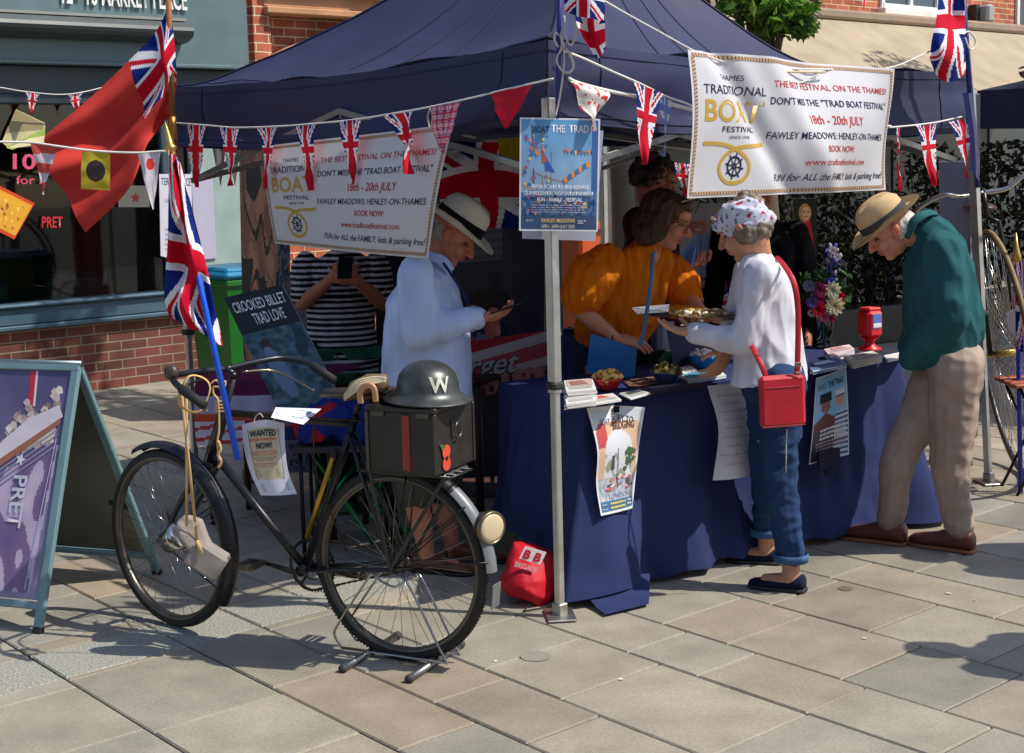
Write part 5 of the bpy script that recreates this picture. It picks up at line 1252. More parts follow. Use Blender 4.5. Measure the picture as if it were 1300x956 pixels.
# gas mask bag hanging from the handlebar
gb = thing('canvas_satchel', 'faded grey canvas satchel hanging on long tan tapes from the handlebar', 'bag', P(250, 730, 4.85))
ZB = 4.86
m = MB('cloth', (144, 136, 130))
m.box(P(263, 709, ZB-.015), (.135, .075, .10), Matrix.Rotation(.62, 3, Vector((0, 1, 0))), .012); m.build('pouch', gb); m = MB('cloth', (150, 140, 134))
m.loft([(P(246, 657, ZB), Vector((.03, 0, -.01)), Vector((0, .02, 0))), (P(245, 672, ZB), Vector((.055, 0, -.03)), Vector((0, .035, 0))), (P(250, 690, ZB), Vector((.075, 0, -.05)), Vector((0, .05, 0))), (P(255, 700, ZB), Vector((.07, 0, -.045)), Vector((0, .052, 0)))], 20, pw=.7)
m.ell(P(230, 676, ZB), (.035, .03, .022), Matrix.Rotation(.5, 3, Vector((0, 1, 0))))
fuse(m, .0045, 'flap', gb, 2, disp=lambda p: .004*noise.noise(p*22)+.002*noise.noise(p*60))
m = MB('paper', (220, 214, 200)); q = [P(243, 665, ZB-.05), P(247, 658, ZB-.045), P(252, 666, ZB-.05), P(247, 671, ZB-.052)]; sp = Sheet(quad(*q), .001); sp.line(m, [(.1, .8), (.5, .1), (.9, .8), (.3, .6)], .08, (226, 220, 206)); m.build('mark', gb)
m = MB('cloth', (206, 172, 118))
gl = SB-hb*.30+back*.1
for (xa, xb, dd) in ((262, 237, 0), (264, 250, .02)):
    a_, b_ = gl+Vector((.03-dd, 0, .0)), P(xb, 668+dd*900, ZB-.04); m.tube([a_, lerp(a_, b_, .5), b_], .005, 6, flat=((1, 0, 0), 1, .35))
m.tube([P(250, 686, ZB-.055), P(256, 703, ZB-.06)], .007, 6, flat=((1, 0, 0), 1, .35)); m.build('tapes', gb)
m = MB('cloth', (206, 168, 104)); lc = P(247, 500, (SB-hb*.30+back*.1).y-.01)
pts = [lc+Vector((.047*math.cos(t)+.006*math.sin(3*t), .02*math.sin(t+1), .062*math.sin(t)-.0)) for t in [k*math.pi/10 for k in range(20)]]
m.tube(catmull(pts, 3, True), .011, 8, True, flat=((0, 1, 0), 1, .22)); m.build('loop', gb)
m = MB('rope', (206, 172, 120)); kx = lambda x, y: P(x, y, (SB-BN*-.03).y-.03)
m.tube(catmull([kx(x, y) for x, y in ((268, 487), (274, 483), (281, 487), (286, 484), (284, 492), (272, 491), (271, 500), (277, 510), (278, 545), (276, 560), (278, 585))], 5), .004, 6)
for k in range(3): m.tube([kx(281+9*math.cos(t), 512+k*4+2.5*math.sin(t)) for t in [j*.7 for j in range(10)]], .003, 5)
m.tube(catmull([kx(277, 560), kx(280, 570), kx(277, 578), kx(281, 586), kx(277, 594)], 4), .006, 6)
m.build('flag_lashing', label='tan cord lashing the blue flag stick to the bicycle handlebar', category='cord')
# wanted notice and card
rws = [[BP(307, 539, .06), BP(335, 533, .07), BP(361, 537, .06)], [BP(310, 570, .07), BP(336, 568, .09), BP(362, 566, .07)], [BP(318, 600, .09), BP(341, 600, .10), BP(366, 598, .09)], [BP(331, 629, .11), BP(354, 629, .12), BP(377, 627, .11)]]
fn = patch(rws); m = MB('paper', (214, 212, 220)); m.grid(fn, 50, 90, lambda u, v: (206, 192, 160) if .12 < u < .84 and .09 < v < .77 else (214, 212, 220)); sp = Sheet(fn, .0012)
sp.line(m, [(.12, .09), (.84, .09), (.84, .77), (.12, .77)], .008, (110, 130, 110), closed=True, asp=.6)
sp.text(m, 'WANTED', .17, .79, .11, .19, (30, 50, 66), .03, k=2); sp.text(m, '100,000 WARDENS', .15, .8, .21, .25, (206, 90, 60), .01, k=2); sp.text(m, 'NOW!', .3, .68, .27, .345, (26, 40, 56), .03, k=2)
sp.text(m, 'LEARN YOUR CIVIL', .17, .78, .375, .4, (206, 90, 60), .01, k=2.4); sp.text(m, 'DUTIES TO LAY DOWN', .17, .78, .41, .435, (206, 90, 60), .01, k=2.4); sp.text(m, 'APPLY AT YOUR LOCAL', .2, .78, .455, .475, (40, 50, 60), k=2.4); sp.text(m, 'POLICE STATION', .28, .7, .485, .505, (40, 50, 60), k=2.4)
sp.text(m, 'THIS APPOINTMENT IS', .18, .78, .535, .56, (206, 90, 60), k=2.4); sp.text(m, 'NATIONAL SERVICE', .22, .76, .57, .59, (206, 90, 60), k=2.4)
for k in range(5): sp.line(m, [(.18, .63+k*.025), (.78, .63+k*.025)], .003, (120, 116, 100), k=2)
for k in range(8): sp.line(m, [(.15, .83+k*.016), (.88, .83+k*.016)], .003, (150, 150, 160), k=1.5)
m.build('wanted_notice', label='curled WANTED notice hanging from the top tube of the bicycle', category='notice')
m = MB('rope', (214, 190, 180)); m.tube(catmull([BP(x, y, .07) for x, y in ((322, 540), (324, 530), (330, 525), (334, 530))], 4), .0022, 5); m.tube(catmull([BP(x, y, .08) for x, y in ((346, 536), (350, 530), (352, 524), (358, 530))], 4), .0022, 5); m.build('notice_ties', label='thin ties holding the wanted notice to the bicycle', category='string')
q = [BP(350, 517, .03), BP(408, 519, -.05), BP(385, 539, .08), BP(344, 530, .12)]; m = MB('paper', (222, 222, 226)); fn = quad(*q, bulge=.01); m.grid(fn, 8, 6); sp = Sheet(fn, .001); sp.poly(m, [(.6, .3), (.9, .25), (.85, .75), (.55, .8)], (130, 140, 160)); m.build('white_card', label='white card with a grey picture lying on the bicycle top tube', category='card')
# wire stand
sw = thing('bicycle_stand', 'zinc wire floor stand holding the rear wheel of the bicycle', 'bicycle stand', G(515, 845))
m = MB('chrome', (170, 172, 172))
def SG(x, y, z): return G(x, y, z)
for dw in (-.045, .045):
    o_ = BN*dw*-1
    g0 = RC+BU*.22+o_; g1 = RC-BU*.20+o_
    pts = [g0+Vector((0, 0, .03)), g0+BU*.03+Vector((0, 0, .075)), g0+BU*.01+Vector((0, 0, .12)), RC+BU*.12+o_+Vector((0, 0, .27)), RC+BU*.085+o_+Vector((0, 0, .31)), RC+BU*.05+o_+Vector((0, 0, .29)), RC+BU*.0+o_+Vector((0, 0, .275)), RC-BU*.03+o_+Vector((0, 0, .29)), RC-BU*.06+o_+Vector((0, 0, .285)), g1+BU*.03+Vector((0, 0, .08)), g1+Vector((0, 0, .03))]
    m.tube(catmull(pts+[], 5), .0045, 8); m.rod(g0+Vector((0, 0, .03)), g1+Vector((0, 0, .03)), .0045)
m.build('hoop', sw)
for s_ in (.13, -.13):
    m = MB('metal', (130, 132, 130)); a = RC+BU*s_+BN*.17+Vector((0, 0, .014)); b = RC+BU*s_-BN*.17+Vector((0, 0, .014)); m.rod(a, b, .013, n=12); m.use('rubber', (60, 60, 60)); m.rod(a, a+BN*.02, .015, n=12); m.rod(b, b-BN*.02, .015, n=12); m.build('foot_bar', sw)
# ------------------------------------------------------------------ people
def head_shape(m, c, F, s=1.0):
    L = lambda x, y, z: c+F@Vector((x, y, z))*s
    m.ell(L(0, -.018, .032), (.076*s, .096*s, .086*s), F); m.ell(L(0, .022, -.03), (.062*s, .07*s, .08*s), F); m.ell(L(0, .06, -.09), (.028*s, .024*s, .02*s), F)
    m.ell(L(0, .062, .045), (.058*s, .032*s, .035*s), F)
    m.capsule(L(0, .088, .018), L(0, .112, -.022), .008*s, .0135*s); m.ell(L(.012, .096, -.026), (.01*s, .012*s, .008*s), F); m.ell(L(-.012, .096, -.026), (.01*s, .012*s, .008*s), F)
    m.ell(L(0, .088, -.05), (.024*s, .012*s, .007*s), F); m.ell(L(0, .084, -.062), (.02*s, .012*s, .007*s), F)
    for q in (-1, 1):
        m.ell(L(.036*q, .058, -.028), (.028*s, .03*s, .03*s), F); m.ell(L(.034*q, .078, .034), (.024*s, .014*s, .008*s), F)
        m.ell(L(.075*q, -.008, -.002), (.010*s, .018*s, .032*s), F@Matrix.Rotation(.25, 3, 'X')); m.ell(L(.082*q, -.014, .008), (.008*s, .016*s, .022*s), F)
def hand_shape(m, wr, d, nrm, side, curl=.5, s=1.0, spread=.0):
    """d finger direction, nrm out of the palm, side towards the thumb"""
    d = d.normalized(); nrm = (nrm-d*nrm.dot(d)).normalized(); side = (side-d*side.dot(d)-nrm*side.dot(nrm)).normalized()
    R = Matrix((side, d, nrm)).transposed()
    m.ell(wr+d*.05*s, (.041*s, .054*s, .016*s), R); m.ell(wr+d*.03*s+side*.022*s+nrm*.006*s, (.02*s, .034*s, .016*s), R); m.capsule(wr-d*.02*s, wr+d*.03*s, .026*s, .028*s, flat=(side, 1, .7))
    for k, (o, L_) in enumerate(((.031, .072), (.0105, .082), (-.0105, .076), (-.031, .06))):
        b = wr+d*(.086-.006*abs(k-1))*s+side*o*s; dd = (d+side*(o*3+spread*(1.5-k))).normalized(); p = b-d*.012*s; pts = [p]; a = 0
        for j, f in enumerate((.46, .31, .25)):
            a += curl*(.7, 1.0, .7)[j]; p = p+(dd*math.cos(a)+nrm*math.sin(a))*(L_*f+(.012 if j == 0 else 0))*s; pts.append(p)
        m.chain(pts, [.0092*s, .0086*s, .0078*s, .0068*s], 10)
    t0 = wr+d*.022*s+side*.03*s; t1 = t0+(d*.55+side*.75+nrm*.35).normalized()*.036*s; t2 = t1+(d*.8+side*.35+nrm*.5).normalized()*.03*s; t3 = t2+(d*.9+nrm*.5).normalized()*.022*s
    m.chain([t0, t1, t2, t3], [.0125*s, .0108*s, .0095*s, .008*s], 10)
def figure(par, head, neck, chest, hip, arms, legs, skin, brow=(70, 50, 40), s=1.0, vox=.0045, lips=(170, 84, 78), shoulders=None):
    c, f, u = head; F = frame(f, u); m = MB('skin', skin)
    head_shape(m, c, F, s); nb = c+F@Vector((0, -.03, -.05))*s
    m.chain([nb, neck], [.052*s, .056*s]); m.chain([neck, chest, hip], [.055, .06, .08])
    for (sh, el, wr, hd, nm, sd, cu) in arms:
        m.chain([chest, sh], [.055, .045]); m.chain([sh, el, lerp(el, wr, .35), wr], [.047*s, .038*s, .038*s, .024*s])
        if hd is not None: hand_shape(m, wr, Vector(hd), Vector(nm), Vector(sd), cu, s)
    for (hp_, kn, an, to) in legs:
        m.chain([hip, hp_, kn, lerp(kn, an, .3), an], [.09, .08, .054, .052, .034]); m.chain([an, an+Vector((0, 0, -.05)), to], [.036, .036, .024])
    base = lin(skin); bl = lin(brow); lp = lin(lips); red = tuple(x*y for x, y in zip(base, (1.0, .78, .74)))
    Ft = F.transposed()
    def colfn(p):
        q = Ft@(p-c)/s
        if q.length > .16: return None
        x, y, z = abs(q.x), q.y, q.z
        if y > .06:
            if .014 < x < .05 and .026 < z-.12*(x-.03) < .037: return bl
            if .018 < x < .044 and .004 < z < .014: return (.05, .04, .035)
            if .016 < x < .047 and -.0 < z < .019: return tuple(v*.72 for v in base)
            if x < .024 and -.064 < z < -.047: return lp
            if x < .05 and -.05 < z < -.01: return red
        if x > .07 and abs(z) < .03: return red
        return None
    return fuse(m, vox, 'body', par, 2, colfn=colfn)
def folds(amp, sc, seed=0, st=(1, 1, .45)):
    def d(p):
        w_ = Vector((p.z*.5, p.x*.6, -p.x*.4))*.9; q = Vector((p.x*st[0], p.y*st[1], p.z*st[2]))*sc+w_*sc*.6+Vector((seed, seed, seed)); a = noise.noise(q); b = noise.noise(q*1.9+Vector((5, 1, 2))); c = noise.noise(q*4.1)
        return amp*(1.1*(.6-2.4*abs(a))+.75*(.5-2.2*abs(b))+.3*c)
    return d
def garment(par, name, kind, col, build, vox=.007, sm=4, amp=.006, sc=9, seed=0, st=(1, 1, .45), colfn=None, label=None):
    m = MB(kind, col); build(m); return fuse(m, vox, name, par, sm, disp=folds(amp, sc, seed, st), colfn=colfn, label=label)
def strand_col(c1, c2, ax=(1, 0, 0), f=60):
    a, b = lin(c1), lin(c2)
    def fn(p):
        t = .5+.5*noise.noise(Vector((p.x*f, p.y*f, p.z*f*.2))); return tuple(lerp(x, y, t) for x, y in zip(a, b))
    return fn
def shoe(par, heel, toe, col, kind='leather', w=.046, hgt=.07, sole=(40, 34, 30), low=False):
    d = (toe-heel); d.z = 0; L_ = d.length; d.normalize(); n = Vector((-d.y, d.x, 0)); m = MB(kind, col); Z = Vector((0, 0, 1))
    secs = []
    for t, ww, hh in ((.0, .55, .75), (.04, .74, .95), (.2, .8, 1.0 if not low else .75), (.42, .82, .85 if not low else .5), (.6, .98, .62 if not low else .45), (.8, 1.0, .5 if not low else .4), (.94, .78, .4 if not low else .34), (1.0, .4, .25)):
        secs.append((heel+d*L_*t+Z*(.012+hgt*hh*.5), n*w*ww, Z*hgt*hh*.5))
    m.loft(secs, 20, pw=.8); o = m.build('shoe', par)
    m = MB('rubber', sole); secs = [(heel+d*L_*t+Z*(.008), n*w*ww*1.06, Z*.010) for t, ww in ((-.015, .6), (.03, .78), (.2, .8), (.42, .8), (.6, .98), (.8, 1.0), (.95, .8), (1.015, .4))]; m.loft(secs, 18, pw=.6)
    m.box(heel+d*L_*.12+Z*.009, (w*1.5, L_*.24, .016), frame(d), .003); m.build('sole', o); return o
Zv = Vector((0, 0, 1))
# ---- woman in the white jumper
YW = 5.55
w1 = thing('person', 'person in white jumper, rolled jeans and floral headscarf holding a tray at the table', 'person', G(990, 735))
hc_ = P(944, 292, YW); hf = Vector((-.80, .42, -.42)); hu = Vector((-.35, .1, .93))
hipW = P(982, 478, YW+.05); nkW = P(962, 326, YW+.02); chW = P(965, 385, YW+.05)
sl, sr = P(968, 350, YW-.12), P(950, 348, YW+.20)
el1, wr1 = P(944, 432, YW-.10), P(884, 424, YW+.02); el2, wr2 = P(930, 425, YW+.28), P(925, 445, YW+.12)
footN_h, footN_t = G(1022, 752), G(952, 744); footF_h, footF_t = G(990, 716), G(922, 712)
kn1, an1 = P(990, 605, 5.45), footN_h+(footN_t-footN_h)*.25+Zv*.09; kn2, an2 = P(972, 600, 5.75), footF_h+(footF_t-footF_h)*.25+Zv*.09
figure(w1, (hc_, hf, hu), nkW, chW, hipW+Zv*.05, [(sl, el1, wr1, Vector((-.9, .3, .15)), Vector((0, 0, 1)), Vector((.1, .9, 0)), .25), (sr, el2, wr2, Vector((-.5, -.1, -.8)), Vector((-.5, .5, 0)), Vector((-.5, -.6, 0)), .5)],
       [(P(990, 490, 5.5), kn1, an1, footN_h+(footN_t-footN_h)*.7+Zv*.035), (P(975, 490, 5.68), kn2, an2, footF_h+(footF_t-footF_h)*.7+Zv*.035)], (196, 142, 112), (120, 100, 90))
def jump(m):
    a = (sl-sr).normalized()
    m.loft([(P(977, 486, YW+.06), a*.178, Vector((.158, .05, 0))), (P(976, 450, YW+.06), a*.168, Vector((.145, .05, 0))), (P(975, 410, YW+.05), a*.16, Vector((.135, .05, 0))), (P(972, 375, YW+.04), a*.168, Vector((.125, .05, 0))), (P(967, 350, YW+.03), a*.172, Vector((.105, .04, .02))), (P(962, 332, YW+.02), a*.11, Vector((.07, .03, 0))), (P(961, 322, YW+.02), a*.06, Vector((.058, .02, 0)))], 28)
    m.chain([sl, lerp(sl, el1, .5), el1, lerp(el1, wr1, .5), wr1], [.072, .066, .060, .052, .042]); m.chain([sr, el2, wr2+Vector((0, 0, .03))], [.066, .056, .044])
garment(w1, 'jumper', 'cloth', (212, 211, 220), jump, amp=.007, sc=8, seed=3)
def jeansW(m):
    m.ell(hipW-Zv*.02, (.135, .14, .12)); m.chain([P(992, 490, 5.47), kn1+Vector((.0, 0, 0)), lerp(kn1, an1, .5), an1+Zv*.06], [.096, .068, .06, .053]); m.chain([P(975, 490, 5.68), kn2, lerp(kn2, an2, .5), an2+Zv*.07], [.092, .066, .058, .052])
garment(w1, 'jeans', 'cloth', (40, 62, 100), jeansW, amp=.007, sc=10, seed=1, st=(.6, .6, 1.2))
for a_n in (an1, an2):
    m = MB('cloth', (70, 100, 142)); b = a_n+Zv*.045; m.lathe(b, [(.060, -.012), (.067, -.014), (.069, .012), (.064, .018)], None, 28); m.build('hem_roll', w1)
shoe(w1, footN_h, footN_t, (24, 30, 52), 'cloth', .045, .062, (40, 42, 46), low=True); shoe(w1, footF_h, footF_t, (20, 26, 46), 'cloth', .045, .062, (36, 38, 42), low=True)
FW = frame(hf, hu)
def hl(x, y, z): return hc_+FW@Vector((x, y, z))
m = MB('hair', (110, 96, 84)); m.ell(hl(0, -.03, -.02), (.078, .085, .06), FW); m.ell(P(950, 258, YW), (.066, .06, .04)); m.ell(P(936, 264, YW), (.05, .05, .034)); m.ell(P(946, 249, YW), (.03, .03, .028)); m.ell(P(906, 281, YW), (.02, .03, .022)); m.ell(hl(.07, -.02, -.012), (.022, .045, .04), FW); m.ell(hl(-.07, -.02, -.012), (.022, .045, .04), FW)
fuse(m, .005, 'hair', w1, 2, disp=lambda p: .008*noise.noise(p*45), colfn=strand_col((74, 60, 50), (140, 126, 112)))
m = MB('cloth', (196, 200, 216)); m.ell(hl(0, -.012, .052), (.085, .106, .074), FW); m.ell(hl(0, -.02, .005), (.084, .088, .038), FW); m.ell(hl(0, -.06, .02), (.07, .06, .055), FW); m.capsule(hl(-.05, .06, .06), hl(.06, -.06, .07), .03, .035); m.ell(hl(.03, -.1, -.0), (.04, .03, .03), FW)
def scarfc(p):
    a = noise.noise(p*44+Vector((3, 1, 7)))
    if a > .42: return lin((150, 50, 72))
    if a > .32: return lin((190, 150, 164))
    if a < -.46: return lin((90, 100, 100))
    return None
fuse(m, .0045, 'headscarf', w1, 2, disp=lambda p: .006*(1-2*abs(noise.noise(Vector((p.x*10, p.y*10, p.z*34))))), colfn=scarfc)
m = MB('metal', (150, 160, 180)); m.tube(catmull([hl(.08, 0, .012), hl(.07, .07, .005), hl(.04, .1, .0)], 4), .002, 5); m.build('glasses', w1)
# red shoulder bag
rb = thing('shoulder_bag', 'red leather cross body bag hanging at the hip of the white jumper', 'bag', P(993, 545, YW-.16))
ZB2 = YW-.255
m = MB('leather', (186, 28, 44)); cB = P(993, 509, ZB2); R = Matrix.Rotation(-.03, 3, 'Y')@Matrix.Rotation(.12, 3, 'Z'); m.box(cB, (.178, .035, .20), R, .014); 
b_ = m.build('pouch', rb); m = MB('leather', (150, 20, 34)); m.box(cB+R@Vector((0, -.0185, .055)), (.13, .003, .004), R, .001); m.box(cB+R@Vector((0, -.0185, -.093)), (.17, .003, .003), R, .001); m.build('zip', b_)
m = MB('leather', (178, 26, 42)); 
m.tube(catmull([P(1012, 475, ZB2), P(1013, 440, ZB2+.0), P(1013, 395, ZB2+.0), P(1008, 360, ZB2+.0), P(996, 338, ZB2+.08), P(985, 326, YW+.05)], 5), .011, 8, flat=((1, 0, 0), 1, .25))
m.tube(catmull([P(972, 478, ZB2), P(966, 462, ZB2+.01), P(958, 446, ZB2+.06), P(950, 428, ZB2+.16), P(948, 405, ZB2+.26)], 5), .0105, 8, flat=((1, 0, 0), 1, .25)); m.build('strap', rb)
m = MB('metal', (180, 140, 120)); m.box(P(1013, 463, ZB2-.012), (.024, .006, .02), None, .002); m.box(P(1013, 474, ZB2-.012), (.02, .006, .012), None, .002); m.build('buckle', rb)
# ---- man in the green shirt
YM = 5.98
w2 = thing('person', 'person in dark green shirt, stone trousers and straw hat bending over the table', 'person', G(1170, 692))
hcM = P(1130, 292, YM); hfM = Vector((-.80, .08, -.60)); huM = Vector((-.60, .0, .80)); nkM = P(1168, 296, YM+.01); chM = P(1190, 345, YM+.02); hipM = P(1203, 452, YM)
slM, srM = P(1196, 318, YM-.15), P(1186, 318, YM+.19); elM, wrM = P(1208, 402, YM-.2), P(1160, 452, YM-.1); elR, wrR = P(1176, 395, YM+.24), P(1156, 440, YM+.14)
f1h, f1t = G(1150, 693), G(1062, 681); f2h, f2t = G(1236, 703), G(1155, 690)
kM1, aM1 = P(1140, 580, 6.02), f1h+(f1t-f1h)*.22+Zv*.1; kM2, aM2 = P(1206, 590, 5.93), f2h+(f2t-f2h)*.22+Zv*.1
figure(w2, (hcM, hfM, huM), nkM, chM, hipM, [(slM, elM, wrM, None, None, None, 0), (srM, elR, wrR, None, None, None, 0)], [(P(1202, 462, 6.05), kM1, aM1, f1h+(f1t-f1h)*.7+Zv*.04), (P(1212, 462, 5.9), kM2, aM2, f2h+(f2t-f2h)*.7+Zv*.04)], (206, 140, 112), (150, 140, 130))
def shirtM(m):
    a = Vector((-.05, -1, 0)).normalized()
    S = lambda x, y, w_, dx, dz: (P(x, y, YM), a*w_, Vector((dx, 0, dz)))
    m.loft([S(1199, 449, .18, .155, .062), S(1199, 430, .19, .16, .045), S(1196, 395, .195, .155, .03), S(1192, 355, .20, .14, .04), S(1186, 322, .21, .12, .06), S(1180, 300, .13, .08, .06), S(1172, 288, .075, .055, .05), S(1164, 284, .068, .05, .045)], 30)
    m.chain([slM, lerp(slM, elM, .5), elM, lerp(elM, wrM, .5), wrM], [.088, .085, .082, .074, .06]); m.chain([srM, elR, wrR], [.08, .075, .06])
garment(w2, 'shirt', 'cloth', (36, 86, 88), shirtM, amp=.010, sc=7, seed=6)
m = MB('cloth', (40, 92, 94)); m.tube(catmull([P(1150, 300, YM-.06), P(1158, 284, YM-.09), P(1172, 272, YM-.08), P(1184, 270, YM), P(1178, 268, YM+.07)], 5), .022, 8, flat=((0, 0, 1), 1.2, .4)); m.build('collar', w2)
def trM(m):
    m.ell(P(1210, 455, YM), (.13, .155, .10)); m.chain([P(1202, 462, 6.05), lerp(P(1202, 462, 6.05), kM1, .5), kM1, lerp(kM1, aM1, .5), aM1+Zv*.02], [.118, .100, .074, .068, .062]); m.chain([P(1214, 462, 5.88), kM2, lerp(kM2, aM2, .5), aM2+Zv*.015], [.118, .084, .072, .064])
garment(w2, 'trousers', 'cloth', (164, 146, 134), trM, amp=.007, sc=7, seed=2, st=(.7, .7, 1.0))
shoe(w2, f1h, f1t, (104, 56, 42), 'leather', .05, .095, (150, 96, 60)); shoe(w2, f2h, f2t, (100, 54, 42), 'leather', .05, .095, (146, 94, 60))
FM = frame(hfM, huM)
m = MB('hair', (206, 202, 196)); m.ell(hcM+FM@Vector((0, -.045, -.01)), (.08, .075, .065), FM); fuse(m, .005, 'hair', w2, 2, disp=lambda p: .005*noise.noise(p*60), colfn=strand_col((176, 170, 162), (226, 222, 216)))
def hat(par, c, F, R0, col, band, crown=.115, brim=.07, tilt=0, dent=True, bandw=.035, prof=None):
    t = thing(*par) if isinstance(par, tuple) else par; m = MB('straw', col); N_ = 48
    def P3(r, a, z):
        rx, ry = r*.92, r*1.1; return c+F@Vector((rx*math.cos(a), ry*math.sin(a), z))
    vs = []; pr = prof or [(R0+brim, .010), (R0+brim*.6, -.004), (R0+.012, -.004), (R0, .004), (R0*.99, .03), (R0*.96, crown*.6), (R0*.9, crown*.85), (R0*.78, crown), (R0*.5, crown*1.0), (R0*.25, crown*.9), (.001, crown*.86)]
    for (r, z) in pr:
        for k in range(N_):
            a = 2*math.pi*k/N_; zz = z
            if r > R0: zz += .018*(r-R0)/brim*(abs(math.cos(a))*1.4-.5)-.02*(r-R0)/brim*(math.sin(a) > .2)*math.sin(a)
            elif z > crown*.7 and dent: zz -= .022*(1-abs(math.cos(a)))*(z > crown*.8)*(1 if r > R0*.4 else .6)
            vs.append(P3(r, a, zz))
    n = len(pr); fs = [(i*N_+k, i*N_+(k+1) % N_, (i+1)*N_+(k+1) % N_, (i+1)*N_+k) for i in range(n-1) for k in range(N_)]
    m.add(vs, fs, True); m.add([v-F@Vector((0, 0, .004)) for v in vs], [f[::-1] for f in fs[:N_*3]], True); m.build('hat', par)
    m = MB('cloth', band)
    m.add([P3(R0*1.012+.001, 2*math.pi*k/N_, z) for z in (.002, bandw) for k in range(N_)], [(k, (k+1) % N_, N_+(k+1) % N_, N_+k) for k in range(N_)], True); m.build('hat_band', par)
hat(w2, hcM+FM@Vector((0, -.005, .045)), FM, .098, (196, 166, 122), (70, 72, 76), .105, .062)
# ---- woman in the orange blouse
YO = 6.12
w3 = thing('person', 'person in orange blouse with brown bobbed hair leaning over the table', 'person', P(760, 650, YO+.2))
hcO = P(846, 281, YO); hfO = Vector((.88, -.28, -.38)); huO = Vector((.35, 0, .93)); nkO = P(822, 322, YO+.02); chO = P(800, 360, YO+.08); hipO = P(752, 452, YO+.2)
slO, srO = P(768, 335, YO-.08), P(850, 345, YO+.25); e1, v1 = P(738, 395, YO-.12), P(783, 430, YO-.14); e2, v2 = P(872, 378, YO+.22), P(892, 397, YO+.02)
figure(w3, (hcO, hfO, huO), nkO, chO, hipO, [(slO, e1, v1, Vector((.95, -.05, -.15)), Vector((.1, .3, -.9)), Vector((.3, .1, .9)), .35), (srO, e2, v2, Vector((.5, -.6, -.3)), Vector((0, .3, .8)), Vector((.6, .4, 0)), .3)],
       [(P(758, 470, YO+.1), P(760, 560, YO+.15), G(762, 640)+Zv*.1, G(775, 645)+Zv*.03), (P(745, 470, YO+.3), P(745, 560, YO+.3), G(748, 630)+Zv*.1, G(762, 632)+Zv*.03)], (196, 132, 104), (90, 64, 50))
def blouse(m):
    ax = (slO-srO); ax.z *= .3; a = ax.normalized()
    pv = Vector((.77, -.63, 0)); S = lambda x, y, Y, w_, v: (P(x, y, Y), a*w_, pv*(Vector(v[:2]).length*.80)+Zv*v[2]*.6)
    m.loft([S(776, 434, YO+.15, .17, (.10, .12, .0)), S(782, 415, YO+.14, .215, (.12, .13, .02)), S(792, 385, YO+.12, .21, (.12, .13, .04)), S(803, 355, YO+.09, .21, (.10, .11, .05)), S(812, 332, YO+.06, .19, (.08, .08, .05)), S(818, 320, YO+.04, .13, (.07, .07, .04)), S(821, 312, YO+.03, .08, (.062, .062, .02)), S(823, 307, YO+.02, .06, (.055, .055, .02))], 30)
    m.chain([slO, P(752, 352, YO-.1), P(741, 372, YO-.11)], [.08, .10, .088]); m.chain([srO, P(864, 362, YO+.24), P(872, 376, YO+.2)], [.075, .085, .06])
def pleat(p):
    q = noise.noise(Vector((p.x*26, p.y*26, p.z*3))); return .012*(1-2.6*abs(q))+.012*(.4-abs(noise.noise(p*9)))
m = MB('thincloth', (248, 146, 30)); blouse(m); fuse(m, .0065, 'blouse', w3, 3, disp=pleat)
m = MB('thincloth', (240, 136, 28))
m.tube([P(728, 376, YO-.12), P(738, 382, YO-.13), P(750, 384, YO-.13), P(757, 378, YO-.1), P(752, 370, YO-.06), P(735, 368, YO-.05)], .012, 8, True); m.tube([P(862, 384, YO+.15), P(872, 386, YO+.14), P(879, 378, YO+.18), P(874, 370, YO+.24)], .011, 8); m.build('cuffs', w3)
garment(w3, 'denim_skirt', 'cloth', (44, 56, 84), lambda m: m.loft([(P(752, 418, YO+.2), Vector((.13, 0, 0)), Vector((0, .13, 0))), (P(750, 450, YO+.2), Vector((.165, 0, 0)), Vector((0, .15, 0))), (P(750, 500, YO+.2), Vector((.18, 0, 0)), Vector((0, .17, 0))), (P(750, 560, YO+.2), Vector((.17, 0, 0)), Vector((0, .17, 0)))], 26), amp=.008, seed=4)
FO = frame(hfO, huO)
def ho(x, y, z): return hcO+FO@Vector((x, y, z))
m = MB('hair', (80, 50, 34)); m.ell(ho(0, -.03, .045), (.094, .108, .088), FO); m.ell(ho(0, -.06, -.03), (.092, .078, .10), FO); m.ell(ho(-.075, -.015, -.03), (.028, .055, .085), FO); m.ell(ho(.075, -.015, -.03), (.028, .055, .085), FO); m.ell(ho(.075, -.05, -.085), (.035, .055, .05), FO); m.ell(ho(0, .045, .088), (.06, .04, .03), FO)
fuse(m, .005, 'hair', w3, 2, disp=lambda p: .007*noise.noise(Vector((p.x*50, p.y*50, p.z*14))), colfn=strand_col((34, 21, 16), (92, 58, 38), f=110))
m = MB('plastic', (150, 50, 50)); 
for q in (-1, 1):
    m.tube([ho(.032*q+.021*math.cos(t), .1, .008+.016*math.sin(t)) for t in [k*math.pi/6 for k in range(12)]], .0022, 6, True); m.rod(ho(.053*q, .098, .012), ho(.08*q, 0, .016), .0022)
m.rod(ho(-.012, .103, .012), ho(.012, .103, .012), .0022); m.build('glasses', w3)
m = MB('metal', (200, 180, 140)); m.tube(catmull([ho(-.07, .04, .10), ho(0, .075, .135), ho(.07, .04, .10)], 4), .004, 6); m.use('gloss', (50, 44, 40)); m.ell(ho(.035, .055, .13), (.026, .006, .018), FO); m.ell(ho(-.035, .055, .13), (.026, .006, .018), FO); m.build('sunglasses', w3)
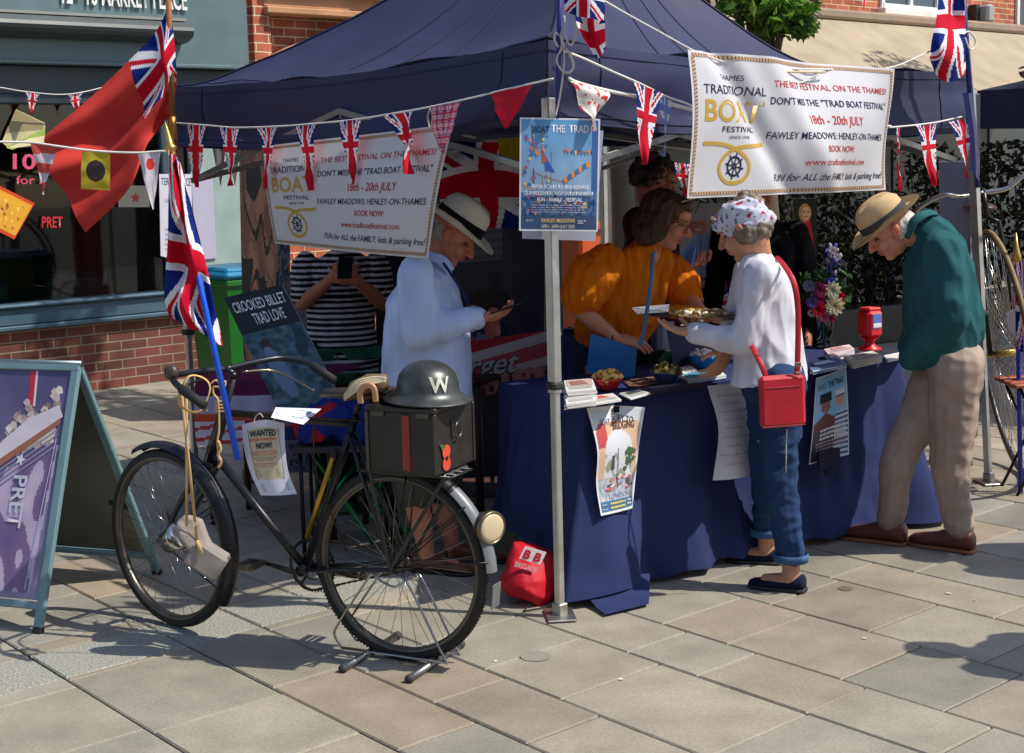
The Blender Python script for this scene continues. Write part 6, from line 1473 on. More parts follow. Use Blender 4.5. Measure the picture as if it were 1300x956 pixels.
m = MB('metal', (60, 60, 62)); m.tube([v1+Vector((-.02, 0, 0))+.027*Vector((0, math.cos(t), math.sin(t))) for t in [k*math.pi/6 for k in range(12)]], .004, 6, True); m.build('bracelet', w3)
hb_ = thing('shoulder_bag', 'bright blue flat shoulder bag hanging in front of the orange blouse', 'bag', P(777, 475, YO-.2))
m = MB('leather', (24, 110, 178)); m.poly([P(x, y, YO-.17) for x, y in ((750, 424), (809, 441), (806, 476), (800, 480), (750, 474), (745, 468))], .03, Vector((0, -1, 0))); m.build('pouch', hb_)
m = MB('leather', (60, 124, 170)); m.tube(catmull([P(829, 318, YO-.04), P(827, 350, YO-.09), P(822, 390, YO-.13), P(815, 430, YO-.17), P(808, 442, YO-.17)], 6), .0085, 8, flat=((1, 0, 0), 1, .3)); m.build('strap', hb_)
# ---- man in the pale blue shirt and panama hat
YN = 5.92
w4 = thing('person', 'person in pale blue shirt, khaki shorts and panama hat reading a phone', 'person', G(575, 718))
hcN = P(574, 300, YN); hfN = Vector((.80, -.12, -.58)); huN = Vector((.45, .0, .9)); nkN = P(548, 332, YN); chN = P(536, 375, YN+.02); hipN = P(540, 505, YN+.05)
slN, srN = P(528, 350, YN-.17), P(548, 352, YN+.2); eN, vN = P(532, 418, YN-.2), P(604, 404, YN-.12); eN2, vN2 = P(560, 415, YN+.2), P(612, 402, YN+.02)
fa_h, fa_t = G(535, 725), G(574, 728); fb_h, fb_t = G(566, 712), G(606, 713)
kA, aA = P(528, 632, YN-.1), fa_h+(fa_t-fa_h)*.2+Zv*.09; kB, aB = P(560, 628, YN+.12), fb_h+(fb_t-fb_h)*.2+Zv*.09
fa_h = aA-(fa_t-fa_h).normalized()*.06; fa_h.z = 0; fa_t = fa_h+(fa_t-fa_h).normalized()*.27; fa_t.z = 0; fb_h.z = 0; fb_t = fb_h+(fb_t-fb_h).normalized()*.27
figure(w4, (hcN, hfN, huN), nkN, chN, hipN, [(slN, eN, vN, Vector((.95, .05, .0)), Vector((0, .3, 1)), Vector((.1, .9, .1)), .45), (srN, eN2, vN2, Vector((.9, -.2, .1)), Vector((0, -.2, 1)), Vector((.1, -.9, 0)), .5)],
       [(P(530, 520, YN-.02), kA, aA, fa_t*.7+fa_h*.3+Zv*.035), (P(552, 520, YN+.15), kB, aB, fb_t*.7+fb_h*.3+Zv*.035)], (190, 122, 98), (150, 130, 110))
def shirtN(m):
    a = Vector((.05, -1, 0)).normalized(); S = lambda x, y, w_, dx, dz=0: (P(x, y, YN+.03), a*w_, Vector((dx, 0, dz)))
    m.loft([S(544, 528, .195, .185), S(543, 500, .20, .19), S(543, 460, .20, .188), S(541, 420, .205, .18), S(538, 385, .21, .16), S(538, 355, .20, .12, .03), S(543, 338, .12, .075, .02), S(547, 328, .066, .058)], 30)
    m.chain([slN, lerp(slN, eN, .5), eN, lerp(eN, vN, .5), vN-Vector((.01, 0, 0))], [.082, .08, .076, .064, .048]); m.chain([srN, eN2, vN2-Vector((.02, 0, 0))], [.075, .07, .045])
garment(w4, 'shirt', 'cloth', (194, 208, 242), shirtN, amp=.010, sc=7, seed=9)
m = MB('cloth', (184, 200, 240)); m.tube(catmull([P(572, 345, YN-.09), P(562, 332, YN-.1), P(545, 324, YN-.06), P(540, 322, YN+.03)], 5), .02, 8, flat=((0, 0, 1), 1.2, .35)); m.build('collar', w4)
garment(w4, 'shorts', 'cloth', (74, 70, 58), lambda m: (m.ell(P(541, 520, YN+.04), (.17, .17, .12)), m.chain([P(530, 530, YN-.05), kA+Zv*.05], [.115, .10]), m.chain([P(552, 530, YN+.13), kB+Zv*.05], [.115, .10])), amp=.007, seed=5)
shoe(w4, fa_h, fa_t, (110, 66, 42)); shoe(w4, fb_h, fb_t, (110, 66, 42))
FN = frame(hfN, huN)
m = MB('hair', (160, 150, 140)); m.ell(hcN+FN@Vector((0, -.035, .0)), (.079, .085, .06), FN); fuse(m, .005, 'hair', w4, 2, disp=lambda p: .004*noise.noise(p*60), colfn=strand_col((120, 104, 92), (180, 170, 160)))
hat(w4, hcN+FN@Vector((0, -.004, .052)), FN, .10, (214, 208, 188), (20, 20, 22), .125, .07, bandw=.045)
def phone(name, lab, c, f, u, col=(18, 18, 20), s=1):
    F = frame(f, u); m = MB('plastic', col); m.box(c, (.07*s, .009, .145*s), F, .003); t = m.build(name, label=lab, category='phone')
    return t
phone('mobile_phone', 'black phone in the hands of the pale blue shirt', vN+Vector((.12, .0, .035)), Vector((-.3, .1, .95)), Vector((.9, -.3, .2)))
# ---- striped shirt
YS = 7.0
w5 = thing('person', 'person in black and white striped top holding a phone behind the left banner', 'person', G(430, 625))
hcS = P(436, 282, YS-.05); hipS = P(432, 470, YS); chS = P(432, 365, YS); nkS = P(434, 318, YS)
aS = [(P(388, 338, YS), P(384, 385, YS-.1), P(424, 352, YS-.25), Vector((.8, -.25, .25)), Vector((.2, .8, .2)), Vector((0, -.2, 1)), .6), (P(478, 340, YS), P(486, 385, YS-.08), P(452, 356, YS-.25), Vector((-.8, -.25, .25)), Vector((-.2, .8, .2)), Vector((0, -.2, 1)), .6)]
figure(w5, (hcS, Vector((0, -.85, -.5)), Vector((0, -.4, .9))), nkS, chS, hipS, aS, [(P(418, 480, YS), P(416, 560, YS), G(416, 622)+Zv*.1, G(416, 632)+Zv*.03), (P(446, 480, YS), P(448, 560, YS), G(448, 622)+Zv*.1, G(448, 632)+Zv*.03)], (176, 112, 84), s=.97, vox=.005)
zst_ = 26.0
def stripes(p): return lin((196, 194, 198)) if math.sin(p.z*2*math.pi/.028) > .25 else lin((22, 22, 28))
def shS(m):
    S = lambda y, w_, d: (P(433, y, YS), Vector((w_, 0, 0)), Vector((0, d, 0)))
    m.loft([S(482, .19, .13), S(450, .182, .13), S(410, .17, .13), S(370, .18, .14), S(340, .19, .11), S(326, .12, .08), S(318, .07, .06)], 30)
    for (sh, el, wr, *_r) in aS: m.chain([sh, lerp(sh, el, .75)], [.072, .068])
garment(w5, 'striped_top', 'cloth', (200, 200, 200), shS, vox=.005, amp=.006, sc=8, colfn=stripes)
garment(w5, 'trousers', 'cloth', (24, 26, 34), lambda m: (m.ell(P(432, 480, YS), (.18, .13, .12)), m.chain([P(418, 485, YS), P(416, 560, YS), G(416, 622)+Zv*.06], [.10, .075, .065]), m.chain([P(446, 485, YS), P(448, 560, YS), G(448, 622)+Zv*.06], [.10, .075, .065])))
m = MB('hair', (70, 50, 38)); m.ell(hcS+Vector((0, .03, .03)), (.09, .1, .11)); fuse(m, .007, 'hair', w5, 2)
shoe(w5, G(416, 618), G(412, 650), (30, 30, 32)); shoe(w5, G(448, 618), G(452, 650), (30, 30, 32))
phone('mobile_phone', 'dark phone held by the striped top', P(438, 340, YS-.34), Vector((0, -.6, .7)), Vector((0, .8, .5)))
# ---- curly haired person behind
YK = 6.85
w6 = thing('person', 'person with dark curly hair and dark red top standing behind the orange blouse', 'person', P(830, 600, YK))
hcK = P(832, 232, YK); nkK = P(826, 264, YK); chK = P(826, 310, YK+.05); hipK = P(826, 400, YK+.05)
figure(w6, (hcK, Vector((.85, -.35, -.35)), Vector((.2, 0, .97))), nkK, chK, hipK, [(P(810, 282, YK-.15), P(812, 345, YK-.15), P(858, 340, YK-.25), Vector((.9, -.1, .1)), Vector((0, .3, 1)), Vector((0, .9, .2)), .6), (P(846, 285, YK+.2), P(850, 340, YK+.2), P(872, 338, YK-.1), Vector((.5, -.5, .1)), Vector((0, 0, 1)), Vector((.6, .6, 0)), .6)], [(P(818, 400, YK), P(818, 480, YK), P(818, 560, YK), P(830, 565, YK)), (P(836, 400, YK+.1), P(836, 480, YK), P(838, 560, YK), P(850, 565, YK))], (186, 118, 96), (40, 28, 24), vox=.005)
garment(w6, 'top', 'cloth', (70, 22, 30), lambda m: (m.loft([(P(826, 410, YK+.05), Vector((.15, 0, 0)), Vector((0, .18, 0))), (P(826, 350, YK+.05), Vector((.15, 0, 0)), Vector((0, .19, 0))), (P(826, 295, YK+.03), Vector((.12, 0, 0)), Vector((0, .2, 0))), (P(826, 272, YK), Vector((.07, 0, 0)), Vector((0, .08, 0)))], 24), m.chain([P(810, 282, YK-.15), P(812, 345, YK-.15), P(845, 342, YK-.22)], [.07, .06, .045]), m.chain([P(846, 285, YK+.2), P(850, 340, YK+.2), P(866, 339, YK)], [.07, .06, .04])), amp=.007)
garment(w6, 'trousers', 'cloth', (24, 26, 34), lambda m: (m.ell(P(826, 405, YK+.05), (.15, .16, .1)), m.chain([P(818, 405, YK), P(818, 560, YK)], [.09, .06]), m.chain([P(836, 405, YK+.1), P(838, 560, YK)], [.09, .06])))
m = MB('hair', (40, 30, 26)); FK = frame(Vector((.85, -.35, -.35)), Vector((.2, 0, .97)))
for k in range(60):
    v = Vector((rr.gauss(0, 1), rr.gauss(0, 1), rr.gauss(0, 1))).normalized()
    if v.y > .45 and v.z < .55: continue
    if v.z < -.6: continue
    m.ell(hcK+FK@Vector((v.x*.085, v.y*.1-.02, v.z*.1+.03)), (.026, .026, .026), None, 8, 6)
m.ell(hcK+FK@Vector((0, -.03, .04)), (.085, .095, .09), FK); fuse(m, .005, 'hair', w6, 1, disp=lambda p: .010*noise.noise(p*40), colfn=strand_col((26, 18, 16), (74, 52, 42)))
phone('mobile_phone', 'pale blue phone held up behind the tray', P(875, 327, YK-.3), Vector((-.6, -.6, .5)), Vector((.1, .3, .9)), (110, 150, 220), .75)
# ---- person in black, generic standing figures
def stander(nm, lab, x, yfoot, Y, hgt, top, legs_c, hair_c, face, skin=(186, 124, 100), hair_long=False, arms_up=False, amp=.008, headoff=0, nohair=False, xoff=0, seated=False):
    g = P(x, yfoot, Y); g.z = 0; w = thing('person', lab, 'person', g); f = Vector(face).normalized(); sd = f.cross(Zv).normalized(); k = hgt/1.72
    q = lambda a, b, c: g+sd*a*k+f*b*k+Zv*c*k
    dz = -.38 if seated else 0
    q2 = lambda a, b, c: q(a, b, c+dz)
    hc0 = q2(0, .03, 1.60); F = frame(f-Zv*.25, Zv)
    kn = .42 if seated else .0
    legs_ = [(q2(.09*s_, 0, .92), q(.1*s_, kn, .5), q(.1*s_, kn*.9, .09), q(.11*s_, kn+.13, .035)) for s_ in (-1, 1)]
    ar = []
    for s_ in (-1, 1):
        if arms_up: ar.append((q2(.18*s_, 0, 1.38), q2(.24*s_, .04, 1.10), q2(.08*s_, .3, 1.15), f*.6-sd*s_*.6, Vector((0, 0, 1))+f*.1, f, .6))
        else: ar.append((q2(.18*s_, 0, 1.38), q2(.25*s_, -.03, 1.10), q2(.24*s_, .08, .86), -Zv+f*.2, -sd*s_, f, .35))
    figure(w, (hc0, f-Zv*.25, Zv), q2(0, -.01, 1.46), q2(0, 0, 1.25), q2(0, 0, .95), ar, legs_, skin, hair_c, s=k, vox=.006)
    def tp_(m):
        m.loft([(q2(0, 0, .88), sd*.17*k, f*.115*k), (q2(0, 0, 1.05), sd*.165*k, f*.115*k), (q2(0, .01, 1.25), sd*.185*k, f*.13*k), (q2(0, 0, 1.38), sd*.19*k, f*.10*k), (q2(0, -.01, 1.44), sd*.1*k, f*.07*k), (q2(0, -.01, 1.47), sd*.065*k, f*.06*k)], 26)
        for a in ar: m.chain([a[0], a[1], lerp(a[1], a[2], .9)], [.068*k, .056*k, .042*k])
    garment(w, 'top', 'cloth', top, tp_, amp=amp, seed=x*.1)
    garment(w, 'trousers', 'cloth', legs_c, lambda m: (m.ell(q2(0, 0, .93), (.16*k, .14*k, .11*k)), [m.chain([a, b, c+Zv*.04], [.10*k, .075*k, .062*k]) for a, b, c, d in legs_]), amp=.007, seed=x*.2)
    if not nohair:
        m = MB('hair', hair_c); m.ell(hc0+F@Vector((0, -.03, .045))*k, (.088*k, .1*k, .082*k), F)
        if hair_long: m.ell(hc0+F@Vector((0, -.06, -.05))*k, (.085*k, .05*k, .12*k), F)
        fuse(m, .006, 'hair', w, 2, disp=lambda p: .005*noise.noise(p*50))
    for a, b, c, d in legs_:
        h_ = c-f*.06*k; h_.z = 0; t_ = h_+f*.26*k; shoe(w, h_, t_, (36, 32, 32))
    return w
stander('person', 'person in a black jacket standing behind the table between the poster and headscarf', 967, 620, 7.1, 1.66, (14, 14, 17), (20, 20, 26), (60, 44, 36), (-.2, -.95, 0), arms_up=False)
stander('person', 'person in a light blue shirt sitting in front of the dark hedge', 1120, 380, 16.2, 1.75, (120, 150, 200), (50, 60, 90), (70, 56, 46), (-.3, -.9, 0), seated=True, arms_up=True)
stander('person', 'person in a navy top just outside the right edge casting a shadow on the paving', 1690, 880, 4.42, 1.66, (40, 50, 90), (50, 54, 66), (60, 44, 36), (-.8, .5, 0))
stander('person', 'person in a grey top outside the right edge beyond the penny farthing shadow', 1590, 760, 5.55, 1.7, (120, 120, 126), (40, 44, 56), (60, 44, 36), (-.9, .2, 0))
m = MB('cloth', (40, 48, 96)); m.tube(catmull([P(563, 334, YN-.12), P(574, 350, YN-.15), P(588, 372, YN-.14), P(597, 392, YN-.12)], 5), .006, 6); m.build('placket_trim', w4)
m = MB('cloth', (200, 196, 190)); m.tube([P(999, 545, 5.30), P(998, 570, 5.32), P(998, 600, 5.34)], .0025, 5); m.build('thread', w1)
stander_done = True
# tray of canapes
tc_ = P(872, 402, YW+.33); ty = thing('canape_tray', 'clear plastic tray of canapes held out over the table', 'tray', tc_)
t0_, t1_ = P(826, 397, YO+.0), P(921, 408, YW+.1); tdv = (t1_-t0_); tl_ = tdv.length; tdv.normalize(); tsd = tdv.cross(Zv).normalized(); tup = tsd.cross(tdv); RTy = Matrix((tdv, tsd, tup)).transposed(); tc_ = (t0_+t1_)/2
m = MB(glass_mat('clear_plastic', (.9, .92, .92), .06)); hx, hy = tl_/2, .10
def rim(z, o): return [tc_+RTy@Vector((sx*(hx-o) if True else 0, sy*(hy-o), z)) for sx, sy in ((-1, -1), (1, -1), (1, 1), (-1, 1))]
vs = rim(.03, -.012)+rim(.03, 0)+rim(0, .02); m.add(vs, [(i+4*l, (i+1) % 4+4*l, (i+1) % 4+4*(l+1), i+4*(l+1)) for l in range(2) for i in range(4)]+[(8, 9, 10, 11)], False)
m.build('tray', ty)
m = MB('food', (226, 210, 170))
for k in range(60):
    a = rr.uniform(-.1, .92)*hx; b = rr.uniform(-.75, .75)*hy; z = .006+rr.random()*.016; R = Matrix.Rotation(rr.random()*3, 3, 'Z')@Matrix.Rotation(rr.uniform(-.4, .4), 3, 'X')
    m.col = lin(rr.choice([(230, 222, 200), (226, 206, 150), (150, 110, 60), (120, 90, 50), (220, 214, 196), (190, 160, 90)])); m.box(tc_+RTy@Vector((a, b, z+.01)), (rr.uniform(.02, .035), .024, .014), R, .005)
m.build('canapes', ty)
# ------------------------------------------------------------------ advertising board
ab = thing('pavement_sign', 'folding A board with grey green frame and a milkshake poster at the left edge', 'sign', P(80, 760, 5.3))
# near panel: foot right (35,800), top right (95,455); far panel: foot (195..,760)
rf = G(30, 802); rtp = PV2(98, 463, rf+Vector((-.02, .30, 0)), rf+Vector((-.02, .30, 0))+Vector((1, 0, 0)))
dirp = Vector((-1, .28, 0)).normalized()      # along the board, away to the left
dirp = (P(0, 448, rtp.y+.12)-P(98, 463, rtp.y)); dirp.z = 0; dirp.normalize()
perp = Vector((-dirp.y, dirp.x, 0));
if perp.y < 0: perp = -perp
top = rtp; H_ = top.z; near = Vector((rf.x, rf.y, 0)); half = perp*((near-top).dot(perp)); footN = Vector((top.x, top.y, 0))+half; footF = Vector((top.x, top.y, 0))-half*1.35
BWd = .62
def panel(foot, name, art, gap):
    t = (top-foot); L_ = t.length; t.normalize(); nrm = dirp.cross(t).normalized()
    if nrm.dot(foot-Vector((top.x, top.y, 0))) < 0: nrm = -nrm
    top2 = top+nrm*.0+(foot-Vector((top.x, top.y, 0))).normalized()*gap; t = (top2-foot); L_ = t.length; t.normalize()
    R = Matrix((dirp, nrm, t)).transposed(); m = MB('paint', (112, 142, 148))
    for o_ in (0, BWd): m.box(foot+dirp*(o_)+t*L_/2, (.038, .022, L_), R, .004)
    m.box(foot+dirp*BWd/2+t*(L_-.012), (BWd+.038, .024, .03), R, .004); m.box(foot+dirp*BWd/2+t*.10, (BWd, .022, .03), R, .004); m.use('rubber', (34, 36, 38)); m.box(foot+dirp*0+t*.012, (.04, .026, .024), R, .003)
    m.build('frame', ab); m = MB('gloss', (84, 84, 74)); m.box(foot+dirp*BWd/2+t*(L_/2+.05), (BWd-.03, .006, L_-.14), R, .001); bd_ = m.build('back_panel', ab)
    if art:
        o = foot+nrm*.0045; m = MB('photo', (140, 130, 190)); a = BWd-.036
        fn = lambda u, v: o+dirp*(.018+a*(1-u))+t*(lerp(L_-.03, .12, v))
        asp = a/(L_-.15)
        X = lambda s_: .44+.56*s_
        def bg(u, v):
            s_ = (u-.44)/.56; q = 14*h2(u*5, v*5); c0, w0 = .50+.03*v, .46-.20*(v-.35)
            if v > .33 and v < .97 and abs(s_-c0) < w0 and v > .50-.2*s_:
                z = h2(u*9, v*6, 2); e = abs(s_-c0)/w0
                if e > .93: return (176, 166, 196)
                return (184+30*z, 168+26*z, 196+20*z) if z > -.02 else (124+30*z, 98+20*z, 136)
            return (84+52*v+q, 78+52*v+q, 118+36*v+q)
        m.grid(fn, 90, 110, bg); sp = Sheet(fn, .001)
        Pg = lambda pts, c, k: sp.poly(m, [(X(x), y) for x, y in pts], c, k)
        Pg([(.42, .0), (.50, .0), (.53, .16), (.45, .16)], (196, 44, 56), 1.2); Pg([(.50, .0), (.53, .0), (.56, .16), (.53, .16)], (222, 214, 222), 1.2)
        r = random.Random(3)
        for k in range(170):
            x, y = .15+.75*r.random(), .07+.24*r.random(); y += .12*(.9-x)
            if y < .30-.25*x+.06*math.sin(x*12): continue
            s_ = r.uniform(.025, .07); Pg([(x-s_, y), (x-s_*.3, y-s_*.35), (x+s_*.7, y-s_*.22), (x+s_, y+s_*.2), (x, y+s_*.35)], r.choice([(206, 190, 176), (186, 164, 150), (222, 212, 204), (146, 120, 110), (170, 148, 140), (196, 180, 176)]), 1+r.random())
        Pg([(.02, .39), (.2, .31), (.5, .215), (.9, .15), (.98, .20), (.5, .345), (.05, .46)], (214, 204, 212), 2.6); Pg([(.04, .435), (.96, .205), (.95, .235), (.06, .47)], (160, 100, 78), 3.0)
        for k in range(4): Pg([(.07, .48+k*.025), (.93, .255+k*.025), (.93, .263+k*.025), (.07, .488+k*.025)], (150, 140, 172), 2.4)
        s_c = (X(.47), .40); sp.poly(m, [(s_c[0]+(.045 if k % 2 == 0 else .018)*math.sin(k*math.pi/5+.3), s_c[1]-(.045 if k % 2 == 0 else .018)*asp*math.cos(k*math.pi/5+.3)) for k in range(10)], (222, 222, 230), 3)
        sp.text(m, 'PRET', X(.42), X(.62), .47, .70, (206, 202, 216), .02, vert=True, k=3.4)
        for (a0_, a1_) in (((.10, .50), (.28, .96)), ((.93, .30), (.80, .96))): sp.line(m, [(X(a0_[0]), a0_[1]), (X(a1_[0]), a1_[1])], .004, (186, 180, 210), k=2.5, asp=asp)
        m.build('poster', ab)
panel(footN, 'near', True, .0); panel(footF, 'far', False, .0)
m = MB('metal', (150, 160, 162)); m.rod(top-dirp*.02+Zv*.004, top+dirp*(BWd+.02)+Zv*.004, .012); m.build('hinge', ab)
m = MB('rubber', (30, 30, 32)); m.rod(lerp(footN, top, .25)+dirp*BWd*.96, lerp(footF, top, .25)+dirp*BWd*.96, .006); m.rod(lerp(footF, top, .34)+dirp*.02, lerp(footF, top, .36)+dirp*.1, .014); m.build('strut', ab)
# ------------------------------------------------------------------ wheelie bin
gb_ = P(303, 470, 9.9); gb_.z = 0; wb = thing('wheelie_bin', 'bright green wheelie bin with a blue lid below the teal panel', 'bin', gb_)
R = WR; m = MB('plastic', (18, 104, 28)); vs = []
for z, k in ((.04, .78), (.5, .88), (.95, 1)):
    for sx, sy in ((-1, -1), (1, -1), (1, 1), (-1, 1)): vs.append(gb_+WR@Vector((sx*.22*k, sy*.28*k, z)))
m.add(vs, [(i+4*l, (i+1) % 4+4*l, (i+1) % 4+4*(l+1), i+4*(l+1)) for l in range(2) for i in range(4)]+[(3, 2, 1, 0), (8, 9, 10, 11)], False); m.box(gb_+Zv*.95, (.47, .6, .05), R, .012); m.build('body', wb)
m = MB('plastic', (30, 120, 160)); m.box(gb_+Zv*1.0, (.48, .62, .05), R, .02); m.box(gb_+Zv*1.03, (.42, .52, .04), R, .018); m.build('lid', wb)
m = MB('rubber', (30, 30, 30))
for s_ in (-1, 1): m.rod(gb_+WR@Vector((s_*.20, -.24, .1)), gb_+WR@Vector((s_*.24, -.24, .1)), .1, n=20)
m.build('wheels', wb)
# ------------------------------------------------------------------ display boards inside the stall
def board(name, lab, cat, pts, Ys, colfn, nu, nv, deco=None, kind='photo', thick=.01, frame_col=None, stand=None, bulge=0, wave=0):
    q = [P(x, y, Y) for (x, y), Y in zip(pts, Ys)]; fn = quad(*q, bulge=bulge, wave=wave); c = (q[2]+q[3])/2
    t = thing(name, lab, cat, c); m = MB(kind, (200, 200, 200)); m.grid(fn, nu, nv, colfn); sp = Sheet(fn, .002)
    if deco: deco(sp, m)
    m.build('print', t)
    n = (q[1]-q[0]).cross(q[3]-q[0]).normalized()
    if n.dot(CP-q[0]) < 0: n = -n
    if thick:
        m = MB('plastic', frame_col or (150, 150, 150)); m.poly([p-n*.002 for p in q], thick, n); m.build('backing', t)
    if stand:
        m = MB('metal', (120, 122, 124)); g = Vector((c.x, c.y, 0)); d = (q[1]-q[0]); d.z = 0; L_ = d.length; d.normalize()
        m.box(g-n*.02+Zv*.04, (L_*1.02, .12, .08), frame(Vector((-d.y, d.x, 0))), .015); m.rod(g-n*.03, (q[0]+q[1])/2-n*.03, .012); m.build('stand', t)
    return t
def peach(u, v):
    a = h2(u*3.2+.3, v*4.2, 2); b = h2(u*5, v*9, 8)
    if abs(a) < .045 or abs(b) < .018: return (30, 26, 30)
    if a > .42 or (v > .36 and v < .56 and u < .25+.1*b): return (34, 36, 44)
    if v > .6 and abs(math.sin(u*9+v)) < .25: return (38, 34, 44)
    return (186+30*b, 132+24*b, 106+20*b) if b > -.2 else (150, 100, 82)
board('rollup_banner', 'tall roll up banner of peach figures with black outlines beside the green bin', 'banner', [(303, 178), (352, 176), (356, 590), (312, 588)], (7.7, 7.6, 7.6, 7.7), peach, 60, 200, stand=True)
board('rollup_banner', 'small grey notice panel with anchors behind the striped sleeve', 'banner', [(352, 300), (368, 300), (368, 350), (354, 350)], (7.5, 7.5, 7.5, 7.5), lambda u, v: (120, 130, 146) if h2(u*4, v*5) > 0 else (60, 74, 96), 10, 20)
board('rollup_banner', 'sea blue and pink floral banner behind the striped top', 'banner', [(350, 345), (400, 345), (402, 600), (352, 600)], (7.55, 7.5, 7.5, 7.55), lambda u, v: [(50, 70, 96), (130, 96, 110), (80, 100, 120), (30, 40, 60)][int(2+2*h2(u*10, v*26)*1.7) % 4], 40, 120)
def night(u, v):
    q = h2(u*7, v*7); r = h2(u*16, v*22, 4)
    if .10 < v < .30 and u < .62: s_ = abs(math.sin(v*120)); return (60+50*s_, 66+40*s_, 96+30*s_)
    for cx, cy, rx, ry, c in ((.30, .56, .07, .045, (190, 120, 110)), (.52, .50, .08, .05, (226, 136, 116)), (.66, .60, .10, .03, (190, 110, 96)), (.44, .62, .16, .09, (130, 140, 176))):
        if ((u-cx)/rx)**2+((v-cy)/ry)**2 < 1+.7*r: return tuple(x+60*r for x in c)
    if ((u-.5)/.2)**2+((v-.44)/.05)**2 < 1: return (30, 22, 26)
    if ((u-.28)/.12)**2+((v-.5)/.05)**2 < 1: return (60, 80, 120)
    return (40+22*q, 44+22*q, 72+26*q)
board('backdrop_banner', 'large dark navy photo banner of people at night behind the panama hat', 'banner', [(552, 215), (692, 205), (690, 600), (556, 610)], (7.25, 7.1, 7.1, 7.25), night, 110, 180, stand=True)
ufb = thing('union_flag', 'big creased union flag hung under the canopy behind the panama hat', 'flag', P(620, 285, 6.9))
rws = [[P(548, 176, 6.7), P(590, 180, 6.8), P(640, 180, 6.75), P(690, 176, 6.8)], [P(552, 225, 6.75), P(592, 214, 6.65), P(636, 212, 6.8), P(680, 222, 6.75)], [P(560, 262, 6.7), P(600, 262, 6.8), P(650, 262, 6.7), P(692, 262, 6.8)], [P(566, 300, 6.75), P(606, 290, 6.7), P(650, 290, 6.75), P(696, 286, 6.8)]]
fb3 = patch(rws); m = MB('flag'); m.grid(lambda u, v: fb3(u, v)+Vector((0, .03*math.sin(u*12+v*9), 0)), 90, 60, lambda u, v: uj(.12+.76*u+.1*(v-.5), .05+.95*v, 1.7)); m.build('flag_cloth', ufb)
m = MB('flag', (170, 150, 20)); f = quad(P(632, 176, 6.55), P(664, 174, 6.55), P(662, 206, 6.55), P(634, 209, 6.55), wave=.01); m.grid(f, 14, 14); m.build('yellow_cloth', label='olive yellow signal cloth hanging under the canopy behind the front poster', category='flag')
board('rollup_banner', 'black display banner between the striped top and the panama hat', 'banner', [(476, 215), (556, 212), (556, 600), (478, 600)], (7.4, 7.35, 7.35, 7.4), lambda u, v: (24, 24, 30), 4, 8, stand=True)
def forget(u, v):
    x = u*1.0; 
    if v > .62+.05*h2(u*20, 0): 
        return (110, 60, 64) if h2(u*16, v*3, 5) > .15 and v > .7 else (206, 130, 120)
    a = (v+.28*u)/1.28
    if a < .22: return (196, 44, 50)
    if a < .36: return (220, 206, 206)
    if a < .56: return (206, 84, 88)
    if u > .75: return (224, 200, 198)
    return (214, 196, 200)
def fdec(sp, m):
    sp.text(m, 'forget', -.02, .68, .26, .66, (60, 40, 50), .045, .35, k=1); sp.text(m, 'forget', -.02, .68, .25, .65, (206, 196, 200), .012, .35, k=2)
    for k, x in enumerate((.42, .5, .6, .72, .8, .93)):
        y = .95; hh = .12+.1*(k % 3); sp.poly(m, [(x-.02, y), (x-.012, y-hh*.7), (x-.004, y-hh), (x+.01, y-hh), (x+.015, y-hh*.6), (x+.025, y)], (70, 40, 46), 2)
board('remembrance_banner', 'red and white striped banner lettered forget with marching silhouettes behind the bicycle', 'banner', [(566, 438), (703, 418), (703, 490), (568, 508)], (6.6, 6.55, 6.5, 6.55), forget, 160, 90, fdec, kind='vinyl', thick=.004)
bt_ = P(650, 560, 6.75); bt_.z = 0; t_ = thing('side_table', 'dark side table standing behind the remembrance banner', 'table', bt_)
m = MB('wood', (54, 38, 32)); ctp = P(640, 500, 6.85); m.box(Vector((ctp.x, ctp.y, .72)), (.75, .45, .03), WR, .006); m.build('tabletop', t_)
for sx in (-1, 1):
    for sy in (-1, 1): m = MB('wood', (50, 36, 30)); p = Vector((ctp.x, ctp.y, 0))+WR@Vector((sx*.32, sy*.18, 0)); m.rod(p, p+Zv*.71, .02); m.build('leg', t_)
# crooked billet board
def billet(u, v):
    if v < .30: return (22, 22, 26)
    q = h2(u*8, v*26, 1); r = h2(u*4, v*5, 6)
    if ((u-.32)/.14)**2+((v-.62-.3*(u-.3))/.2)**2 < 1: return (110, 124, 160)
    if ((u-.30)/.09)**2+((v-.42)/.06)**2 < 1: return (60, 44, 40)
    return (66+50*q, 90+44*q, 104+44*q) if r > -.25 else (40, 56, 66)
def bdec(sp, m):
    sp.text(m, 'CROOKED BILLET', .07, .95, .05, .135, (226, 226, 226), .01); sp.text(m, 'TRAD LOVE', .3, .82, .16, .25, (226, 226, 226), .01)
board('pub_board', 'black and blue board lettered CROOKED BILLET leaning at an angle behind the bicycle', 'sign', [(284, 378), (358, 361), (440, 520), (362, 540)], (6.5, 6.45, 6.2, 6.25), billet, 60, 80, bdec, thick=.008, frame_col=(210, 210, 210))
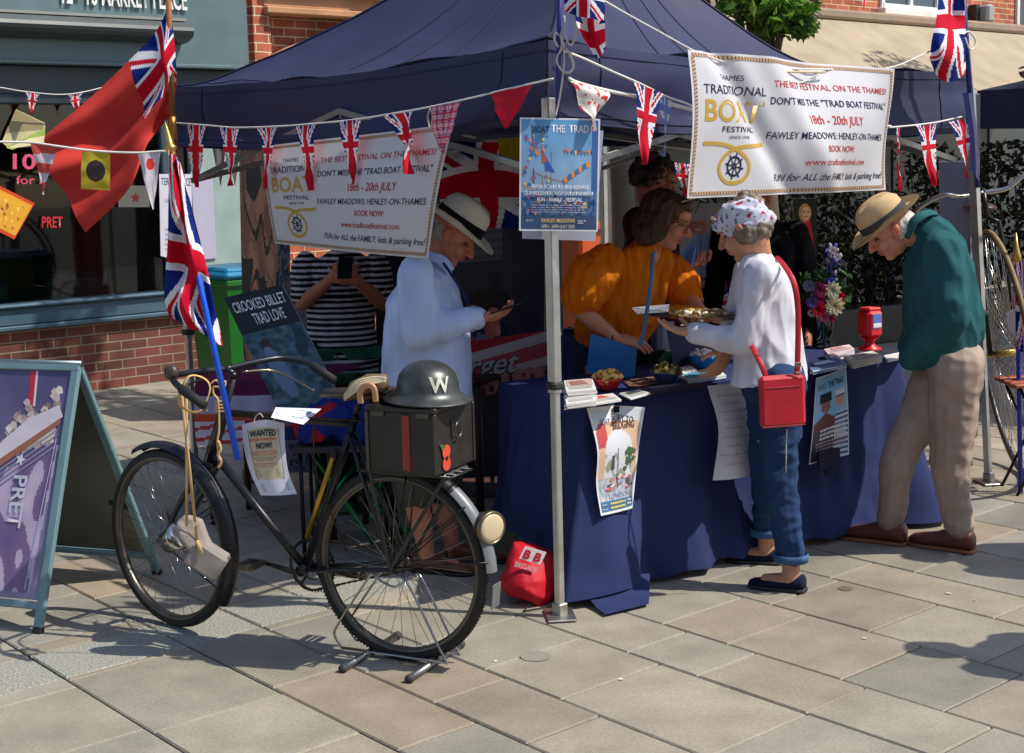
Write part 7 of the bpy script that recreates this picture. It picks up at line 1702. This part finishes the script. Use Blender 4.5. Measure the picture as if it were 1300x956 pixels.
# poster of the smiling man
def smile(u, v):
    if v > .84: return (206, 110, 160)
    if ((u-.42)/.17)**2+((v-.26)/.11)**2 < 1:
        if ((u-.42)/.16)**2+((v-.19)/.06)**2 < 1 and v < .2: return (190, 186, 180)
        if abs(v-.31) < .014 and abs(u-.42) < .07: return (230, 226, 220)
        if abs(v-.24) < .008 and .04 < abs(u-.42) < .09: return (70, 50, 44)
        return (206, 134, 108)
    if v > .36 and abs(u-.5) < .1+.42*min(1, (v-.36)*3.2): return (140, 170, 216) if abs(u-.46) > .012 else (90, 120, 170)
    q = h2(u*3, v*3); return (190+20*q, 190+20*q, 190+16*q) if u < .75 or v > .3 else (206, 196, 176)
def sdec(sp, m):
    sp.text(m, 'AND BOATS', -.25, 1.1, .86, .91, (40, 30, 90), .03); sp.text(m, 'LOVE', .35, 1.1, .93, .985, (40, 30, 90), .03)
    sp.line(m, [(.45, .0), (.36, .12)], .012, (130, 110, 90)); sp.line(m, [(0, .22), (.3, .26)], .008, (120, 106, 90))
board('portrait_poster', 'poster of a smiling grey haired man in a blue shirt above a pink strip', 'poster', [(858, 258), (924, 258), (926, 366), (862, 366)], (7.15, 7.15, 7.15, 7.15), smile, 70, 90, sdec)
m = MB('flag'); f = quad(P(880, 366, 7.5), P(925, 366, 7.5), P(930, 402, 7.2), P(884, 404, 7.2), wave=.01); m.grid(f, 40, 24, lambda u, v: uj(.2+.5*u+.2*v, v, 1.6)); m.build('flag_drape', label='union flag cloth draped below the portrait poster', category='flag')
def lady(u, v):
    if abs(v-.165) < .008 and .05 < abs(u-.55) < .12: return (60, 40, 36)
    if abs(v-.225) < .008 and abs(u-.55) < .08: return (170, 60, 60)
    if ((u-.5)/.27)**2+((v-.18)/.115)**2 < 1: return (206, 156, 130) if ((u-.55)/.17)**2+((v-.19)/.085)**2 < 1 else (166, 122, 70)
    if .27 < v < .72 and abs(u-.5) < .22+.5*(v-.27): return (176, 26, 38)
    if v >= .72 and abs(u-.5) < .2: return (150, 110, 96) if v > .8 else (120, 20, 30)
    return (30+20*h2(u*4, v*6), 36+16*h2(u*4, v*6), 32)
board('lady_poster', 'narrow dark poster of a fair haired woman in a red top', 'poster', [(1007, 252), (1037, 252), (1037, 352), (1008, 352)], (7.9, 7.9, 7.9, 7.9), lady, 30, 90, stand=True)
# white panel at the right, red post and chair bits behind
m = MB('vinyl', (176, 180, 206)); q = [P(1193, 204, 7.75), P(1232, 204, 7.6), P(1232, 600, 7.6), P(1197, 600, 7.75)]; m.grid(quad(*q), 2, 4); rp = thing('rollup_banner', 'plain pale panel standing behind the green shirt', 'banner', (q[2]+q[3])/2); m.build('print', rp)
m = MB('metal', (160, 160, 164)); n_ = Vector((.02, .03, 0)); m.poly([p+Vector((0, .006, 0)) for p in q], .01, Vector((0, -1, 0))); m.rod(q[1], q[2], .012); m.build('backing', rp)
m = MB('paint', (150, 26, 26)); g = P(697, 480, 8.3); g.z = 0; m.rod(g, g+Zv*1.25, .05, n=20); m.rod(g, g+Zv*.1, .075, n=20); m.ell(g+Zv*1.25, (.055, .055, .05)); m.build('red_post', label='red painted post behind the front leg of the gazebo', category='post')
m = MB('paint', (196, 84, 40)); g = P(742, 480, 9.5); g.z = 0; m.box(g+Zv*.9, (.22, .2, .72), WR, .02); m.box(g+Zv*1.28, (.28, .26, .06), WR, .01); m.box(g+Zv*.27, (.3, .28, .54), WR, .02); m.build('orange_block', label='orange block in place of sunlit brick behind the front leg', category='stand')  # orange block added where a sunlit brick wall would show
# green folding chairs
def chair(lab, c, f, col=(16, 70, 46), hgt=.86):
    t = thing('folding_chair', lab, 'chair', c, 'green slatted folding chairs'); f = Vector(f).normalized(); s_ = f.cross(Zv).normalized(); R = frame(f)
    Q = lambda a, b, z: c+s_*a+f*b+Zv*z
    for k in (0, 1, 2):
        m = MB('wood', col); m.box(Q(0, -.2-.02*k, .56+.12*k), (.40, .018, .06), R, .006); m.build('back_slat', t)
    for k in range(5):
        m = MB('wood', col); m.box(Q(0, -.14+.08*k, .45), (.40, .062, .018), R, .005); m.build('seat_slat', t)
    for a in (-.19, .19):
        m = MB('metal', col); m.rod(Q(a, -.26, hgt), Q(a, .22, .0), .011); m.build('leg', t)
        m = MB('metal', col); m.rod(Q(a*.9, .18, .44), Q(a*.9, -.26, .0), .011); m.build('leg', t)
    m = MB('metal', col); m.rod(Q(-.17, -.2, .1), Q(.17, -.2, .1), .008); m.build('stretcher', t); m = MB('metal', col); m.rod(Q(-.19, .16, .1), Q(.19, .16, .1), .008); m.build('stretcher', t); return t
g = P(450, 640, 6.45); g.z = 0; chair('green slatted folding chair in front of the striped top', g+Vector((0, .2, 0)), (.1, -1, 0), (14, 84, 56))
g = P(838, 600, 6.75); g.z = 0; chair('green slatted folding chair behind the table near the navy board', g, (.1, 1, 0), (14, 60, 42))
m = MB('metal', (16, 120, 66)); 
for (a, b) in (((388, 562), (474, 690)), ((462, 575), (392, 668)), ((478, 640), (548, 702)), ((500, 560), (470, 660))):
    m.rod(P(a[0], a[1], 6.1), P(b[0], b[1], 5.95), .011)
m.rod(P(388, 562, 6.1), P(500, 560, 6.1), .01); m.build('folding_trestle', label='bright green folded trestle legs seen through the bicycle frame', category='trestle')
q = [P(846, 414, 6.3), P(897, 414, 6.45), P(911, 466, 6.35), P(856, 470, 6.2)]; m = MB('tent', (34, 34, 72)); m.grid(quad(*q, bulge=.01), 10, 8); n = Vector((.1, 1, 0)); m.poly([p+Vector((0, .004, 0)) for p in q], .015, Vector((0, -1, 0))); m.build('navy_board', label='navy board tilted up behind the bright blue bowl', category='board')
m = MB('cloth', (214, 214, 220)); 
for k, (x, c_) in enumerate(((826, (70, 80, 110)), (834, (150, 156, 176)), (841, (206, 208, 214)), (848, (190, 192, 200)))): m.grid(quad(P(x, 408, 6.62), P(x+8, 408, 6.62), P(x+8, 470, 6.6), P(x, 470, 6.6)), 1, 2, solid(c_))
m.build('striped_cloth', label='grey and white striped cloth hanging beside the navy board', category='cloth')
# flag covered bench behind the bicycle, with blue and red heap
bc0 = P(335, 560, 6.55); bc0.z = 0; be = thing('flag_bench', 'low bench draped in purple, white and red flag cloth behind the bicycle', 'bench', bc0)
def bench_c(u, v):
    if v < .30: return (96, 34, 70) if v > .08 else (120, 44, 84)
    if v < .56: return (176, 168, 196)
    if v < .66: return (196, 80, 60)
    if u < .35: return (206, 196, 206) if int(v*20+u*9) % 3 else (190, 70, 70)
    return (150, 40, 50) if v < .8 else (40, 50, 100)
m = MB('flag'); f = quad(P(248, 476, 6.7), P(425, 476, 6.3), P(428, 556, 6.2), P(250, 566, 6.6), wave=.02, wn=4); m.grid(f, 70, 36, bench_c); m.grid(lambda u, v: lerp(lerp(P(248, 476, 6.7), P(425, 476, 6.3), u), lerp(P(248, 476, 6.7), P(425, 476, 6.3), u)+Vector((.12, .32, 0)), v), 10, 4, solid((110, 40, 78))); m.build('flag_cloth', be)
za = P(300, 476, 6.6).z; m = MB('wood', (70, 44, 36))
for (x, Y) in ((262, 6.75), (415, 6.4)):
    p = P(x, 480, Y); p.z = 0; m = MB('wood', (70, 44, 36)); m.rod(p, p+Zv*(za-.02), .016); m.build('leg', be); p2 = p+Vector((.12, .28, 0)); m = MB('wood', (70, 44, 36)); m.rod(p2, p2+Zv*(za-.02), .016); m.build('leg', be)
m = MB('cloth', (30, 44, 120))
m.ell(P(425, 530, 6.1), (.13, .1, .08)); m.ell(P(455, 545, 6.1), (.12, .1, .09)); m.ell(P(400, 545, 6.1), (.1, .1, .06)); m.ell(P(470, 530, 6.1), (.08, .08, .1))
hp_ = thing('jacket_heap', 'bright blue and red jackets heaped behind the bicycle saddle', 'clothes', P(440, 562, 6.1))
def heapc(p): return lin((170, 30, 44)) if noise.noise(p*9+Vector((1, 0, 3))) > .22 else None
fuse(m, .008, 'jackets', hp_, 3, disp=folds(.02, 9), colfn=heapc)
sb = P(440, 600, 6.15); sb.z = 0; stl = thing('folding_stool', 'dark folding stool carrying the heap of jackets', 'stool', sb); m = MB('wood', (50, 44, 44)); zt_ = P(440, 556, 6.15).z; m.box(Vector((sb.x, sb.y, zt_-.02)), (.42, .34, .025), None, .005); m.build('seat', stl)
for a in (-1, 1):
    for b in (-1, 1): m = MB('metal', (40, 40, 42)); m.rod(sb+Vector((a*.18, b*.14, 0)), Vector((sb.x+a*-.0+a*.18, sb.y+b*.14, zt_-.03)), .009); m.build('leg', stl)
# red slatted stool at right
g = Vector((2.62, 7.0, 0)); rs = thing('slatted_stool', 'small stool with chestnut red slats beside the penny farthing', 'stool', g)
zz = P(1262, 484, 7.0).z
for k in range(4): m = MB('wood', (150, 64, 40)); m.box(g+Vector((-.02, -.12+.075*k, zz)), (.34, .055, .02), Matrix.Rotation(.25, 3, 'Z'), .006); m.build('seat_slat', rs)
for a in (-1, 1):
    for b in (-1, 1): m = MB('metal', (50, 44, 40)); m.rod(g+Vector((a*.13, b*.11, zz-.01)), g+Vector((-a*.13, b*.11, 0)), .008); m.build('leg', rs)
# ------------------------------------------------------------------ penny farthing
pg = G(1282, 622); PW = thing('penny_farthing', 'penny farthing with tan tyre, chrome spokes and moustache handlebar at the right edge', 'bicycle', pg)
PR_ = .66; ph = P(1276, 462, 7.35); ZU = Vector((-.15, .0, .988)).normalized(); ph.z = PR_*ZU.z; pd = Vector((.12, .993, .018)).normalized(); pn = pd.cross(ZU).normalized(); RMp = Matrix((pd, ZU, pn)).transposed()
m = MB('rubber', (138, 116, 80)); m.lathe(ph, [(PR_-.016+.012*math.cos(a), .012*math.sin(a)) for a in [2*math.pi*k/10 for k in range(10)]], RMp, 120, close=True); m.build('tyre', PW)
m = MB('paint', (40, 38, 36)); m.lathe(ph, [(PR_-.04, -.010), (PR_-.028, -.014), (PR_-.028, .014), (PR_-.04, .010)], RMp, 100, close=True); m.build('rim', PW)
m = MB('chrome', (196, 190, 180))
for k in range(72):
    a = 2*math.pi*k/72; m.rod(ph+RMp@Vector((.03*math.cos(a+.6*(1 if k % 2 else -1)), .03*math.sin(a+.6*(1 if k % 2 else -1)), .05*(1 if (k//2) % 2 else -1))), ph+RMp@Vector(((PR_-.04)*math.cos(a), (PR_-.04)*math.sin(a), 0)), .0016, n=5)
m.build('spokes', PW)
m = MB('metal', (190, 160, 90)); m.rod(ph-pn*.16, ph+pn*.16, .010); m.rod(ph-pn*.06, ph+pn*.06, .02, n=20); m.build('hub', PW)
pc_ = ph+ZU*(PR_+.06)
m = MB('metal', (60, 60, 60))
for s_ in (-1, 1): m.tube([pc_, pc_+pn*.06*s_-Zv*.03, ph+pn*.075*s_], .013, 10)
m.rod(pc_, pc_+ZU*.13, .016); m.build('fork', PW)
hh = pc_+ZU*.13; m = MB('chrome', (196, 192, 180)); hbd = pn
m.tube(catmull([hh+hbd*.0, hh+hbd*.12, hh+hbd*.2+Zv*.05, hh+hbd*.3+Zv*.05, hh+hbd*.4-Zv*.0, hh+hbd*.43-Zv*.06], 6), .012, 12)
m.tube(catmull([hh, hh-hbd*.12, hh-hbd*.2+Zv*.02, hh-hbd*.32-Zv*.02, hh-hbd*.36-Zv*.08], 6), .012, 12); m.build('handlebar', PW)
m = MB('metal', (40, 42, 46)); bk_ = [pc_, pc_+pd*.15+Zv*-.03]
for a in (70, 50, 30, 10, -10, -28): bk_.append(ph+RMp@Vector(((PR_+.05)*math.cos(math.radians(a)), (PR_+.05)*math.sin(math.radians(a)), 0)))
tail = Vector((ph.x, ph.y, 0))+pd*(PR_+.27)+Zv*.2; bk_.append(tail); m.tube(catmull(bk_, 5), .015, 10); m.build('backbone', PW)
m = MB('rubber', (150, 126, 90)); m.lathe(tail, [(.2-.01+.01*math.cos(a), .01*math.sin(a)) for a in [2*math.pi*k/8 for k in range(8)]], RMp, 48, close=True); m.build('small_wheel', PW)
m = MB('leather', (70, 44, 30)); m.ell(pc_+pd*.18+Zv*.04, (.08, .14, .03)); m.build('saddle', PW)
m = MB('paper', (150, 144, 150)); c_ = ph+RMp@Vector((.3, .1, .04)); c2_ = P(1272, 400, 7.1); m.poly([P(x, y, 7.05) for x, y in ((1277, 398), (1300, 388), (1322, 400), (1318, 420), (1290, 428), (1280, 418))], .01, Vector((0, -1, 0))); m.build('number_plate', PW)
# flag by the penny farthing
ff = thing('union_flag', 'furled union flag with brass finial leaning beside the penny farthing wheel', 'flag', P(1295, 640, 7.0))
m = MB('paint', (24, 50, 170)); pa_, pb_ = P(1291, 330, 7.0), P(1296, 640, 6.95); m.rod(pa_, pb_, .012); m.build('flagpole', ff)
m = MB('metal', (206, 170, 90)); m.tube([P(1290, 295, 7.0), P(1290.5, 318, 7.0), P(1291, 326, 7), P(1291, 336, 7)], [.002, .015, .022, .018], 12); m.build('finial', ff)
f = patch([[P(1291, 330, 6.98), P(1300, 334, 6.95), P(1318, 340, 6.98)], [P(1289, 380, 6.98), P(1304, 384, 6.92), P(1330, 390, 6.98)], [P(1290, 445, 6.98), P(1306, 450, 6.95), P(1330, 460, 6.98)]]); m = MB('flag'); m.grid(f, 30, 50, lambda u, v: uj(v, u, 1.5)); m.build('flag_cloth', ff)
# ------------------------------------------------------------------ leaves
def leaves(m, pts, size, cols, rnd_):
    for p in pts:
        s_ = size*rnd_.uniform(.6, 1.3); a = Vector((rnd_.gauss(0, 1), rnd_.gauss(0, 1), rnd_.gauss(0, 1))).normalized(); b = a.orthogonal().normalized(); b = Matrix.Rotation(rnd_.random()*6.28, 3, a)@b; c = a.cross(b)
        m.add([p-b*s_, p+c*s_*.42-a*s_*.1, p+b*s_, p-c*s_*.42-a*s_*.1], [(0, 1, 2), (0, 2, 3)], False, [lin(rnd_.choice(cols))]*2)
rl = random.Random(5)
# dark hedge of planters behind the table on the right
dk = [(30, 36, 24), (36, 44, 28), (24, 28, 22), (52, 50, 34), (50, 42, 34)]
def hedge_block(lab, x0, x1, Y0, Y1, z1, n, seed):
    h = thing('hedge', lab, 'hedge', Vector(((x0+x1)/2, (Y0+Y1)/2, 0))); r = random.Random(seed); A = Vector((x0, Y0, 0)); B = Vector((x1, Y1, 0)); d = (B-A); nn = Vector((d.y, -d.x, 0)).normalized()
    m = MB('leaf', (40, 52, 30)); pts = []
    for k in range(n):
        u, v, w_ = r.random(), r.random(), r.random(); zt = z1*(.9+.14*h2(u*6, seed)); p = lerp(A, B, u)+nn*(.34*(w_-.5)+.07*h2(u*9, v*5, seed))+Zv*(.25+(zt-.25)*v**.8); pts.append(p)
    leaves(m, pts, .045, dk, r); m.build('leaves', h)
    m = MB('wood', (60, 46, 34))
    for k in range(int(d.length*4)): p = A+d*((k+.5)/(d.length*4)); m.tube([p+Zv*.2, p+nn*.05+Zv*.8, p-nn*.04+Zv*z1*.85], [.018, .012, .005], 6)
    m.build('stems', h); m = MB('paint', (44, 40, 36)); m.box((A+B)/2+Zv*.17, (.42, d.length, .34), frame(d), .01); m.build('planter', h)
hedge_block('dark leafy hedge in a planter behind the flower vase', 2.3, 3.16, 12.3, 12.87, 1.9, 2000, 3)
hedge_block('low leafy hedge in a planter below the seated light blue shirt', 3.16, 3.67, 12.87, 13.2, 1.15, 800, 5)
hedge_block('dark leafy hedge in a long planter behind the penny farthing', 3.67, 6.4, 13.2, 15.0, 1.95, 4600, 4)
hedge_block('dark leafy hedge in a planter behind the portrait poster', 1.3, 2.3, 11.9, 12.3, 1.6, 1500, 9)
# second gazebo beyond, brown leaf-shaped flecks scattered over its roof
g2 = thing('gazebo', 'second navy gazebo at the right edge with brown leaf shaped flecks over its roof', 'gazebo', Vector((5.6, 11.2, 0)))
a, b, c, d = Vector((3.25, 9.9, 2.12)), Vector((5.5, 11.9, 2.12)), Vector((7.5, 9.65, 2.12)), Vector((5.25, 7.65, 2.12))
d = Vector((5.23, 7.7, 2.12)); ap = (a+b+c+d)/4+Zv*.72; m = MB('tent', (34, 38, 62))
for p, q_ in ((d, a), (a, b), (b, c), (c, d)):
    m.grid(lambda u, v: lerp(lerp(p, q_, u), ap, v)-Zv*(.1*math.sin(math.pi*v)), 10, 8); m.grid(lambda u, v: lerp(p, q_, u)-Zv*(.26*v), 12, 2)
m.build('canopy', g2)
for p in (a, b, c, d): m = MB('metal', (180, 180, 180)); m.box(Vector((p.x, p.y, 1.05)), (.04, .04, 2.1), None, .003); m.build('leg', g2)
m = MB('leaf', (90, 74, 54)); pts = []
for k in range(2600):
    u, v = rl.random(), rl.random()**1.2
    if h2(u*7, v*6, 2) < -.08: continue
    pp_ = lerp(lerp(d, a, u), ap, v)-Zv*(.1*math.sin(math.pi*v)); pts.append(pp_+Zv*(.03+.06*rl.random())+Vector((-.05, -.05, 0)))
leaves(m, pts, .032, [(96, 80, 58), (70, 58, 42), (120, 102, 76), (50, 44, 36)], rl); m.build('leaf_flecks', kind='stuff')
# street tree whose branch reaches into the top of the picture
def tree(lab, base, h, crown, n, size, cols, seed, rc=1.3):
    t = thing('street_tree', lab, 'tree', base); r = random.Random(seed); m = MB('wood', (92, 80, 66)); top = base+Zv*h
    m.tube(catmull([base, base+Zv*h*.35+Vector((.06, 0, 0)), base+Zv*h*.7, top], 5), [lerp(.11, .04, k/15) for k in range(16)], 10)
    ctr = []
    for (c_, rad) in crown:
        c_ = Vector(c_); ctr.append((c_, rad)); m.tube(catmull([base+Zv*h*.55, lerp(base+Zv*h*.75, c_, .5)+Vector((0, 0, .15)), c_], 4), [.05, .045, .04, .03, .025, .02, .015, .012, .01][:9], 7)
        for k in range(9):
            e = c_+Vector((r.gauss(0, 1), r.gauss(0, 1), r.gauss(0, .8))).normalized()*rad*.9; m.tube([c_, lerp(c_, e, .5)+Zv*.05, e], [.012, .007, .003], 5)
    m.build('trunk', t); m = MB('leaf', cols[0]); pts = []
    for k in range(n):
        c_, rad = r.choice(ctr); v = Vector((r.gauss(0, 1), r.gauss(0, 1), r.gauss(0, 1))).normalized()*rad*r.random()**.45
        if h2(v.x*2.4+c_.x, v.y*2.4, v.z*2.4+seed) < -.1: continue
        pts.append(c_+Vector((v.x, v.y, v.z*.75)))
    leaves(m, pts, size, cols, r); m.build('crown', t); return t
gc = [(96, 140, 44), (70, 110, 36), (130, 160, 64), (84, 120, 50)]
q = lambda x, y, Y: P(x, y, Y)
tree('small bright green street tree rising behind the gazebo roof', Vector((1.75, 9.9, 0)), 3.0, [(q(965, -10, 9.6), .42), (q(1000, 12, 9.6), .28), (q(935, -30, 9.7), .45), (q(900, -60, 9.8), .6), (q(1000, -50, 9.8), .5), (q(1022, 30, 9.5), .12)], 5200, .05, gc, 4)
tree('leafy street tree beyond the right edge that dapples the cream awning', Vector((9.6, 14.6, 0)), 4.6, [((8.4, 15.2, 5.2), 1.0), ((9.4, 15.6, 5.9), 1.1), ((10.2, 14.6, 5.2), 1.0), ((7.6, 15.4, 6.4), .8)], 3600, .09, gc, 6)
tree('unseen dense tree added beyond the right edge to shade the hedge', Vector((8.2, 11.6, 0)), 3.6, [((6.6, 11.9, 4.7), 1.2), ((7.6, 12.2, 5.2), 1.3), ((8.8, 11.6, 5.0), 1.3), ((8.0, 13.0, 5.0), 1.2), ((9.3, 12.9, 5.2), 1.2), ((7.0, 10.6, 4.9), 1.0), ((10.2, 12.2, 5.2), 1.2)], 15000, .11, gc, 16)  # out-of-view crown added to put the hedge area in shade
tree('leafy street tree behind the gazebo dappling the paving by the shop', Vector((.75, 10.0, 0)), 3.4, [((.5, 9.8, 4.5), .6), ((1.1, 9.5, 4.7), .55), ((.1, 10.1, 4.9), .55)], 1500, .09, gc, 8)
